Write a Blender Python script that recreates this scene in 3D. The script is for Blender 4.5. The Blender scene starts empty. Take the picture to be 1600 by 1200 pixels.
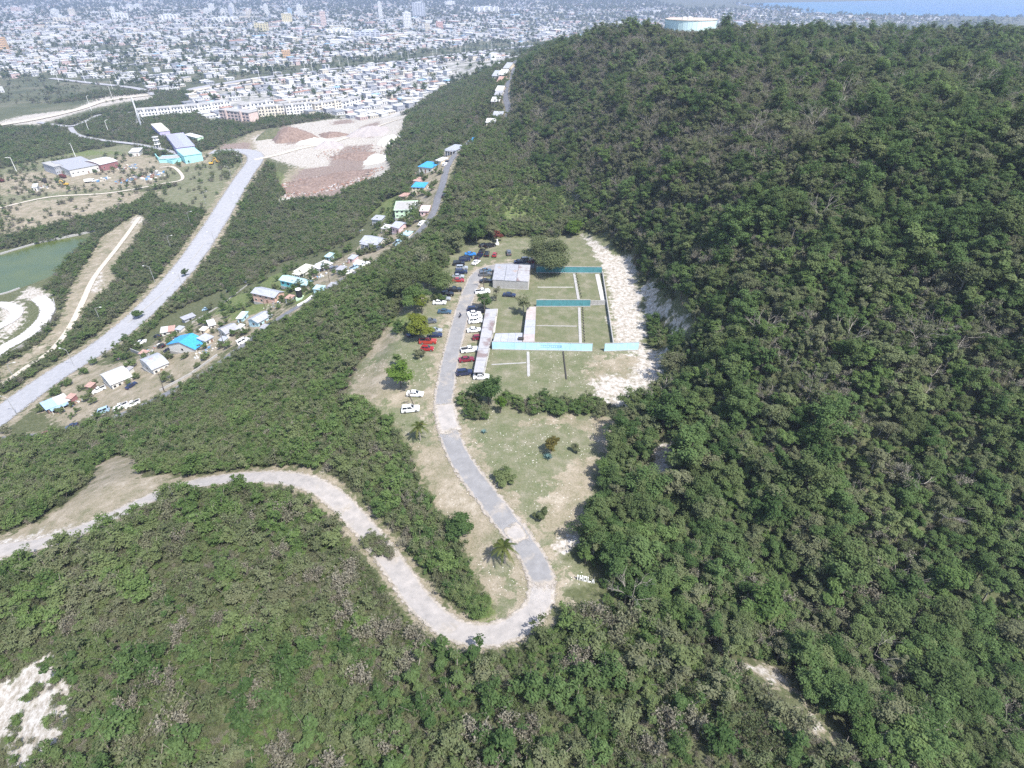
import bpy, bmesh, math, random
import numpy as np
from mathutils import Vector, Matrix

random.seed(7); RNG = np.random.default_rng(7)
S = bpy.context.scene
COL = S.collection
R = math.radians

# ---- camera, sky, sun, exposure ---------------------------------------------
cam_d = bpy.data.cameras.new('camera'); cam = bpy.data.objects.new('camera', cam_d); COL.objects.link(cam)
cam_d.sensor_width = 36.0; cam_d.lens = 36.0 * 926.0 / 1600.0; cam_d.clip_start = 1.0; cam_d.clip_end = 30000.0
cam.location = (0, 0, 150); cam.rotation_euler = (R(90 - 34.7), 0, 0)
S.camera = cam

SUN_EL, SUN_AZ = R(57), R(42)                     # azimuth from straight behind the camera towards the right
SUN_DIR = Vector((math.cos(SUN_EL) * math.sin(SUN_AZ), -math.cos(SUN_EL) * math.cos(SUN_AZ), math.sin(SUN_EL)))
W = bpy.data.worlds.new('World'); S.world = W; W.use_nodes = True
wn = W.node_tree.nodes; wl = W.node_tree.links
bg = wn['Background']; sky = wn.new('ShaderNodeTexSky'); sky.sky_type = 'NISHITA'; sky.sun_disc = False
sky.sun_elevation = SUN_EL; sky.sun_rotation = math.pi - SUN_AZ; sky.altitude = 100; sky.dust_density = 1.5; sky.air_density = 1.0
wl.new(sky.outputs[0], bg.inputs[0]); bg.inputs[1].default_value = 0.15
sun_d = bpy.data.lights.new('sun', 'SUN'); sun = bpy.data.objects.new('sun', sun_d); COL.objects.link(sun)
sun_d.energy = 4.3; sun_d.angle = R(0.5); sun_d.color = (1.0, 0.97, 0.93)
sun.rotation_euler = SUN_DIR.to_track_quat('Z', 'Y').to_euler(); sun.location = (0, 0, 600)
S.view_settings.view_transform = 'Standard'; S.view_settings.look = 'None'
S.view_settings.exposure = 0.90; S.view_settings.gamma = 1.0; S.view_settings.use_curve_mapping = False
S.render.engine = 'CYCLES'; S.cycles.use_denoising = False
S.cycles.max_bounces = 7; S.cycles.diffuse_bounces = 4; S.cycles.glossy_bounces = 2; S.cycles.transmission_bounces = 3
S.cycles.volume_bounces = 0; S.cycles.transparent_max_bounces = 8; S.cycles.caustics_reflective = False; S.cycles.caustics_refractive = False

# ---- geometry of the place -------------------------------------------------
F_PX, PITCH, CAM_H = 926.0, math.radians(34.7), 150.0
CP, SP = math.cos(PITCH), math.sin(PITCH)

def ray(u, v):
    a = (u - 800.0) / F_PX; b = (600.0 - v) / F_PX
    return np.array([a, CP + b * SP, -SP + b * CP])

def project(x, y, z):
    dz = z - CAM_H
    d = y * CP - dz * SP
    d = np.where(np.abs(d) < 1e-3, 1e-3, d)
    return 800 + F_PX * x / d, 600 - F_PX * (y * SP + dz * CP) / d, d

def at_z(u, v, z):
    r = ray(u, v); t = (z - CAM_H) / r[2]
    return r[0] * t, r[1] * t

# survey points read off the photograph: pixel + height above the city plain
SURVEY = [
 # plateau with the range and the access road
 (745,430,58),(700,560,58),(697,640,58),(720,715,58),(780,800,58),(848,910,58),(900,420,58),(940,480,58),
 (900,560,58),(980,540,58.0),(1000,480,58.4),(1003,545,58.0),(960,400,58.2),(985,420,58.5),(985,610,57.8),(940,660,57.5),(900,800,57.6),(880,880,57.5),(640,640,57.5),(800,375,58),(905,365,58.5),
 (620,560,57),(640,470,57),(690,400,56.5),(700,760,57),(760,880,57),(760,960,57),(780,560,58),(850,700,58),
 # hairpin and lower road
 (750,1000,57),(650,935,56),(600,860,55),(540,800,54.5),(450,747,53.5),(350,748,52),(250,772,51),(150,815,50),(50,850,49),(-60,870,48),
 (180,750,48.5),(60,825,47.5),
 # knoll in the foreground
 (450,980,61.5),(350,880,59),(200,900,57),(560,940,59.5),(620,1040,61),(450,1130,62),(300,1050,60),(250,1190,60),(150,1000,57),
 (60,940,52),(-60,1000,49),(10,1080,49.5),(60,1100,52.5),(110,1090,55),(-40,1200,45),(40,1180,51),(700,1100,61),(850,1050,58.5),(800,1190,61),(400,800,55.5),
 (500,860,57),(-150,900,46),
 # spur and gully on the right
 (950,960,57),(1000,1060,59),(1150,1040,58.5),(1250,1120,58.5),(1310,1180,58.5),(1000,1180,60),(1100,960,53),(1000,900,54),
 (1300,1020,50),(1450,1100,47),(1600,1150,43),(1750,1150,42),(1500,980,47),(1650,980,46),(1200,920,50.5),(1100,860,54.5),(980,780,56.5),
 # foot of the hill and its slope
 (1010,620,59),(1050,700,58.5),(1060,560,63),(1035,470,62),(1075,500,67),(1020,400,64),(940,320,64),(880,285,61),(860,240,62),
 (1120,620,67),(1150,740,62),(1300,840,57),(1500,840,58),(1650,840,58),(1300,700,67),(1500,700,69),(1700,700,70),(1600,600,77),(1400,560,78),
 (1200,520,77),(1600,450,91),(1400,430,88),(1200,400,85),(1100,400,79),(1600,300,105),(1400,300,100),(1200,300,94),(1050,300,82),(960,240,80),
 (1600,180,109.5),(1400,180,107),(1200,180,103),(1050,180,98),(930,180,84),(870,180,71),(1700,100,111.5),(1400,100,110),(1200,100,108.5),(1050,100,105),
 # ridge with the village road
 (690,300,55),(712,240,54),(790,178,58),(795,130,54),(806,100,44),(760,300,57),(780,250,58),(740,350,57),(830,300,59),
 (655,320,46),(640,295,42),(672,262,48),(590,375,38),(620,390,44),(560,425,42),(500,455,38),(500,400,27),(465,440,30),(420,455,25),(470,480,35),
 (440,495,33),(400,495,27),(340,545,27),(295,535,22),(360,500,24),(330,565,28),(240,560,18),(260,600,24),(183,585,15),(90,635,12),(160,640,18),(80,680,16),(0,685,13),
 # slope between the village and the plateau
 (560,470,50),(520,560,48),(430,600,40),(330,640,35),(200,690,30),(60,730,33),(540,640,56),(450,690,51),(330,710,45),(100,770,42),(-80,760,38),(620,440,52),
 # valley floor on the left
 (-40,680,10),(30,625,8),(100,580,7),(170,535,6),(235,480,6),(290,420,7),(330,365,8),(360,315,9),(385,275,9),(400,250,9),
 (80,480,3.5),(20,560,3),(150,430,3.5),(200,350,4),(100,330,3),(-100,560,3),(40,300,3),(0,250,3),(150,250,4),(-150,300,3),
 (300,250,6),(250,280,5),(340,230,7),(430,360,9),(520,340,16),(560,320,22),(400,410,9),(330,460,11),(200,545,8),
 (40,410,0.3),(0,440,0.3),(100,385,0.6),(-60,430,0.3),(20,480,3),(0,390,2.2),(-100,450,0.5),
 # quarry and the ridge's left flank
 (420,240,9),(450,215,10),(520,260,12),(560,220,11),(600,190,10),(640,180,9),(610,250,14),(600,280,24),(640,250,34),(680,210,36),(660,180,22),(700,150,26),
 (740,150,40),(740,200,46),(760,110,30),(700,125,14),(780,92,18),(500,300,12),(440,320,9),
 # plain
 (100,170,3),(-50,180,3),(300,180,4),(450,180,5),(560,175,5),(300,140,1),(500,130,1),(650,140,3),(740,95,2),(0,120,1),(150,100,1),
]
WORLD = [ # points out of sight or on the skyline: x, y, z
 (350,470,112),(260,470,111),(175,478,113.5),(100,482,112.5),(135,500,114.5),(55,500,105.5),(40,580,94),(45,700,85),(55,850,74),(60,1000,58),(45,1130,35),(440,460,112.5),
 (400,560,103),(250,560,102),(130,580,98),(400,700,80),(250,720,75),(150,760,72),(120,950,45),(400,900,25),(250,1000,20),(150,1200,8),(0,1300,4),
 (520,380,110),(520,250,100),(420,160,75),(330,90,48),(250,40,40),(150,20,44),(50,10,58),(-60,10,58),(-130,30,42),(-200,80,28),(-300,150,8),
 (-330,250,3),(-450,350,2),(-600,500,2),(-700,700,2),(-800,950,0),(-600,1200,0),(-400,1300,0),(-200,1400,0),(0,1600,0),(250,1500,0),(600,1300,0),(700,1000,2),(700,700,30),(650,450,90),
 (0,-60,55),(300,-60,40),(-300,-60,20),(550,0,70),(-500,60,4),(-700,300,2)]

def _tps(r2):
    return 0.5 * r2 * np.log(r2 + 1e-9)

class Terrain:
    def __init__(self):
        P = [(*at_z(u, v, z), z) for u, v, z in SURVEY] + WORLD
        P = np.array(P, float); self.S = 200.0
        X = P[:, :2] / self.S; n = len(X)
        K = _tps(((X[:, None] - X[None]) ** 2).sum(-1)) + np.eye(n) * 2e-3
        Q = np.c_[np.ones(n), X]
        A = np.block([[K, Q], [Q.T, np.zeros((3, 3))]])
        w = np.linalg.solve(A, np.r_[P[:, 2], 0, 0, 0])
        self.X, self.w, self.c, self.P = X, w[:n], w[n:], P
    def raw(self, x, y):
        x = np.asarray(x, float); sh = x.shape
        q = np.stack([x.ravel(), np.asarray(y, float).ravel()], 1) / self.S
        out = np.empty(len(q))
        for i in range(0, len(q), 20000):
            s = q[i:i + 20000]
            r2 = (s[:, None, 0] - self.X[None, :, 0]) ** 2 + (s[:, None, 1] - self.X[None, :, 1]) ** 2
            out[i:i + 20000] = _tps(r2) @ self.w + self.c[0] + s @ self.c[1:]
        return out.reshape(sh)
    def h(self, x, y):
        x = np.asarray(x, float); y = np.asarray(y, float)
        # the survey holds inside a rounded box; outside it the plain is flat
        dx = np.maximum(np.maximum(-560 - x, x - 600), 0); dy = np.maximum(np.maximum(-60 - y, y - 1250), 0)
        k = np.clip(1 - np.hypot(dx, dy) / 260.0, 0, 1); k = k * k * (3 - 2 * k)
        z = np.where(k > 0, np.maximum(self.raw(np.clip(x, -830, 870), np.clip(y, -330, 1520)), 0), 0) * k
        # the range stands on a levelled terrace
        k = np.clip(1 - np.hypot(np.maximum(np.maximum(-32 - x, x - 42), 0), np.maximum(np.maximum(128 - y, y - 222), 0)) / 9.0, 0, 1); k = k * k * (3 - 2 * k); z = z * (1 - k) + 58.0 * k
        # far hills behind the town
        for cx, cy, hh, s in ((-3900, 4700, 230, 560), (-2900, 5600, 190, 700), (-1500, 6400, 200, 900), (200, 7000, 170, 900)):
            z = z + hh * np.exp(-(((x - cx) / s) ** 2 + ((y - cy) / s) ** 2))
        return z

T = Terrain()
H = lambda x, y: float(T.h(np.array([x], float), np.array([y], float))[0])
_ts = np.concatenate([np.arange(30, 700, 1.5), 700 * 1.006 ** np.arange(0, 420)])
_hit = {}
def at(u, v):
    """the point of the ground seen at a pixel of the photograph"""
    if (u, v) in _hit: return _hit[(u, v)]
    r = ray(u, v); P = r[None] * _ts[:, None]; P[:, 2] += CAM_H
    d = P[:, 2] - T.h(P[:, 0], P[:, 1])
    k = int(np.argmax(d < 0))
    if d[k] >= 0: k = len(_ts) - 1
    a, b = _ts[max(k - 1, 0)], _ts[k]
    tt = np.linspace(a, b, 9); Q = r[None] * tt[:, None]; Q[:, 2] += CAM_H
    e = Q[:, 2] - T.h(Q[:, 0], Q[:, 1]); j = int(np.argmax(e < 0)) or 8
    f = e[j - 1] / (e[j - 1] - e[j] + 1e-9); t = tt[j - 1] + (tt[j] - tt[j - 1]) * min(max(f, 0), 1)
    p = (r[0] * t, r[1] * t, CAM_H + r[2] * t); _hit[(u, v)] = p
    return p

def poly(px):
    return np.array([at(u, v)[:2] for u, v in px])

def soft_inside(P, X, Y, w):
    """1 inside the polygon, 0 outside, a ramp of half width w across its edge"""
    out = np.zeros(X.shape)
    m = (X > P[:, 0].min() - w) & (X < P[:, 0].max() + w) & (Y > P[:, 1].min() - w) & (Y < P[:, 1].max() + w)
    if not m.any(): return out
    x, y = X[m], Y[m]; ins = np.zeros(x.shape, bool); d2 = np.full(x.shape, 1e18)
    for i in range(len(P)):
        x0, y0 = P[i - 1]; x1, y1 = P[i]
        if y0 != y1:
            c = (y0 > y) != (y1 > y); ins ^= c & (x < (x1 - x0) * (y - y0) / (y1 - y0) + x0)
        ex, ey = x1 - x0, y1 - y0
        tt = np.clip(((x - x0) * ex + (y - y0) * ey) / (ex * ex + ey * ey + 1e-9), 0, 1)
        d2 = np.minimum(d2, (x - x0 - tt * ex) ** 2 + (y - y0 - tt * ey) ** 2)
    s = np.sqrt(d2) * np.where(ins, 1, -1)
    out[m] = np.clip(0.5 + s / (2 * w), 0, 1)
    return out

def smooth_line(P, step):
    """Catmull-Rom through the points, resampled"""
    P = [np.array(p, float) for p in P]; out = []
    Q = [2 * P[0] - P[1]] + P + [2 * P[-1] - P[-2]]
    for i in range(1, len(Q) - 2):
        n = max(2, int(np.linalg.norm(Q[i + 1] - Q[i]) / step))
        for k in range(n):
            t = k / n
            out.append(0.5 * (2 * Q[i] + (Q[i + 1] - Q[i - 1]) * t + (2 * Q[i - 1] - 5 * Q[i] + 4 * Q[i + 1] - Q[i + 2]) * t * t
                              + (3 * Q[i] - Q[i - 1] - 3 * Q[i + 1] + Q[i + 2]) * t ** 3))
    out.append(P[-1])
    return np.array(out)

# ---- naming -------------------------------------------------------------------
def tag(o, label=None, cat=None, group=None, kind=None):
    for k, v in (('label', label), ('category', cat), ('group', group), ('kind', kind)):
        if v: o[k] = v
    return o

def link(name, me, parent=None, mats=None):
    o = bpy.data.objects.new(name, me); COL.objects.link(o)
    if parent is not None: o.parent = parent
    if mats is not None:
        for m in (mats if isinstance(mats, (list, tuple)) else [mats]): me.materials.append(m)
    return o

def empty(name, loc, rz=0.0, label=None, cat=None, group=None, scale=None):
    o = bpy.data.objects.new(name, None); COL.objects.link(o); o.empty_display_size = 0.5
    o.location = loc; o.rotation_euler = (0, 0, rz)
    if scale: o.scale = (scale,) * 3 if isinstance(scale, (int, float)) else scale
    return tag(o, label, cat, group)

def copy_tree(src, loc, rz=0.0, label=None, group=None, scale=None):
    c = src.copy(); COL.objects.link(c); c.location = loc; c.rotation_euler = (0, 0, rz)
    if scale: c.scale = (scale,) * 3 if isinstance(scale, (int, float)) else scale
    if label: c['label'] = label
    if group: c['group'] = group
    for ch in CHILD.get(src.name, []):
        d = ch.copy(); COL.objects.link(d); d.parent = c
        for g in CHILD.get(ch.name, []):
            e = g.copy(); COL.objects.link(e); e.parent = d
    return c
CHILD = {}
def note_children(root):
    for o in [root] + list(root.children):
        CHILD[o.name] = list(o.children)

class MB:
    """collects simple shapes into one mesh"""
    def __init__(s): s.v = []; s.f = []; s.m = []
    def add(s, vs, fs, mi=0):
        b = len(s.v); s.v += [tuple(p) for p in vs]; s.f += [tuple(b + i for i in f) for f in fs]; s.m += [mi] * len(fs)
    def box(s, x0, x1, y0, y1, z0, z1, mi=0):
        s.add([(x0, y0, z0), (x1, y0, z0), (x1, y1, z0), (x0, y1, z0), (x0, y0, z1), (x1, y0, z1), (x1, y1, z1), (x0, y1, z1)],
              [(3, 2, 1, 0), (4, 5, 6, 7), (0, 1, 5, 4), (1, 2, 6, 5), (2, 3, 7, 6), (3, 0, 4, 7)], mi)
    def tube(s, pts, rad, n=5, mi=0, cap=True):
        pts = [Vector(p) for p in pts]; rad = rad if isinstance(rad, (list, tuple)) else [rad] * len(pts); vs = []
        for i, p in enumerate(pts):
            d = (pts[min(i + 1, len(pts) - 1)] - pts[max(i - 1, 0)]); d = d.normalized() if d.length > 1e-9 else Vector((0, 0, 1))
            a = d.cross(Vector((0, 0, 1)) if abs(d.z) < 0.9 else Vector((1, 0, 0))).normalized(); b = d.cross(a)
            for k in range(n):
                t = 2 * math.pi * k / n; vs.append(p + (a * math.cos(t) + b * math.sin(t)) * rad[i])
        fs = [(i * n + k, i * n + (k + 1) % n, (i + 1) * n + (k + 1) % n, (i + 1) * n + k) for i in range(len(pts) - 1) for k in range(n)]
        if cap: fs += [tuple(range(n))[::-1], tuple((len(pts) - 1) * n + k for k in range(n))]
        s.add(vs, fs, mi)
    def prism(s, pts, z0, z1, mi=0):
        n = len(pts); vs = [(x, y, z0) for x, y in pts] + [(x, y, z1) for x, y in pts]
        s.add(vs, [tuple(range(n))[::-1], tuple(range(n, 2 * n))] + [(i, (i + 1) % n, n + (i + 1) % n, n + i) for i in range(n)], mi)
    def mesh(s, name, smooth=False):
        me = bpy.data.meshes.new(name); me.from_pydata(s.v, [], s.f); me.validate()
        if len(set(s.m)) > 1: me.polygons.foreach_set('material_index', s.m[:len(me.polygons)])
        if smooth: me.polygons.foreach_set('use_smooth', [True] * len(me.polygons))
        me.update(); return me
    def build(s, name, mats, parent=None, smooth=False):
        return link(name, s.mesh(name, smooth), parent, mats)

# ---- materials ----------------------------------------------------------------
MATS = {}
def mat(name, col, rough=0.8, var=0.18, scale=0.6, col2=None, bump=0.0, metal=0.0, spec=0.3, wave=None, stain=None):
    """plain procedural surface: colour broken up by two noises, optional stains, ribs and relief"""
    if name in MATS: return MATS[name]
    m = bpy.data.materials.new(name); m.use_nodes = True; nt = m.node_tree; N, L = nt.nodes, nt.links
    b = N['Principled BSDF']; b.inputs['Roughness'].default_value = rough; b.inputs['Metallic'].default_value = metal
    b.inputs['Specular IOR Level'].default_value = spec
    geo = N.new('ShaderNodeNewGeometry')
    n1 = N.new('ShaderNodeTexNoise'); n1.inputs['Scale'].default_value = scale; n1.inputs['Detail'].default_value = 5; n1.inputs['Roughness'].default_value = 0.65
    L.new(geo.outputs['Position'], n1.inputs['Vector'])
    rp = N.new('ShaderNodeValToRGB'); e = rp.color_ramp.elements
    c2 = col2 or tuple(min(1, c * (1 + var)) for c in col[:3]); c1 = col if col2 else tuple(c * (1 - var) for c in col[:3])
    e[0].position = 0.32; e[0].color = (*c1[:3], 1); e[1].position = 0.68; e[1].color = (*c2[:3], 1)
    L.new(n1.outputs['Fac'], rp.inputs['Fac']); out = rp.outputs['Color']
    if stain:
        n2 = N.new('ShaderNodeTexNoise'); n2.inputs['Scale'].default_value = stain[1]; n2.inputs['Detail'].default_value = 4
        L.new(geo.outputs['Position'], n2.inputs['Vector'])
        r2 = N.new('ShaderNodeValToRGB'); r2.color_ramp.elements[0].position = stain[2]; r2.color_ramp.elements[1].position = stain[2] + 0.12
        L.new(n2.outputs['Fac'], r2.inputs['Fac'])
        mx = N.new('ShaderNodeMix'); mx.data_type = 'RGBA'; L.new(r2.outputs['Color'], mx.inputs[0]); L.new(out, mx.inputs[6]); mx.inputs[7].default_value = (*stain[0], 1)
        out = mx.outputs[2]
    L.new(out, b.inputs['Base Color'])
    if wave:
        tc = N.new('ShaderNodeTexCoord'); wv = N.new('ShaderNodeTexWave'); wv.inputs['Scale'].default_value = wave; wv.bands_direction = 'X'
        L.new(tc.outputs['Object'], wv.inputs['Vector']); bp = N.new('ShaderNodeBump'); bp.inputs['Strength'].default_value = 0.35; bp.inputs['Distance'].default_value = 0.04
        L.new(wv.outputs['Fac'], bp.inputs['Height']); L.new(bp.outputs['Normal'], b.inputs['Normal'])
    elif bump:
        bp = N.new('ShaderNodeBump'); bp.inputs['Strength'].default_value = bump; bp.inputs['Distance'].default_value = 0.1
        L.new(n1.outputs['Fac'], bp.inputs['Height']); L.new(bp.outputs['Normal'], b.inputs['Normal'])
    MATS[name] = m; return m

# ---- ground zones (outlines surveyed from the photograph) --------------------
CLEARING = [(715,385),(760,372),(800,372),(870,372),(905,360),(925,368),(955,385),(985,400),(1000,450),(1010,520),(1012,545),(1038,545),(1030,570),(1000,612),(965,640),
  (957,690),(932,760),(908,832),(885,872),(925,896),(934,912),(885,928),(852,962),(803,1005),(745,1022),(700,1005),(660,975),(640,950),(700,965),(760,975),(772,950),(748,900),(708,835),(668,765),
  (632,692),(610,655),(580,642),(545,620),(553,575),(585,545),(600,520),(628,480),(640,440),(690,440),(700,405)]
ZONES = {
 'lawn': [CLEARING, [(0,265),(60,250),(200,225),(235,245),(330,240),(345,262),(300,285),(170,300),(60,320),(0,330)], [(240,300),(300,285),(350,262),(370,255),(365,285),(340,330),(300,325),(255,318)], [(760,290),(900,300),(900,340),(800,350),(755,330)]],
 'dry': [[(1155,1035),(1190,1034),(1226,1052),(1252,1082),(1242,1098),(1205,1074),(1168,1050)],[(1262,1108),(1290,1128),(1318,1160),(1308,1176),(1270,1146)],[(545,625),(560,580),(600,560),(640,600),(632,640)],[(640,690),(700,690),(760,800),(770,880),(800,930),(770,950),(745,890),(700,820),(665,755)],
         [(805,665),(880,650),(957,660),(955,700),(930,762),(905,835),(880,870),(840,800),(870,740),(940,700),(900,665)],[(575,520),(605,510),(640,480),(620,530),(580,560)],
         [(155,725),(180,712),(215,714),(216,742),(330,745),(300,762),(205,790),(85,850),(-20,872),(-20,845),(45,822),(100,790),(140,755)],
         [(130,420),(160,370),(215,335),(228,342),(215,372),(175,418),(180,440),(150,470),(110,520),(60,555),(20,580),(0,600),(0,575),(60,540),(95,500),(105,460)],
         [(100,600),(140,570),(175,570),(215,560),(245,530),(280,520),(330,500),(380,500),(330,570),(250,620),(150,650),(90,665),(70,640)],
         [(0,275),(60,268),(120,262),(200,240),(235,245),(330,242),(330,255),(262,262),(240,288),(170,296),(90,300),(0,305)],
         [(620,430),(660,420),(670,460),(640,480)],[(0,345),(100,325),(200,315),(200,322),(100,345),(0,372)],[(928,552),(1000,556),(1030,552),(1012,600),(985,628),(930,626),(920,590)],[(445,500),(480,475),(530,440),(560,420),(600,395),(640,370),(660,345),(640,335),(590,365),(540,400),(500,420),(470,440),(480,460),(440,490)],[(640,300),(690,240),(725,228),(715,255),(690,285),(680,330),(655,330)],[(300,505),(370,475),(430,470),(445,480),(400,520),(330,560)],
         [(560,280),(540,300),(520,320),(440,312),(430,290),(470,250),(420,245),(340,240),(400,205),(640,178),(610,270)],
         [(170,475),(195,440),(180,432),(150,440),(130,470)],[(0,320),(180,300),(260,300),(200,318),(100,330),(0,350)]],
 'chalk': [[(908,365),(940,385),(985,402),(1000,460),(1006,520),(1003,543),(1036,550),(1016,562),(995,556),(962,545),(952,470),(946,425),(930,395)],
         [(1000,560),(1040,546),(1032,590),(1008,622),(985,638),(932,636),(922,596),(945,585),(985,592)],
         [(75,1012),(55,1040),(20,1062),(-30,1090),(-30,1170),(15,1165),(15,1205),(70,1190),(95,1150),(128,1125),(122,1085),(95,1062)],
         [(1040,480),(1062,495),(1072,515),(1062,530),(1050,515),(1030,488),(1020,460)],[(1000,450),(1012,440),(1030,470),(1028,490),(1015,500)],
         [(868,285),(900,290),(938,315),(930,330),(900,305)],[(1016,722),(1034,696),(1050,690),(1046,735),(1030,758),(1014,750)],
         [(1165,1040),(1190,1040),(1215,1053),(1205,1060),(1178,1050)],[(1275,1122),(1288,1134),(1284,1142),(1272,1130)],
         [(-20,845),(0,845),(60,835),(115,818),(95,835),(50,860),(-20,875)],[(868,850),(905,838),(912,842),(880,872)],
         [(395,215),(455,195),(520,186),(640,178),(628,205),(602,232),(612,270),(580,284),(560,262),(520,272),(470,262),(430,250),(400,243)],[(480,215),(560,190),(640,178),(628,205),(600,235),(612,268),(580,282),(570,250),(580,225),(520,235),(470,250)],
         [(430,318),(440,308),(480,300),(470,312)],[(-20,195),(40,180),(120,170),(160,150),(235,146),(238,154),(190,160),(150,168),(60,195)],
         [(0,480),(22,470),(40,482),(35,505),(0,538)],[(145,455),(150,425),(160,425),(155,455)],[(205,345),(220,335),(225,345),(210,355)],[(25,468),(40,450),(65,452),(80,462),(60,470)],
         [(300,142),(330,135),(400,124),(440,120),(440,126),(400,134),(320,148)]],
 'brown': [[(440,195),(475,205),(478,222),(450,226),(425,215)],[(590,190),(598,205),(580,215),(558,214),(565,198)],[(540,228),(580,225),(575,255),(555,272),(520,272),(515,250)],
         [(470,265),(530,258),(585,270),(560,285),(520,310),(455,308),(450,285)],[(520,190),(550,185),(552,192),(520,195)],[(330,240),(350,225),(390,222),(395,238)],
         [(525,640),(545,600),(560,560),(548,560),(530,600)]],
 'green': [[(0,210),(60,212),(140,235),(200,240),(140,243),(60,240),(0,250)],[(350,470),(385,455),(420,480),(400,490),(365,500),(335,490)],[(400,440),(440,425),(480,440),(450,460),(410,450)],
         [(455,470),(490,450),(500,465),(470,480)],[(600,500),(640,490),(650,520),(610,520)],[(760,290),(870,285),(900,310),(880,345),(800,350),(755,330)],[(730,950),(745,930),(770,945),(772,965),(745,970)],
         [(440,275),(425,260),(412,300),(400,330),(430,320),(440,300)],[(640,305),(600,310),(580,330),(600,345),(650,335)]],
}
OPEN = [CLEARING, [(0,265),(60,250),(200,225),(235,245),(330,240),(345,262),(300,285),(170,300),(60,320),(0,330)], [(878,905),(903,884),(938,896),(942,936),(895,948),(872,930)],[(1152,1030),(1192,1030),(1236,1054),(1256,1088),(1242,1100),(1204,1076),(1164,1052)],[(1258,1106),(1286,1116),(1314,1152),(1326,1180),(1306,1184),(1268,1146)],[(1008,758),(1014,712),(1040,682),(1057,690),(1052,740),(1036,768)],[(1026,474),(1062,482),(1084,515),(1072,545),(1045,525)],[(1000,556),(1046,540),(1038,592),(1012,628),(985,644),(932,640)],[(765,297),(855,286),(888,306),(878,330),(800,350),(760,336)]] + ZONES['dry'][6:10] + ZONES['chalk'][:1] + ZONES['chalk'][2:5] + ZONES['chalk'][7:9] + [ZONES['chalk'][10], ZONES['chalk'][12], ZONES['chalk'][13]] + \
  [[(60,625),(110,600),(165,560),(205,548),(255,500),(300,475),(345,455),(400,440),(440,412),(505,392),(520,385),(560,372),(580,335),(605,312),(640,300),(650,255),(690,228),(730,225),
    (712,262),(700,300),(680,350),(620,392),(560,432),(500,470),(440,512),(410,520),(330,570),(250,622),(150,652),(90,682),(20,690),(20,660)],
   [(330,235),(400,205),(460,195),(520,185),(640,178),(628,205),(600,235),(612,270),(560,290),(520,310),(450,310),(440,290),(430,262),(390,240)],
   [(-100,480),(0,462),(40,450),(80,455),(92,480),(80,508),(0,565),(-100,620)],
   [(-100,400),(0,392),(150,362),(110,400),(85,432),(70,450),(40,455),(-100,490)],
   [(740,420),(760,410),(830,410),(840,420),(830,440),(760,440)],[(-20,175),(60,165),(240,145),(240,156),(60,200),(-20,200)],
   [(240,300),(300,285),(350,262),(372,255),(365,290),(335,332),(300,326),(255,318)],[(0,320),(200,300),(245,300),(205,320),(120,345),(0,372)],[(130,425),(160,425),(180,440),(150,470),(100,510),(95,490)],[(555,635),(540,612),(560,575),(600,560)]]


# ---- ground ---------------------------------------------------------------------
def axis(lo, hi, s0, k, dense_to):
    a = [0.0]
    while a[-1] < hi: a.append(a[-1] + max(s0, k * abs(a[-1])))
    b = [0.0]
    while b[-1] > lo: b.append(b[-1] - max(s0, k * abs(b[-1])))
    return np.array(b[:0:-1] + a)
gx = axis(-8600, 8600, 1.0, 0.0145, 0); gy = axis(-190, 10800, 1.0, 0.0088, 0)
GX, GY = np.meshgrid(gx, gy); GZ = T.h(GX, GY)

def value_noise(x, y, s, seed):
    r = np.random.default_rng(seed).random((256, 256)); X = x / s; Y = y / s
    i = np.floor(X).astype(int); j = np.floor(Y).astype(int); f = X - i; g = Y - j
    f = f * f * (3 - 2 * f); g = g * g * (3 - 2 * g)
    return (r[i % 256, j % 256] * (1 - f) + r[(i + 1) % 256, j % 256] * f) * (1 - g) + (r[i % 256, (j + 1) % 256] * (1 - f) + r[(i + 1) % 256, (j + 1) % 256] * f) * g

RANGE_FLAT = poly(CLEARING)
zatt = {}
for zn, ps in ZONES.items():
    a = np.zeros(GX.shape)
    for p in ps:
        P = poly(p); w = max(3.0, 0.016 * float(np.median(P[:, 1])))
        a = np.maximum(a, soft_inside(P, GX, GY, w))
    zatt[zn] = a
# rough relief away from the built places
_rel = (value_noise(GX, GY, 9, 1) - 0.5) * 1.6 + (value_noise(GX, GY, 3.1, 2) - 0.5) * 0.5
NEAR = np.clip(1 - np.hypot(GX, GY - 250) / 700, 0, 1)
nv, nu = GX.shape
vs = np.stack([GX, GY, GZ], -1).reshape(-1, 3)
idx = np.arange(nv * nu).reshape(nv, nu)
quads = np.stack([idx[:-1, :-1], idx[:-1, 1:], idx[1:, 1:], idx[1:, :-1]], -1).reshape(-1, 4)
gm = bpy.data.meshes.new('ground'); gm.vertices.add(len(vs)); gm.vertices.foreach_set('co', vs.astype(np.float32).ravel())
gm.loops.add(quads.size); gm.loops.foreach_set('vertex_index', quads.ravel().astype(np.int32))
gm.polygons.add(len(quads)); gm.polygons.foreach_set('loop_start', (np.arange(len(quads)) * 4).astype(np.int32))
gm.polygons.foreach_set('use_smooth', np.ones(len(quads), bool)); gm.update()
for zn, a in zatt.items():
    t = gm.attributes.new(zn, 'FLOAT', 'POINT'); t.data.foreach_set('value', a.astype(np.float32).ravel())
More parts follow.
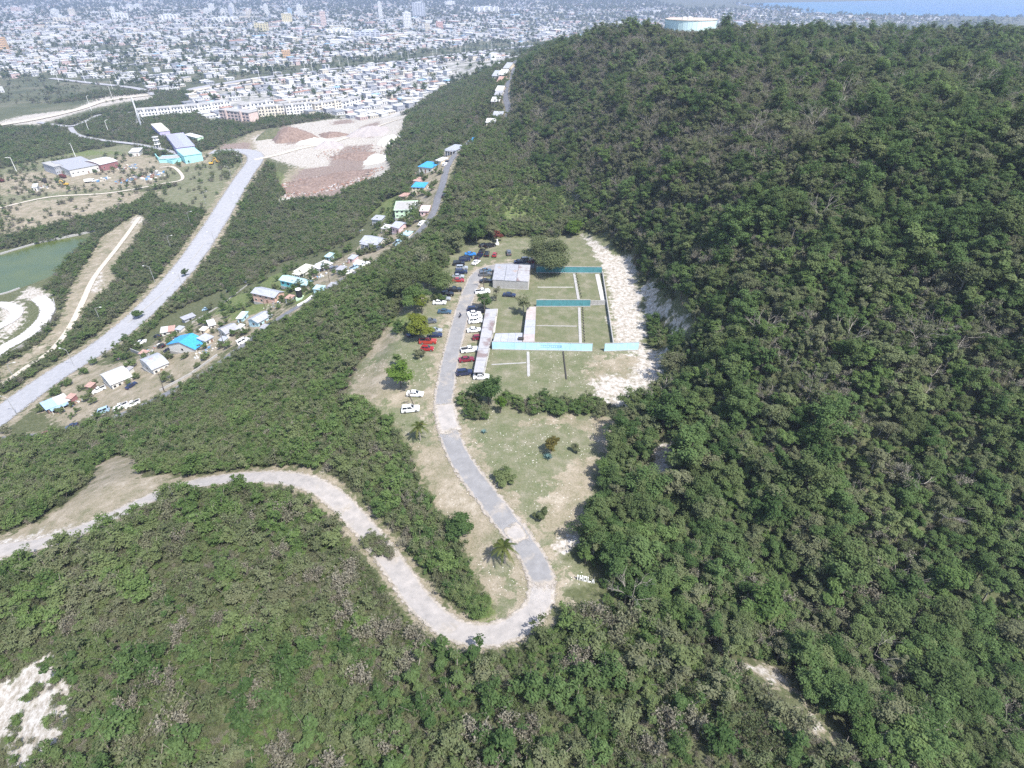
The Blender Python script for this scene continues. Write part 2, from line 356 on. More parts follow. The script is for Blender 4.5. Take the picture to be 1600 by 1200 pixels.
# paved and built-up part of the plain
URBAN = [[(300,145),(400,130),(560,108),(700,95),(800,82),(795,95),(700,135),(650,168),(620,182),(560,188),(500,180),(420,185),(330,190),(290,165)]]
ua = np.zeros(GX.shape)
for p in URBAN: ua = np.maximum(ua, soft_inside(poly(p), GX, GY, 12))
t = gm.attributes.new('urban', 'FLOAT', 'POINT'); t.data.foreach_set('value', ua.astype(np.float32).ravel())

def ground_material():
    m = bpy.data.materials.new('ground'); m.use_nodes = True; nt = m.node_tree; N, L = nt.nodes, nt.links
    b = N['Principled BSDF']; b.inputs['Roughness'].default_value = 0.95; b.inputs['Specular IOR Level'].default_value = 0.1
    geo = N.new('ShaderNodeNewGeometry')
    def noise(s, d=6, r=0.6):
        n = N.new('ShaderNodeTexNoise'); n.inputs['Scale'].default_value = s; n.inputs['Detail'].default_value = d; n.inputs['Roughness'].default_value = r
        L.new(geo.outputs['Position'], n.inputs['Vector']); return n.outputs['Fac']
    def ramp(f, stops):
        r = N.new('ShaderNodeValToRGB'); e = r.color_ramp.elements
        while len(e) < len(stops): e.new(0.5)
        for k, (p, c) in enumerate(stops): e[k].position = p; e[k].color = (*c, 1)
        L.new(f, r.inputs['Fac']); return r.outputs['Color']
    def mix(f, a, c):
        x = N.new('ShaderNodeMix'); x.data_type = 'RGBA'; L.new(f, x.inputs[0]); L.new(a, x.inputs[6]); L.new(c, x.inputs[7]); return x.outputs[2]
    def math_(op, a, c, clamp=False):
        x = N.new('ShaderNodeMath'); x.operation = op; x.use_clamp = clamp
        for k, q in enumerate((a, c)):
            if isinstance(q, (int, float)): x.inputs[k].default_value = q
            else: L.new(q, x.inputs[k])
        return x.outputs[0]
    nA, nB, nC = noise(0.12), noise(0.9, 8, 0.7), noise(3.5, 4)
    edge = noise(0.30, 8, 0.72)
    def zone(name, wob=1.0, lo=0.40, hi=0.60):
        wob *= 2.6
        a = N.new('ShaderNodeAttribute'); a.attribute_name = name
        s = math_('ADD', a.outputs['Fac'], math_('MULTIPLY', math_('SUBTRACT', edge, 0.5), wob))
        r = N.new('ShaderNodeMapRange'); r.inputs[1].default_value = lo; r.inputs[2].default_value = hi; L.new(s, r.inputs[0])
        # never outside the surveyed outline's ramp
        return math_('MULTIPLY', r.outputs[0], math_('MULTIPLY', a.outputs['Fac'], 12, True))
    soil = ramp(nB, [(0.3, (0.055, 0.062, 0.03)), (0.5, (0.09, 0.10, 0.048)), (0.7, (0.15, 0.145, 0.09))])
    far = ramp(noise(0.018, 6), [(0.3, (0.05, 0.062, 0.04)), (0.5, (0.085, 0.095, 0.055)), (0.7, (0.16, 0.15, 0.11))])
    sep = N.new('ShaderNodeSeparateXYZ'); L.new(geo.outputs['Position'], sep.inputs[0])
    fr = N.new('ShaderNodeMapRange'); fr.inputs[1].default_value = 500; fr.inputs[2].default_value = 1000; L.new(sep.outputs['Y'], fr.inputs[0])
    col = mix(fr.outputs[0], soil, far)
    nL = noise(0.28, 7, 0.7)
    lawn = ramp(nL, [(0.36, (0.075, 0.105, 0.042)), (0.47, (0.115, 0.13, 0.07)), (0.56, (0.16, 0.16, 0.105)), (0.68, (0.26, 0.235, 0.185))])
    lawn = mix(math_('MULTIPLY', nB, 0.8), lawn, ramp(nC, [(0.35, (0.10, 0.11, 0.05)), (0.65, (0.25, 0.225, 0.155))]))
    col = mix(zone('lawn', 0.5), col, lawn)
    dry = ramp(noise(0.22, 8, 0.72), [(0.36, (0.11, 0.115, 0.055)), (0.46, (0.20, 0.175, 0.115)), (0.56, (0.285, 0.24, 0.18)), (0.68, (0.42, 0.37, 0.30))])
    dry = mix(math_('MULTIPLY', nB, 0.8), dry, ramp(nC, [(0.35, (0.15, 0.135, 0.085)), (0.65, (0.36, 0.315, 0.25))]))
    col = mix(zone('dry', 1.3), col, dry)
    green = ramp(nB, [(0.36, (0.075, 0.11, 0.032)), (0.5, (0.12, 0.15, 0.055)), (0.66, (0.20, 0.20, 0.10))])
    col = mix(zone('green', 0.9), col, green)
    brown = ramp(nB, [(0.34, (0.11, 0.08, 0.065)), (0.5, (0.21, 0.16, 0.135)), (0.66, (0.33, 0.275, 0.24))])
    chalk = ramp(nB, [(0.34, (0.19, 0.18, 0.13)), (0.43, (0.30, 0.265, 0.22)), (0.53, (0.41, 0.38, 0.34)), (0.66, (0.53, 0.505, 0.47))])
    col = mix(zone('chalk', 0.9), col, chalk)
    col = mix(zone('brown', 0.7), col, brown)
    urb = ramp(noise(0.05, 5), [(0.35, (0.12, 0.13, 0.09)), (0.5, (0.30, 0.29, 0.27)), (0.65, (0.42, 0.40, 0.38))])
    col = mix(zone('urban', 0.6), col, urb)
    L.new(col, b.inputs['Base Color'])
    bp = N.new('ShaderNodeBump'); bp.inputs['Strength'].default_value = 0.6; bp.inputs['Distance'].default_value = 0.25
    L.new(nB, bp.inputs['Height']); L.new(bp.outputs['Normal'], b.inputs['Normal'])
    return m
g = link('ground', gm, None, ground_material()); tag(g, kind='structure')

# ---- roads ------------------------------------------------------------------------
def road_material(name, core, core2, edge, edge2, edge_w, patch=0.0, rim=0.9):
    """asphalt or gravel in the middle, crumbling into the shoulder; 'across' runs -1..1 over the width"""
    m = bpy.data.materials.new(name); m.use_nodes = True; nt = m.node_tree; N, L = nt.nodes, nt.links
    b = N['Principled BSDF']; b.inputs['Roughness'].default_value = 0.9; b.inputs['Specular IOR Level'].default_value = 0.2
    geo = N.new('ShaderNodeNewGeometry')
    def noise(s, d=5, r=0.65):
        n = N.new('ShaderNodeTexNoise'); n.inputs['Scale'].default_value = s; n.inputs['Detail'].default_value = d; n.inputs['Roughness'].default_value = r
        L.new(geo.outputs['Position'], n.inputs['Vector']); return n.outputs['Fac']
    def ramp(f, p0, c0, p1, c1):
        r = N.new('ShaderNodeValToRGB'); e = r.color_ramp.elements; e[0].position = p0; e[0].color = (*c0, 1); e[1].position = p1; e[1].color = (*c1, 1)
        L.new(f, r.inputs['Fac']); return r.outputs['Color']
    c = ramp(noise(0.45, 8, 0.7), 0.3, core, 0.7, core2); ed = ramp(noise(1.3, 7, 0.7), 0.3, edge, 0.7, edge2)
    a = N.new('ShaderNodeAttribute'); a.attribute_name = 'across'
    ab = N.new('ShaderNodeMath'); ab.operation = 'ABSOLUTE'; L.new(a.outputs['Fac'], ab.inputs[0])
    w = N.new('ShaderNodeMath'); w.operation = 'MULTIPLY_ADD'; L.new(noise(0.5, 6, 0.7), w.inputs[0]); w.inputs[1].default_value = 0.5; L.new(ab.outputs[0], w.inputs[2])
    r = N.new('ShaderNodeMapRange'); r.inputs[1].default_value = 1.17 - edge_w; r.inputs[2].default_value = 1.27 - edge_w; L.new(w.outputs[0], r.inputs[0])
    f = r.outputs[0]
    if patch:
        p = N.new('ShaderNodeMapRange'); p.inputs[1].default_value = 1 - patch; p.inputs[2].default_value = 1.13 - patch; L.new(noise(0.16, 6, 0.62), p.inputs[0])
        mm = N.new('ShaderNodeMath'); mm.operation = 'MAXIMUM'; L.new(f, mm.inputs[0]); L.new(p.outputs[0], mm.inputs[1]); f = mm.outputs[0]
    x = N.new('ShaderNodeMix'); x.data_type = 'RGBA'; L.new(f, x.inputs[0]); L.new(c, x.inputs[6]); L.new(ed, x.inputs[7])
    L.new(x.outputs[2], b.inputs['Base Color'])
    # the crumbled rim lets the ground show between its stones
    al = N.new('ShaderNodeMapRange'); al.inputs[1].default_value = 1.10; al.inputs[2].default_value = 1.22; al.inputs[3].default_value = 1.0; al.inputs[4].default_value = 0.0
    wa = N.new('ShaderNodeMath'); wa.operation = 'MULTIPLY_ADD'; L.new(noise(0.9, 6, 0.7), wa.inputs[0]); wa.inputs[1].default_value = rim; L.new(ab.outputs[0], wa.inputs[2]); sb = N.new('ShaderNodeMath'); sb.operation = 'SUBTRACT'; L.new(wa.outputs[0], sb.inputs[0]); sb.inputs[1].default_value = 0.5 * rim - 0.38 * rim / 0.9
    L.new(sb.outputs[0], al.inputs[0]); L.new(al.outputs[0], b.inputs['Alpha'])
    bp = N.new('ShaderNodeBump'); bp.inputs['Strength'].default_value = 0.25; bp.inputs['Distance'].default_value = 0.05
    L.new(noise(2.0), bp.inputs['Height']); L.new(bp.outputs['Normal'], b.inputs['Normal'])
    return m

ROAD_LINES = []
def road(name, px, width, m, lift=0.05, step=1.0, across=6, keep_clear=0.6, world=None, w_fn=None, fade=None):
    P = [at(u, v)[:2] for u, v in px] if world is None else world
    Q = smooth_line(P, step); d = np.gradient(Q, axis=0); d /= np.linalg.norm(d, axis=1)[:, None] + 1e-9
    nrm = np.stack([-d[:, 1], d[:, 0]], 1); s = np.linspace(-1, 1, across + 1)
    wv = np.array([w_fn(k / (len(Q) - 1)) if w_fn else 1.0 for k in range(len(Q))])
    V = Q[:, None] + nrm[:, None] * s[None, :, None] * (width / 2) * wv[:, None, None]
    Z = T.h(V[..., 0], V[..., 1]) + lift + 0.00025 * np.abs(V[..., 1]) + 0.0004 * np.maximum(np.abs(V[..., 0]) - 60, 0)
    n, k = Z.shape; me = bpy.data.meshes.new(name)
    I = np.arange(n * k).reshape(n, k); F = np.stack([I[:-1, :-1], I[1:, :-1], I[1:, 1:], I[:-1, 1:]], -1).reshape(-1, 4)
    me.from_pydata(np.concatenate([V, Z[..., None]], -1).reshape(-1, 3).tolist(), [], F.tolist())
    # face up
    if len(me.polygons) and me.polygons[0].normal.z < 0: me.flip_normals()
    t = me.attributes.new('across', 'FLOAT', 'POINT'); A_ = np.tile(np.abs(s), n).reshape(n, k); dist = np.arange(n) * step; L_ = dist[-1]
    if fade: A_ = np.maximum(A_, np.maximum((fade[0] - dist) / max(fade[0], .01) if fade[0] else -1.0, (fade[1] - (L_ - dist)) / max(fade[1], .01) if fade[1] else -1.0)[:, None] * 1.25)
    t.data.foreach_set('value', A_.ravel().astype(np.float32))
    o = link(name, me, None, m); tag(o, kind='structure'); ROAD_LINES.append((Q, width / 2 + keep_clear)); return Q

asphalt_old = road_material('old_asphalt', (0.185, 0.18, 0.178), (0.26, 0.253, 0.25), (0.25, 0.22, 0.18), (0.40, 0.355, 0.31), 0.34, 0.44)
gravel = road_material('gravel_track', (0.25, 0.235, 0.22), (0.40, 0.365, 0.335), (0.21, 0.19, 0.145), (0.47, 0.415, 0.37), 0.36, 0.44)
asphalt_pale = road_material('pale_asphalt', (0.27, 0.27, 0.28), (0.36, 0.355, 0.365), (0.34, 0.305, 0.255), (0.44, 0.40, 0.355), 0.14, 0.3)
asphalt_dark = road_material('village_asphalt', (0.13, 0.13, 0.14), (0.21, 0.21, 0.22), (0.27, 0.25, 0.21), (0.40, 0.37, 0.33), 0.14, 0.15)
concrete_pale = road_material('pale_concrete', (0.40, 0.385, 0.37), (0.53, 0.51, 0.50), (0.46, 0.40, 0.34), (0.62, 0.58, 0.53), 0.12, 0.3)
sand_road = road_material('sandy_track', (0.40, 0.35, 0.28), (0.56, 0.51, 0.43), (0.30, 0.26, 0.19), (0.52, 0.46, 0.38), 0.30, 0.3)

road('road', [(835,416),(800,415),(765,420),(747,430),(736,450),(725,480),(714,520),(704,560),(697,600),(693,635),(700,672),(718,715),(745,755),(780,800),(812,842),(836,878),(847,912),(841,942)], 6.6, asphalt_old, 0.14, fade=(0, 9))
road('road', [(694,626),(696,640),(698,652),(702,668),(710,690)], 6.8, gravel, 0.19, .5, fade=(4, 9), keep_clear=0)
road('road', [(790,815),(806,834),(822,855)], 4.5, gravel, 0.19, .5, fade=(4, 4), keep_clear=0)
road('road', [(824,862),(839,885),(847,912),(842,942),(822,968),(788,987),(752,994),(716,986),(682,966),(652,936),(630,905),(612,880),(588,848),(560,815),(530,785),(495,760),(450,748),(400,746),(350,749),(300,757),(250,773),(200,796),(150,819),(100,839),(50,853),(0,860),(-80,872)], 6.4, gravel, 0.09)
VILLAGE_ROAD = road('road', [(-30,690),(40,683),(100,675),(180,652),(260,616),(330,577),(380,540),(440,495),(500,457),(560,423),(605,398),(640,375),(668,347),(682,318),(691,290),(698,264),(712,240),(740,215),(770,198),(790,184),(794,170),(790,150),(794,128),(802,108),(812,90)], 5.4, asphalt_dark)
HIGHWAY = road('road', [(-120,735),(-40,680),(30,627),(100,578),(165,537),(230,482),(285,422),(325,366),(357,315),(382,275),(398,252),(395,240),(370,236),(330,238)], 18.5, asphalt_pale, 0.06, 1.6, 8, keep_clear=1.6)
road('dirt_track', [(398,250),(430,243),(470,232),(520,222),(570,205),(630,185)], 8.0, sand_road, 0.12, 2)
road('dirt_track', [(0,605),(40,575),(80,548),(110,510),(130,470),(150,430),(185,385),(218,340)], 4.0, sand_road, 0.08)
road('dirt_track', [(0,325),(80,308),(170,302),(250,288),(285,280),(272,262),(250,262)], 3.5, sand_road, 0.08)
road('concrete_channel', [(-60,590),(0,548),(40,525),(68,500),(74,480),(60,465)], 9.0, concrete_pale, 0.08)
road('concrete_channel', [(-60,545),(-10,515),(18,500),(26,486),(5,476),(-30,478)], 7.5, concrete_pale, 0.12)
road('road', [(0,196),(60,186),(120,172),(165,158),(232,149)], 16.0, sand_road, 0.3, 5)
road('road', [(60,192),(110,198),(140,188),(160,180),(225,175)], 8.0, asphalt_pale, 0.45, 4)
road('road', [(110,200),(122,212),(160,220),(210,226),(260,236),(290,246)], 7.0, asphalt_pale, 0.5, 4)
road('road', [(235,148),(290,145),(310,138),(400,123),(470,115),(560,103),(660,91),(800,75),(900,66)], 24.0, asphalt_pale, 0.4, 8)
road('road', [(290,148),(315,140),(400,127),(450,120)], 20.0, sand_road, 0.6, 8)
road('road', [(80,123),(140,130),(210,138),(240,147)], 14.0, asphalt_pale, 0.3, 8)
road('road', [(90,113),(170,105),(260,95),(330,86)], 14.0, asphalt_pale, 0.3, 8)

# bare shoulders beside the roads
dz = zatt['dry'].copy()
for (Q, w), reach, amt in ((ROAD_LINES[0], 4.0, .72), (ROAD_LINES[3], 2.2, .7), (ROAD_LINES[4], 1.6, .7), (ROAD_LINES[5], 3.0, .7)):
    m = (GX > Q[:, 0].min() - 12) & (GX < Q[:, 0].max() + 12) & (GY > Q[:, 1].min() - 12) & (GY < Q[:, 1].max() + 12); k = np.where(m.ravel())[0]; q = Q[::2]
    for i in range(0, len(k), 4000):
        s = k[i:i + 4000]; dd = np.sqrt(((GX.ravel()[s, None] - q[None, :, 0]) ** 2 + (GY.ravel()[s, None] - q[None, :, 1]) ** 2).min(1)); f = np.clip(amt - np.maximum(dd - w + .6, 0) / reach * .6, 0, 1)
        dz.ravel()[s] = np.maximum(dz.ravel()[s], f)
gm.attributes['dry'].data.foreach_set('value', dz.astype(np.float32).ravel())

# ---- water -----------------------------------------------------------------------
def water(name, P, z, col, rough, bump, scale):
    m = bpy.data.materials.new(name); m.use_nodes = True; nt = m.node_tree; N, L = nt.nodes, nt.links; b = N['Principled BSDF']
    b.inputs['Roughness'].default_value = rough; b.inputs['Specular IOR Level'].default_value = 0.5
    geo = N.new('ShaderNodeNewGeometry'); n = N.new('ShaderNodeTexNoise'); n.inputs['Scale'].default_value = scale; n.inputs['Detail'].default_value = 6
    L.new(geo.outputs['Position'], n.inputs['Vector']); bp = N.new('ShaderNodeBump'); bp.inputs['Strength'].default_value = bump; L.new(n.outputs['Fac'], bp.inputs['Height']); L.new(bp.outputs['Normal'], b.inputs['Normal'])
    n2 = N.new('ShaderNodeTexNoise'); n2.inputs['Scale'].default_value = scale * 0.05; L.new(geo.outputs['Position'], n2.inputs['Vector'])
    r = N.new('ShaderNodeValToRGB'); r.color_ramp.elements[0].position = 0.35; r.color_ramp.elements[1].position = 0.65
    r.color_ramp.elements[0].color = (*col, 1); r.color_ramp.elements[1].color = (col[0] * 1.3, col[1] * 1.15, col[2] * 0.8, 1)
    L.new(n2.outputs['Fac'], r.inputs['Fac']); L.new(r.outputs['Color'], b.inputs['Base Color'])
    me = bpy.data.meshes.new(name); me.from_pydata([(x, y, z) for x, y in P], [], [tuple(range(len(P)))])
    if me.polygons[0].normal.z < 0: me.flip_normals()
    return tag(link(name, me, None, m), kind='structure')
water('pond', [at_z(u, v, 1.5) for u, v in [(-260,500),(-260,440),(-60,408),(0,397),(60,380),(100,370),(150,361),(142,376),(112,396),(88,428),(74,446),(48,452),(15,458),(-60,472)]], 1.5, (0.058, 0.082, 0.016), 0.25, 0.05, 1.2)
water('sea', [at_z(u, v, 0.6) for u, v in [(1160,7),(1185,13),(1235,19),(1320,22.5),(1450,24.5),(1620,26.5),(2000,30)]] + [(8400, 3200), (8400, 9500), (4200, 9500)] + [at_z(u, v, 0.6) for u, v in [(1420,-6),(1395,0.5),(1330,2),(1250,3.5),(1180,4.5)]], 0.6, (0.010, 0.115, 0.30), 0.35, 0.1, 0.02)


# ---- vegetation ------------------------------------------------------------------
def leaf_material(name, dark, light, alt=None, alt_amount=0.35, trans=0.40):
    """leaf colour varies from plant to plant, across the ground and from leaf to leaf"""
    m = bpy.data.materials.new(name); m.use_nodes = True; nt = m.node_tree; N, L = nt.nodes, nt.links
    N.remove(N['Principled BSDF']); out = [n for n in N if n.type == 'OUTPUT_MATERIAL'][0]
    oi = N.new('ShaderNodeObjectInfo'); at_ = N.new('ShaderNodeAttribute'); at_.attribute_name = 'tint'; geo = N.new('ShaderNodeNewGeometry')
    n = N.new('ShaderNodeTexNoise'); n.inputs['Scale'].default_value = 0.05; n.inputs['Detail'].default_value = 4; L.new(geo.outputs['Position'], n.inputs['Vector'])
    def M(op, a, b):
        x = N.new('ShaderNodeMath'); x.operation = op
        for k, q in enumerate((a, b)):
            if isinstance(q, (int, float)): x.inputs[k].default_value = q
            else: L.new(q, x.inputs[k])
        return x.outputs[0]
    f = M('ADD', M('MULTIPLY', oi.outputs['Random'], 0.5), M('MULTIPLY', at_.outputs['Fac'], 0.5))
    r = N.new('ShaderNodeValToRGB'); e = r.color_ramp.elements; e[0].position = 0.1; e[0].color = (*dark, 1); e[1].position = 0.9; e[1].color = (*light, 1); L.new(f, r.inputs['Fac'])
    c = r.outputs['Color']
    if alt:
        w = N.new('ShaderNodeMapRange'); w.inputs[1].default_value = 0.48; w.inputs[2].default_value = 0.62; w.inputs[4].default_value = alt_amount
        L.new(M('ADD', M('MULTIPLY', n.outputs['Fac'], 0.7), M('MULTIPLY', M('FRACT', M('MULTIPLY', oi.outputs['Random'], 7.3), 0), 0.3)), w.inputs[0])
        x = N.new('ShaderNodeMix'); x.data_type = 'RGBA'; L.new(w.outputs[0], x.inputs[0]); L.new(c, x.inputs[6]); x.inputs[7].default_value = (*alt, 1); c = x.outputs[2]
    d = N.new('ShaderNodeBsdfDiffuse'); t = N.new('ShaderNodeBsdfTranslucent'); mx = N.new('ShaderNodeMixShader'); mx.inputs[0].default_value = trans
    L.new(c, d.inputs[0]); L.new(c, t.inputs[0]); L.new(d.outputs[0], mx.inputs[1]); L.new(t.outputs[0], mx.inputs[2]); L.new(mx.outputs[0], out.inputs['Surface'])
    MATS[name] = m; return m

L_DEEP = leaf_material('leaf_deep_green', (0.046, 0.084, 0.029), (0.134, 0.200, 0.074), (0.155, 0.168, 0.078), 0.45)
L_OLIVE = leaf_material('leaf_olive', (0.078, 0.100, 0.045), (0.195, 0.224, 0.112), (0.205, 0.195, 0.13), 0.45)
L_BRIGHT = leaf_material('leaf_bright_green', (0.064, 0.110, 0.033), (0.172, 0.240, 0.086), (0.18, 0.20, 0.098), 0.6)
L_DRY = leaf_material('leaf_dry', (0.135, 0.126, 0.092), (0.25, 0.232, 0.178), (0.15, 0.165, 0.088), 0.75, 0.2)
L_YELLOW = leaf_material('leaf_yellow_green', (0.09, 0.125, 0.018), (0.20, 0.23, 0.045))
L_LIME = leaf_material('leaf_lime', (0.065, 0.12, 0.02), (0.14, 0.215, 0.048))
L_PALM = leaf_material('leaf_palm', (0.05, 0.075, 0.02), (0.15, 0.17, 0.055), (0.20, 0.18, 0.06), 0.4)
L_AGAVE = leaf_material('leaf_agave', (0.10, 0.17, 0.16), (0.2, 0.28, 0.26), trans=0.05)
BARK = mat('bark', (0.10, 0.085, 0.068), 0.95, 0.3, 4.0)
BARK_PALE = mat('pale_bark', (0.26, 0.235, 0.20), 0.95, 0.3, 5.0)
TWIG = mat('dry_twig', (0.19, 0.165, 0.135), 0.95, 0.3, 3.0)

def leaf_cloud(C, Nn, size, rng, flat=0.55, droop=0.0):
    n = len(C); Nn = Nn + rng.normal(0, 0.42, (n, 3)); Nn /= np.linalg.norm(Nn, axis=1)[:, None] + 1e-9
    a = rng.normal(0, 1, (n, 3)); a -= (a * Nn).sum(1)[:, None] * Nn; a /= np.linalg.norm(a, axis=1)[:, None] + 1e-9
    b = np.cross(Nn, a); s = (size * rng.uniform(0.6, 1.35, n))[:, None]
    V = np.stack([C - a * s, C + b * s * flat, C + a * s, C - b * s * flat], 1)
    V[:, 2, 2] -= droop * s[:, 0]
    return V.reshape(-1, 3)

def quads_mesh(name, V, tint, m):
    me = bpy.data.meshes.new(name); n = len(V) // 4
    me.vertices.add(len(V)); me.vertices.foreach_set('co', V.astype(np.float32).ravel())
    me.loops.add(len(V)); me.loops.foreach_set('vertex_index', np.arange(len(V), dtype=np.int32))
    me.polygons.add(n); me.polygons.foreach_set('loop_start', np.arange(n, dtype=np.int32) * 4); me.update()
    t = me.attributes.new('tint', 'FLOAT', 'FACE'); t.data.foreach_set('value', tint.astype(np.float32)); me.materials.append(m); return me

def crown_points(rng, Rr, hgt, base, lobes, per, low=-0.35, hole=0.0, upright=0.0):
    """sprays of leaves along uneven limbs: many small tufts, no smooth outline"""
    limbs_ = max(4, int(round(lobes * .6))); cs, rs, ends = [], [], []
    for k in range(limbs_):
        a = 2.399 * k + rng.uniform(-.5, .5); reach = Rr * rng.uniform(.45, 1.05) * (1 - .45 * upright * rng.random()); top = base + (hgt - base) * (rng.uniform(.45, 1.0) if k else 1.0)
        if k % 4 == 0: reach *= .35
        e = np.array([reach * math.cos(a), reach * math.sin(a), top * (1 - .16 * (reach / Rr) ** 2)]); o = np.array([0, 0, base * .8 + .1 * hgt]); ends.append(e)
        for t in np.linspace(.45, 1.0, max(3, int(3 + 2.2 * Rr))):
            c = o + (e - o) * t; c[2] = o[2] + (e[2] - o[2]) * t ** .75; c = c + rng.normal(0, .13 * Rr, 3) * np.array([1, 1, .8]); cs.append(c); rs.append(Rr * rng.uniform(.13, .27))
    cs, rs = np.array(cs), np.array(rs); tot = lobes * per; n = max(12, int(tot / len(cs))); P, D = [], []
    for c, r in zip(cs, rs):
        if hole and rng.random() < hole * .6: continue
        m = max(6, int(n * rng.uniform(.5, 1.5))); d = rng.normal(0, 1, (m, 3)); d[:, 2] = np.where(d[:, 2] < low, -d[:, 2], d[:, 2]); d /= np.linalg.norm(d, axis=1)[:, None]
        p = c + d * (r * rng.random((m, 1)) ** .5 * 1.3) * np.array([1.1, 1.1, .75]); P.append(p); o = p - np.array([0, 0, hgt * .4]); D.append(d * .6 + .6 * o / (np.linalg.norm(o, axis=1)[:, None] + 1e-6))
    P = np.concatenate(P); D = np.concatenate(D); k = P[:, 2] > .05
    return P[k], D[k], np.array(ends)

def limbs(mb, rng, trunk_h, trunk_r, ends, mi=0, n=5):
    top = Vector((rng.uniform(-.15, .15), rng.uniform(-.15, .15), trunk_h)); mb.tube([(0, 0, -0.4), (top.x * .4, top.y * .4, trunk_h * .5), top], [trunk_r * 1.25, trunk_r, trunk_r * .8], n, mi)
    for e in ends:
        e = Vector(e); mid = top.lerp(e, 0.5) + Vector((rng.uniform(-.3, .3), rng.uniform(-.3, .3), rng.uniform(0, .4))); mb.tube([top * 0.92, mid, e], [trunk_r * .6, trunk_r * .38, trunk_r * .12], max(3, n - 2), mi, False)

def fan(mb, rng, p, d, length, r, depth, spread, mi=0):
    """forking bare branches"""
    q = p + d * length + Vector((0, 0, 0.06 * length)); mid = p.lerp(q, .5) + Vector([rng.uniform(-.08, .08) * length for _ in range(3)])
    mb.tube([p, mid, q], [r, r * .8, r * .6], 3, mi, False)
    if depth == 0: return
    for _ in range(rng.integers(2, 4)):
        nd = (d + Vector(rng.normal(0, spread, 3))).normalized(); nd.z = abs(nd.z) * 0.7 + 0.12; fan(mb, rng, q if rng.random() < .7 else mid, nd.normalized(), length * rng.uniform(.6, .85), r * .58, depth - 1, spread, mi)

def join_meshes(name, mes):
    bm = bmesh.new(); mats_ = []; lay = None
    V, F, MI, TT = [], [], [], []
    for me in mes:
        b = len(V); o = len(mats_); mats_ += list(me.materials)
        V += [tuple(v.co) for v in me.vertices]; tt = me.attributes.get('tint')
        for i, p in enumerate(me.polygons):
            F.append([b + k for k in p.vertices]); MI.append(o + p.material_index); TT.append(tt.data[i].value if tt else 0.5)
    bm.free(); me = bpy.data.meshes.new(name); me.from_pydata(V, [], F)
    for m in mats_: me.materials.append(m)
    me.polygons.foreach_set('material_index', MI); t = me.attributes.new('tint', 'FLOAT', 'FACE'); t.data.foreach_set('value', TT); return me

PROTO = {}     # kind -> list of (crown mesh or None, trunk mesh, joined mesh)
def proto(kind, crown, trunk):
    PROTO.setdefault(kind, []).append((crown, trunk, join_meshes('plant', [m for m in (crown, trunk) if m is not None])))

def make_tree_meshes(seed, Rr, hgt, leafm, lobes=8, per=330, leaf=0.22, base=None, bark=BARK, trunk_r=0.14, hole=0.0, low=-0.35, shown=5):
    rng = np.random.default_rng(seed); base = hgt * 0.28 if base is None else base
    if Rr > 3.7: per = int(per * (Rr / 3.4) ** 1.5); leaf = leaf * 1.15
    P, D, cs = crown_points(rng, Rr, hgt, base, lobes, per, low, hole)
    cr = quads_mesh('crown', leaf_cloud(P, D * 0.7 + np.array([0, 0, 0.8]), leaf, rng), rng.random(len(P)), leafm)
    mb = MB(); limbs(mb, rng, base + 0.25 * (hgt - base), trunk_r, [tuple(c) for c in cs[:shown]]); tr = mb.mesh('trunk'); tr.materials.append(bark)
    return cr, tr

for s in range(4): proto('green_tree', *make_tree_meshes(11 + s, 2.1 + 0.35 * s, 5.2 + 0.7 * s, L_DEEP, 10 + 2 * s, 300, .17, hole=.2))
for s in range(2): proto('tall_tree', *make_tree_meshes(101 + s, 1.35 + .2 * s, 5.6 + .6 * s, [L_DEEP, L_OLIVE][s], 8, 240, .16, hole=.25, bark=BARK_PALE))
for s in range(3): proto('olive_tree', *make_tree_meshes(21 + s, 1.7 + 0.4 * s, 4.8 + 0.6 * s, L_OLIVE, 10 + 2 * s, 260, 0.15, bark=BARK_PALE, hole=0.45))
for s in range(2): proto('bright_tree', *make_tree_meshes(31 + s, 1.9 + 0.4 * s, 5.0 + 0.6 * s, L_BRIGHT, 11 + s, 300, 0.17, hole=.2))
def dry_tree(seed, hgt, leaves, depth=4, pale=BARK_PALE):
    rng = np.random.default_rng(seed); mb = MB(); mb.tube([(0, 0, -.4), (.1, 0, hgt * .3)], [.13, .10], 5, 0)
    for k in range(4):
        a = 1.57 * k + rng.uniform(0, .8); fan(mb, rng, Vector((.1, 0, hgt * .28)), Vector((math.cos(a) * .75, math.sin(a) * .75, .75)).normalized(), hgt * .26, .075, depth - 1, .45)
    tr = mb.mesh('branches'); tr.materials.append(pale)
    v = np.array([tuple(x.co) for x in tr.vertices]); v = v[v[:, 2] > hgt * .4]; P = v[rng.integers(0, len(v), leaves)] + rng.normal(0, .22, (leaves, 3))
    return quads_mesh('crown', leaf_cloud(P, rng.normal(0, 1, (leaves, 3)), .14, rng), rng.random(leaves), L_DRY), tr
for s in range(3): proto('dry_tree', *dry_tree(41 + s, 5.4 + .4 * s, 900))
for s in range(2): proto('bare_tree', None, dry_tree(51 + s, 6.0 + .6 * s, 4)[1])
def shrub(seed, Rr, hgt, leafm, lobes, per, leaf, hole=0.0, stems=5, twig=TWIG):
    rng = np.random.default_rng(seed); P, D, cs = crown_points(rng, Rr, hgt, 0.05, lobes, per, -0.2, hole)
    cr = quads_mesh('foliage', leaf_cloud(P, D * .6 + np.array([0, 0, .8]), leaf, rng), rng.random(len(P)), leafm)
    mb = MB()
    for c in list(cs)[:stems]:
        c = Vector(c) * 1.25; mb.tube([(0, 0, -.2), c * .55, c], [.05, .035, .012], 3, 0, False)
    st = mb.mesh('stem'); st.materials.append(twig); return cr, st
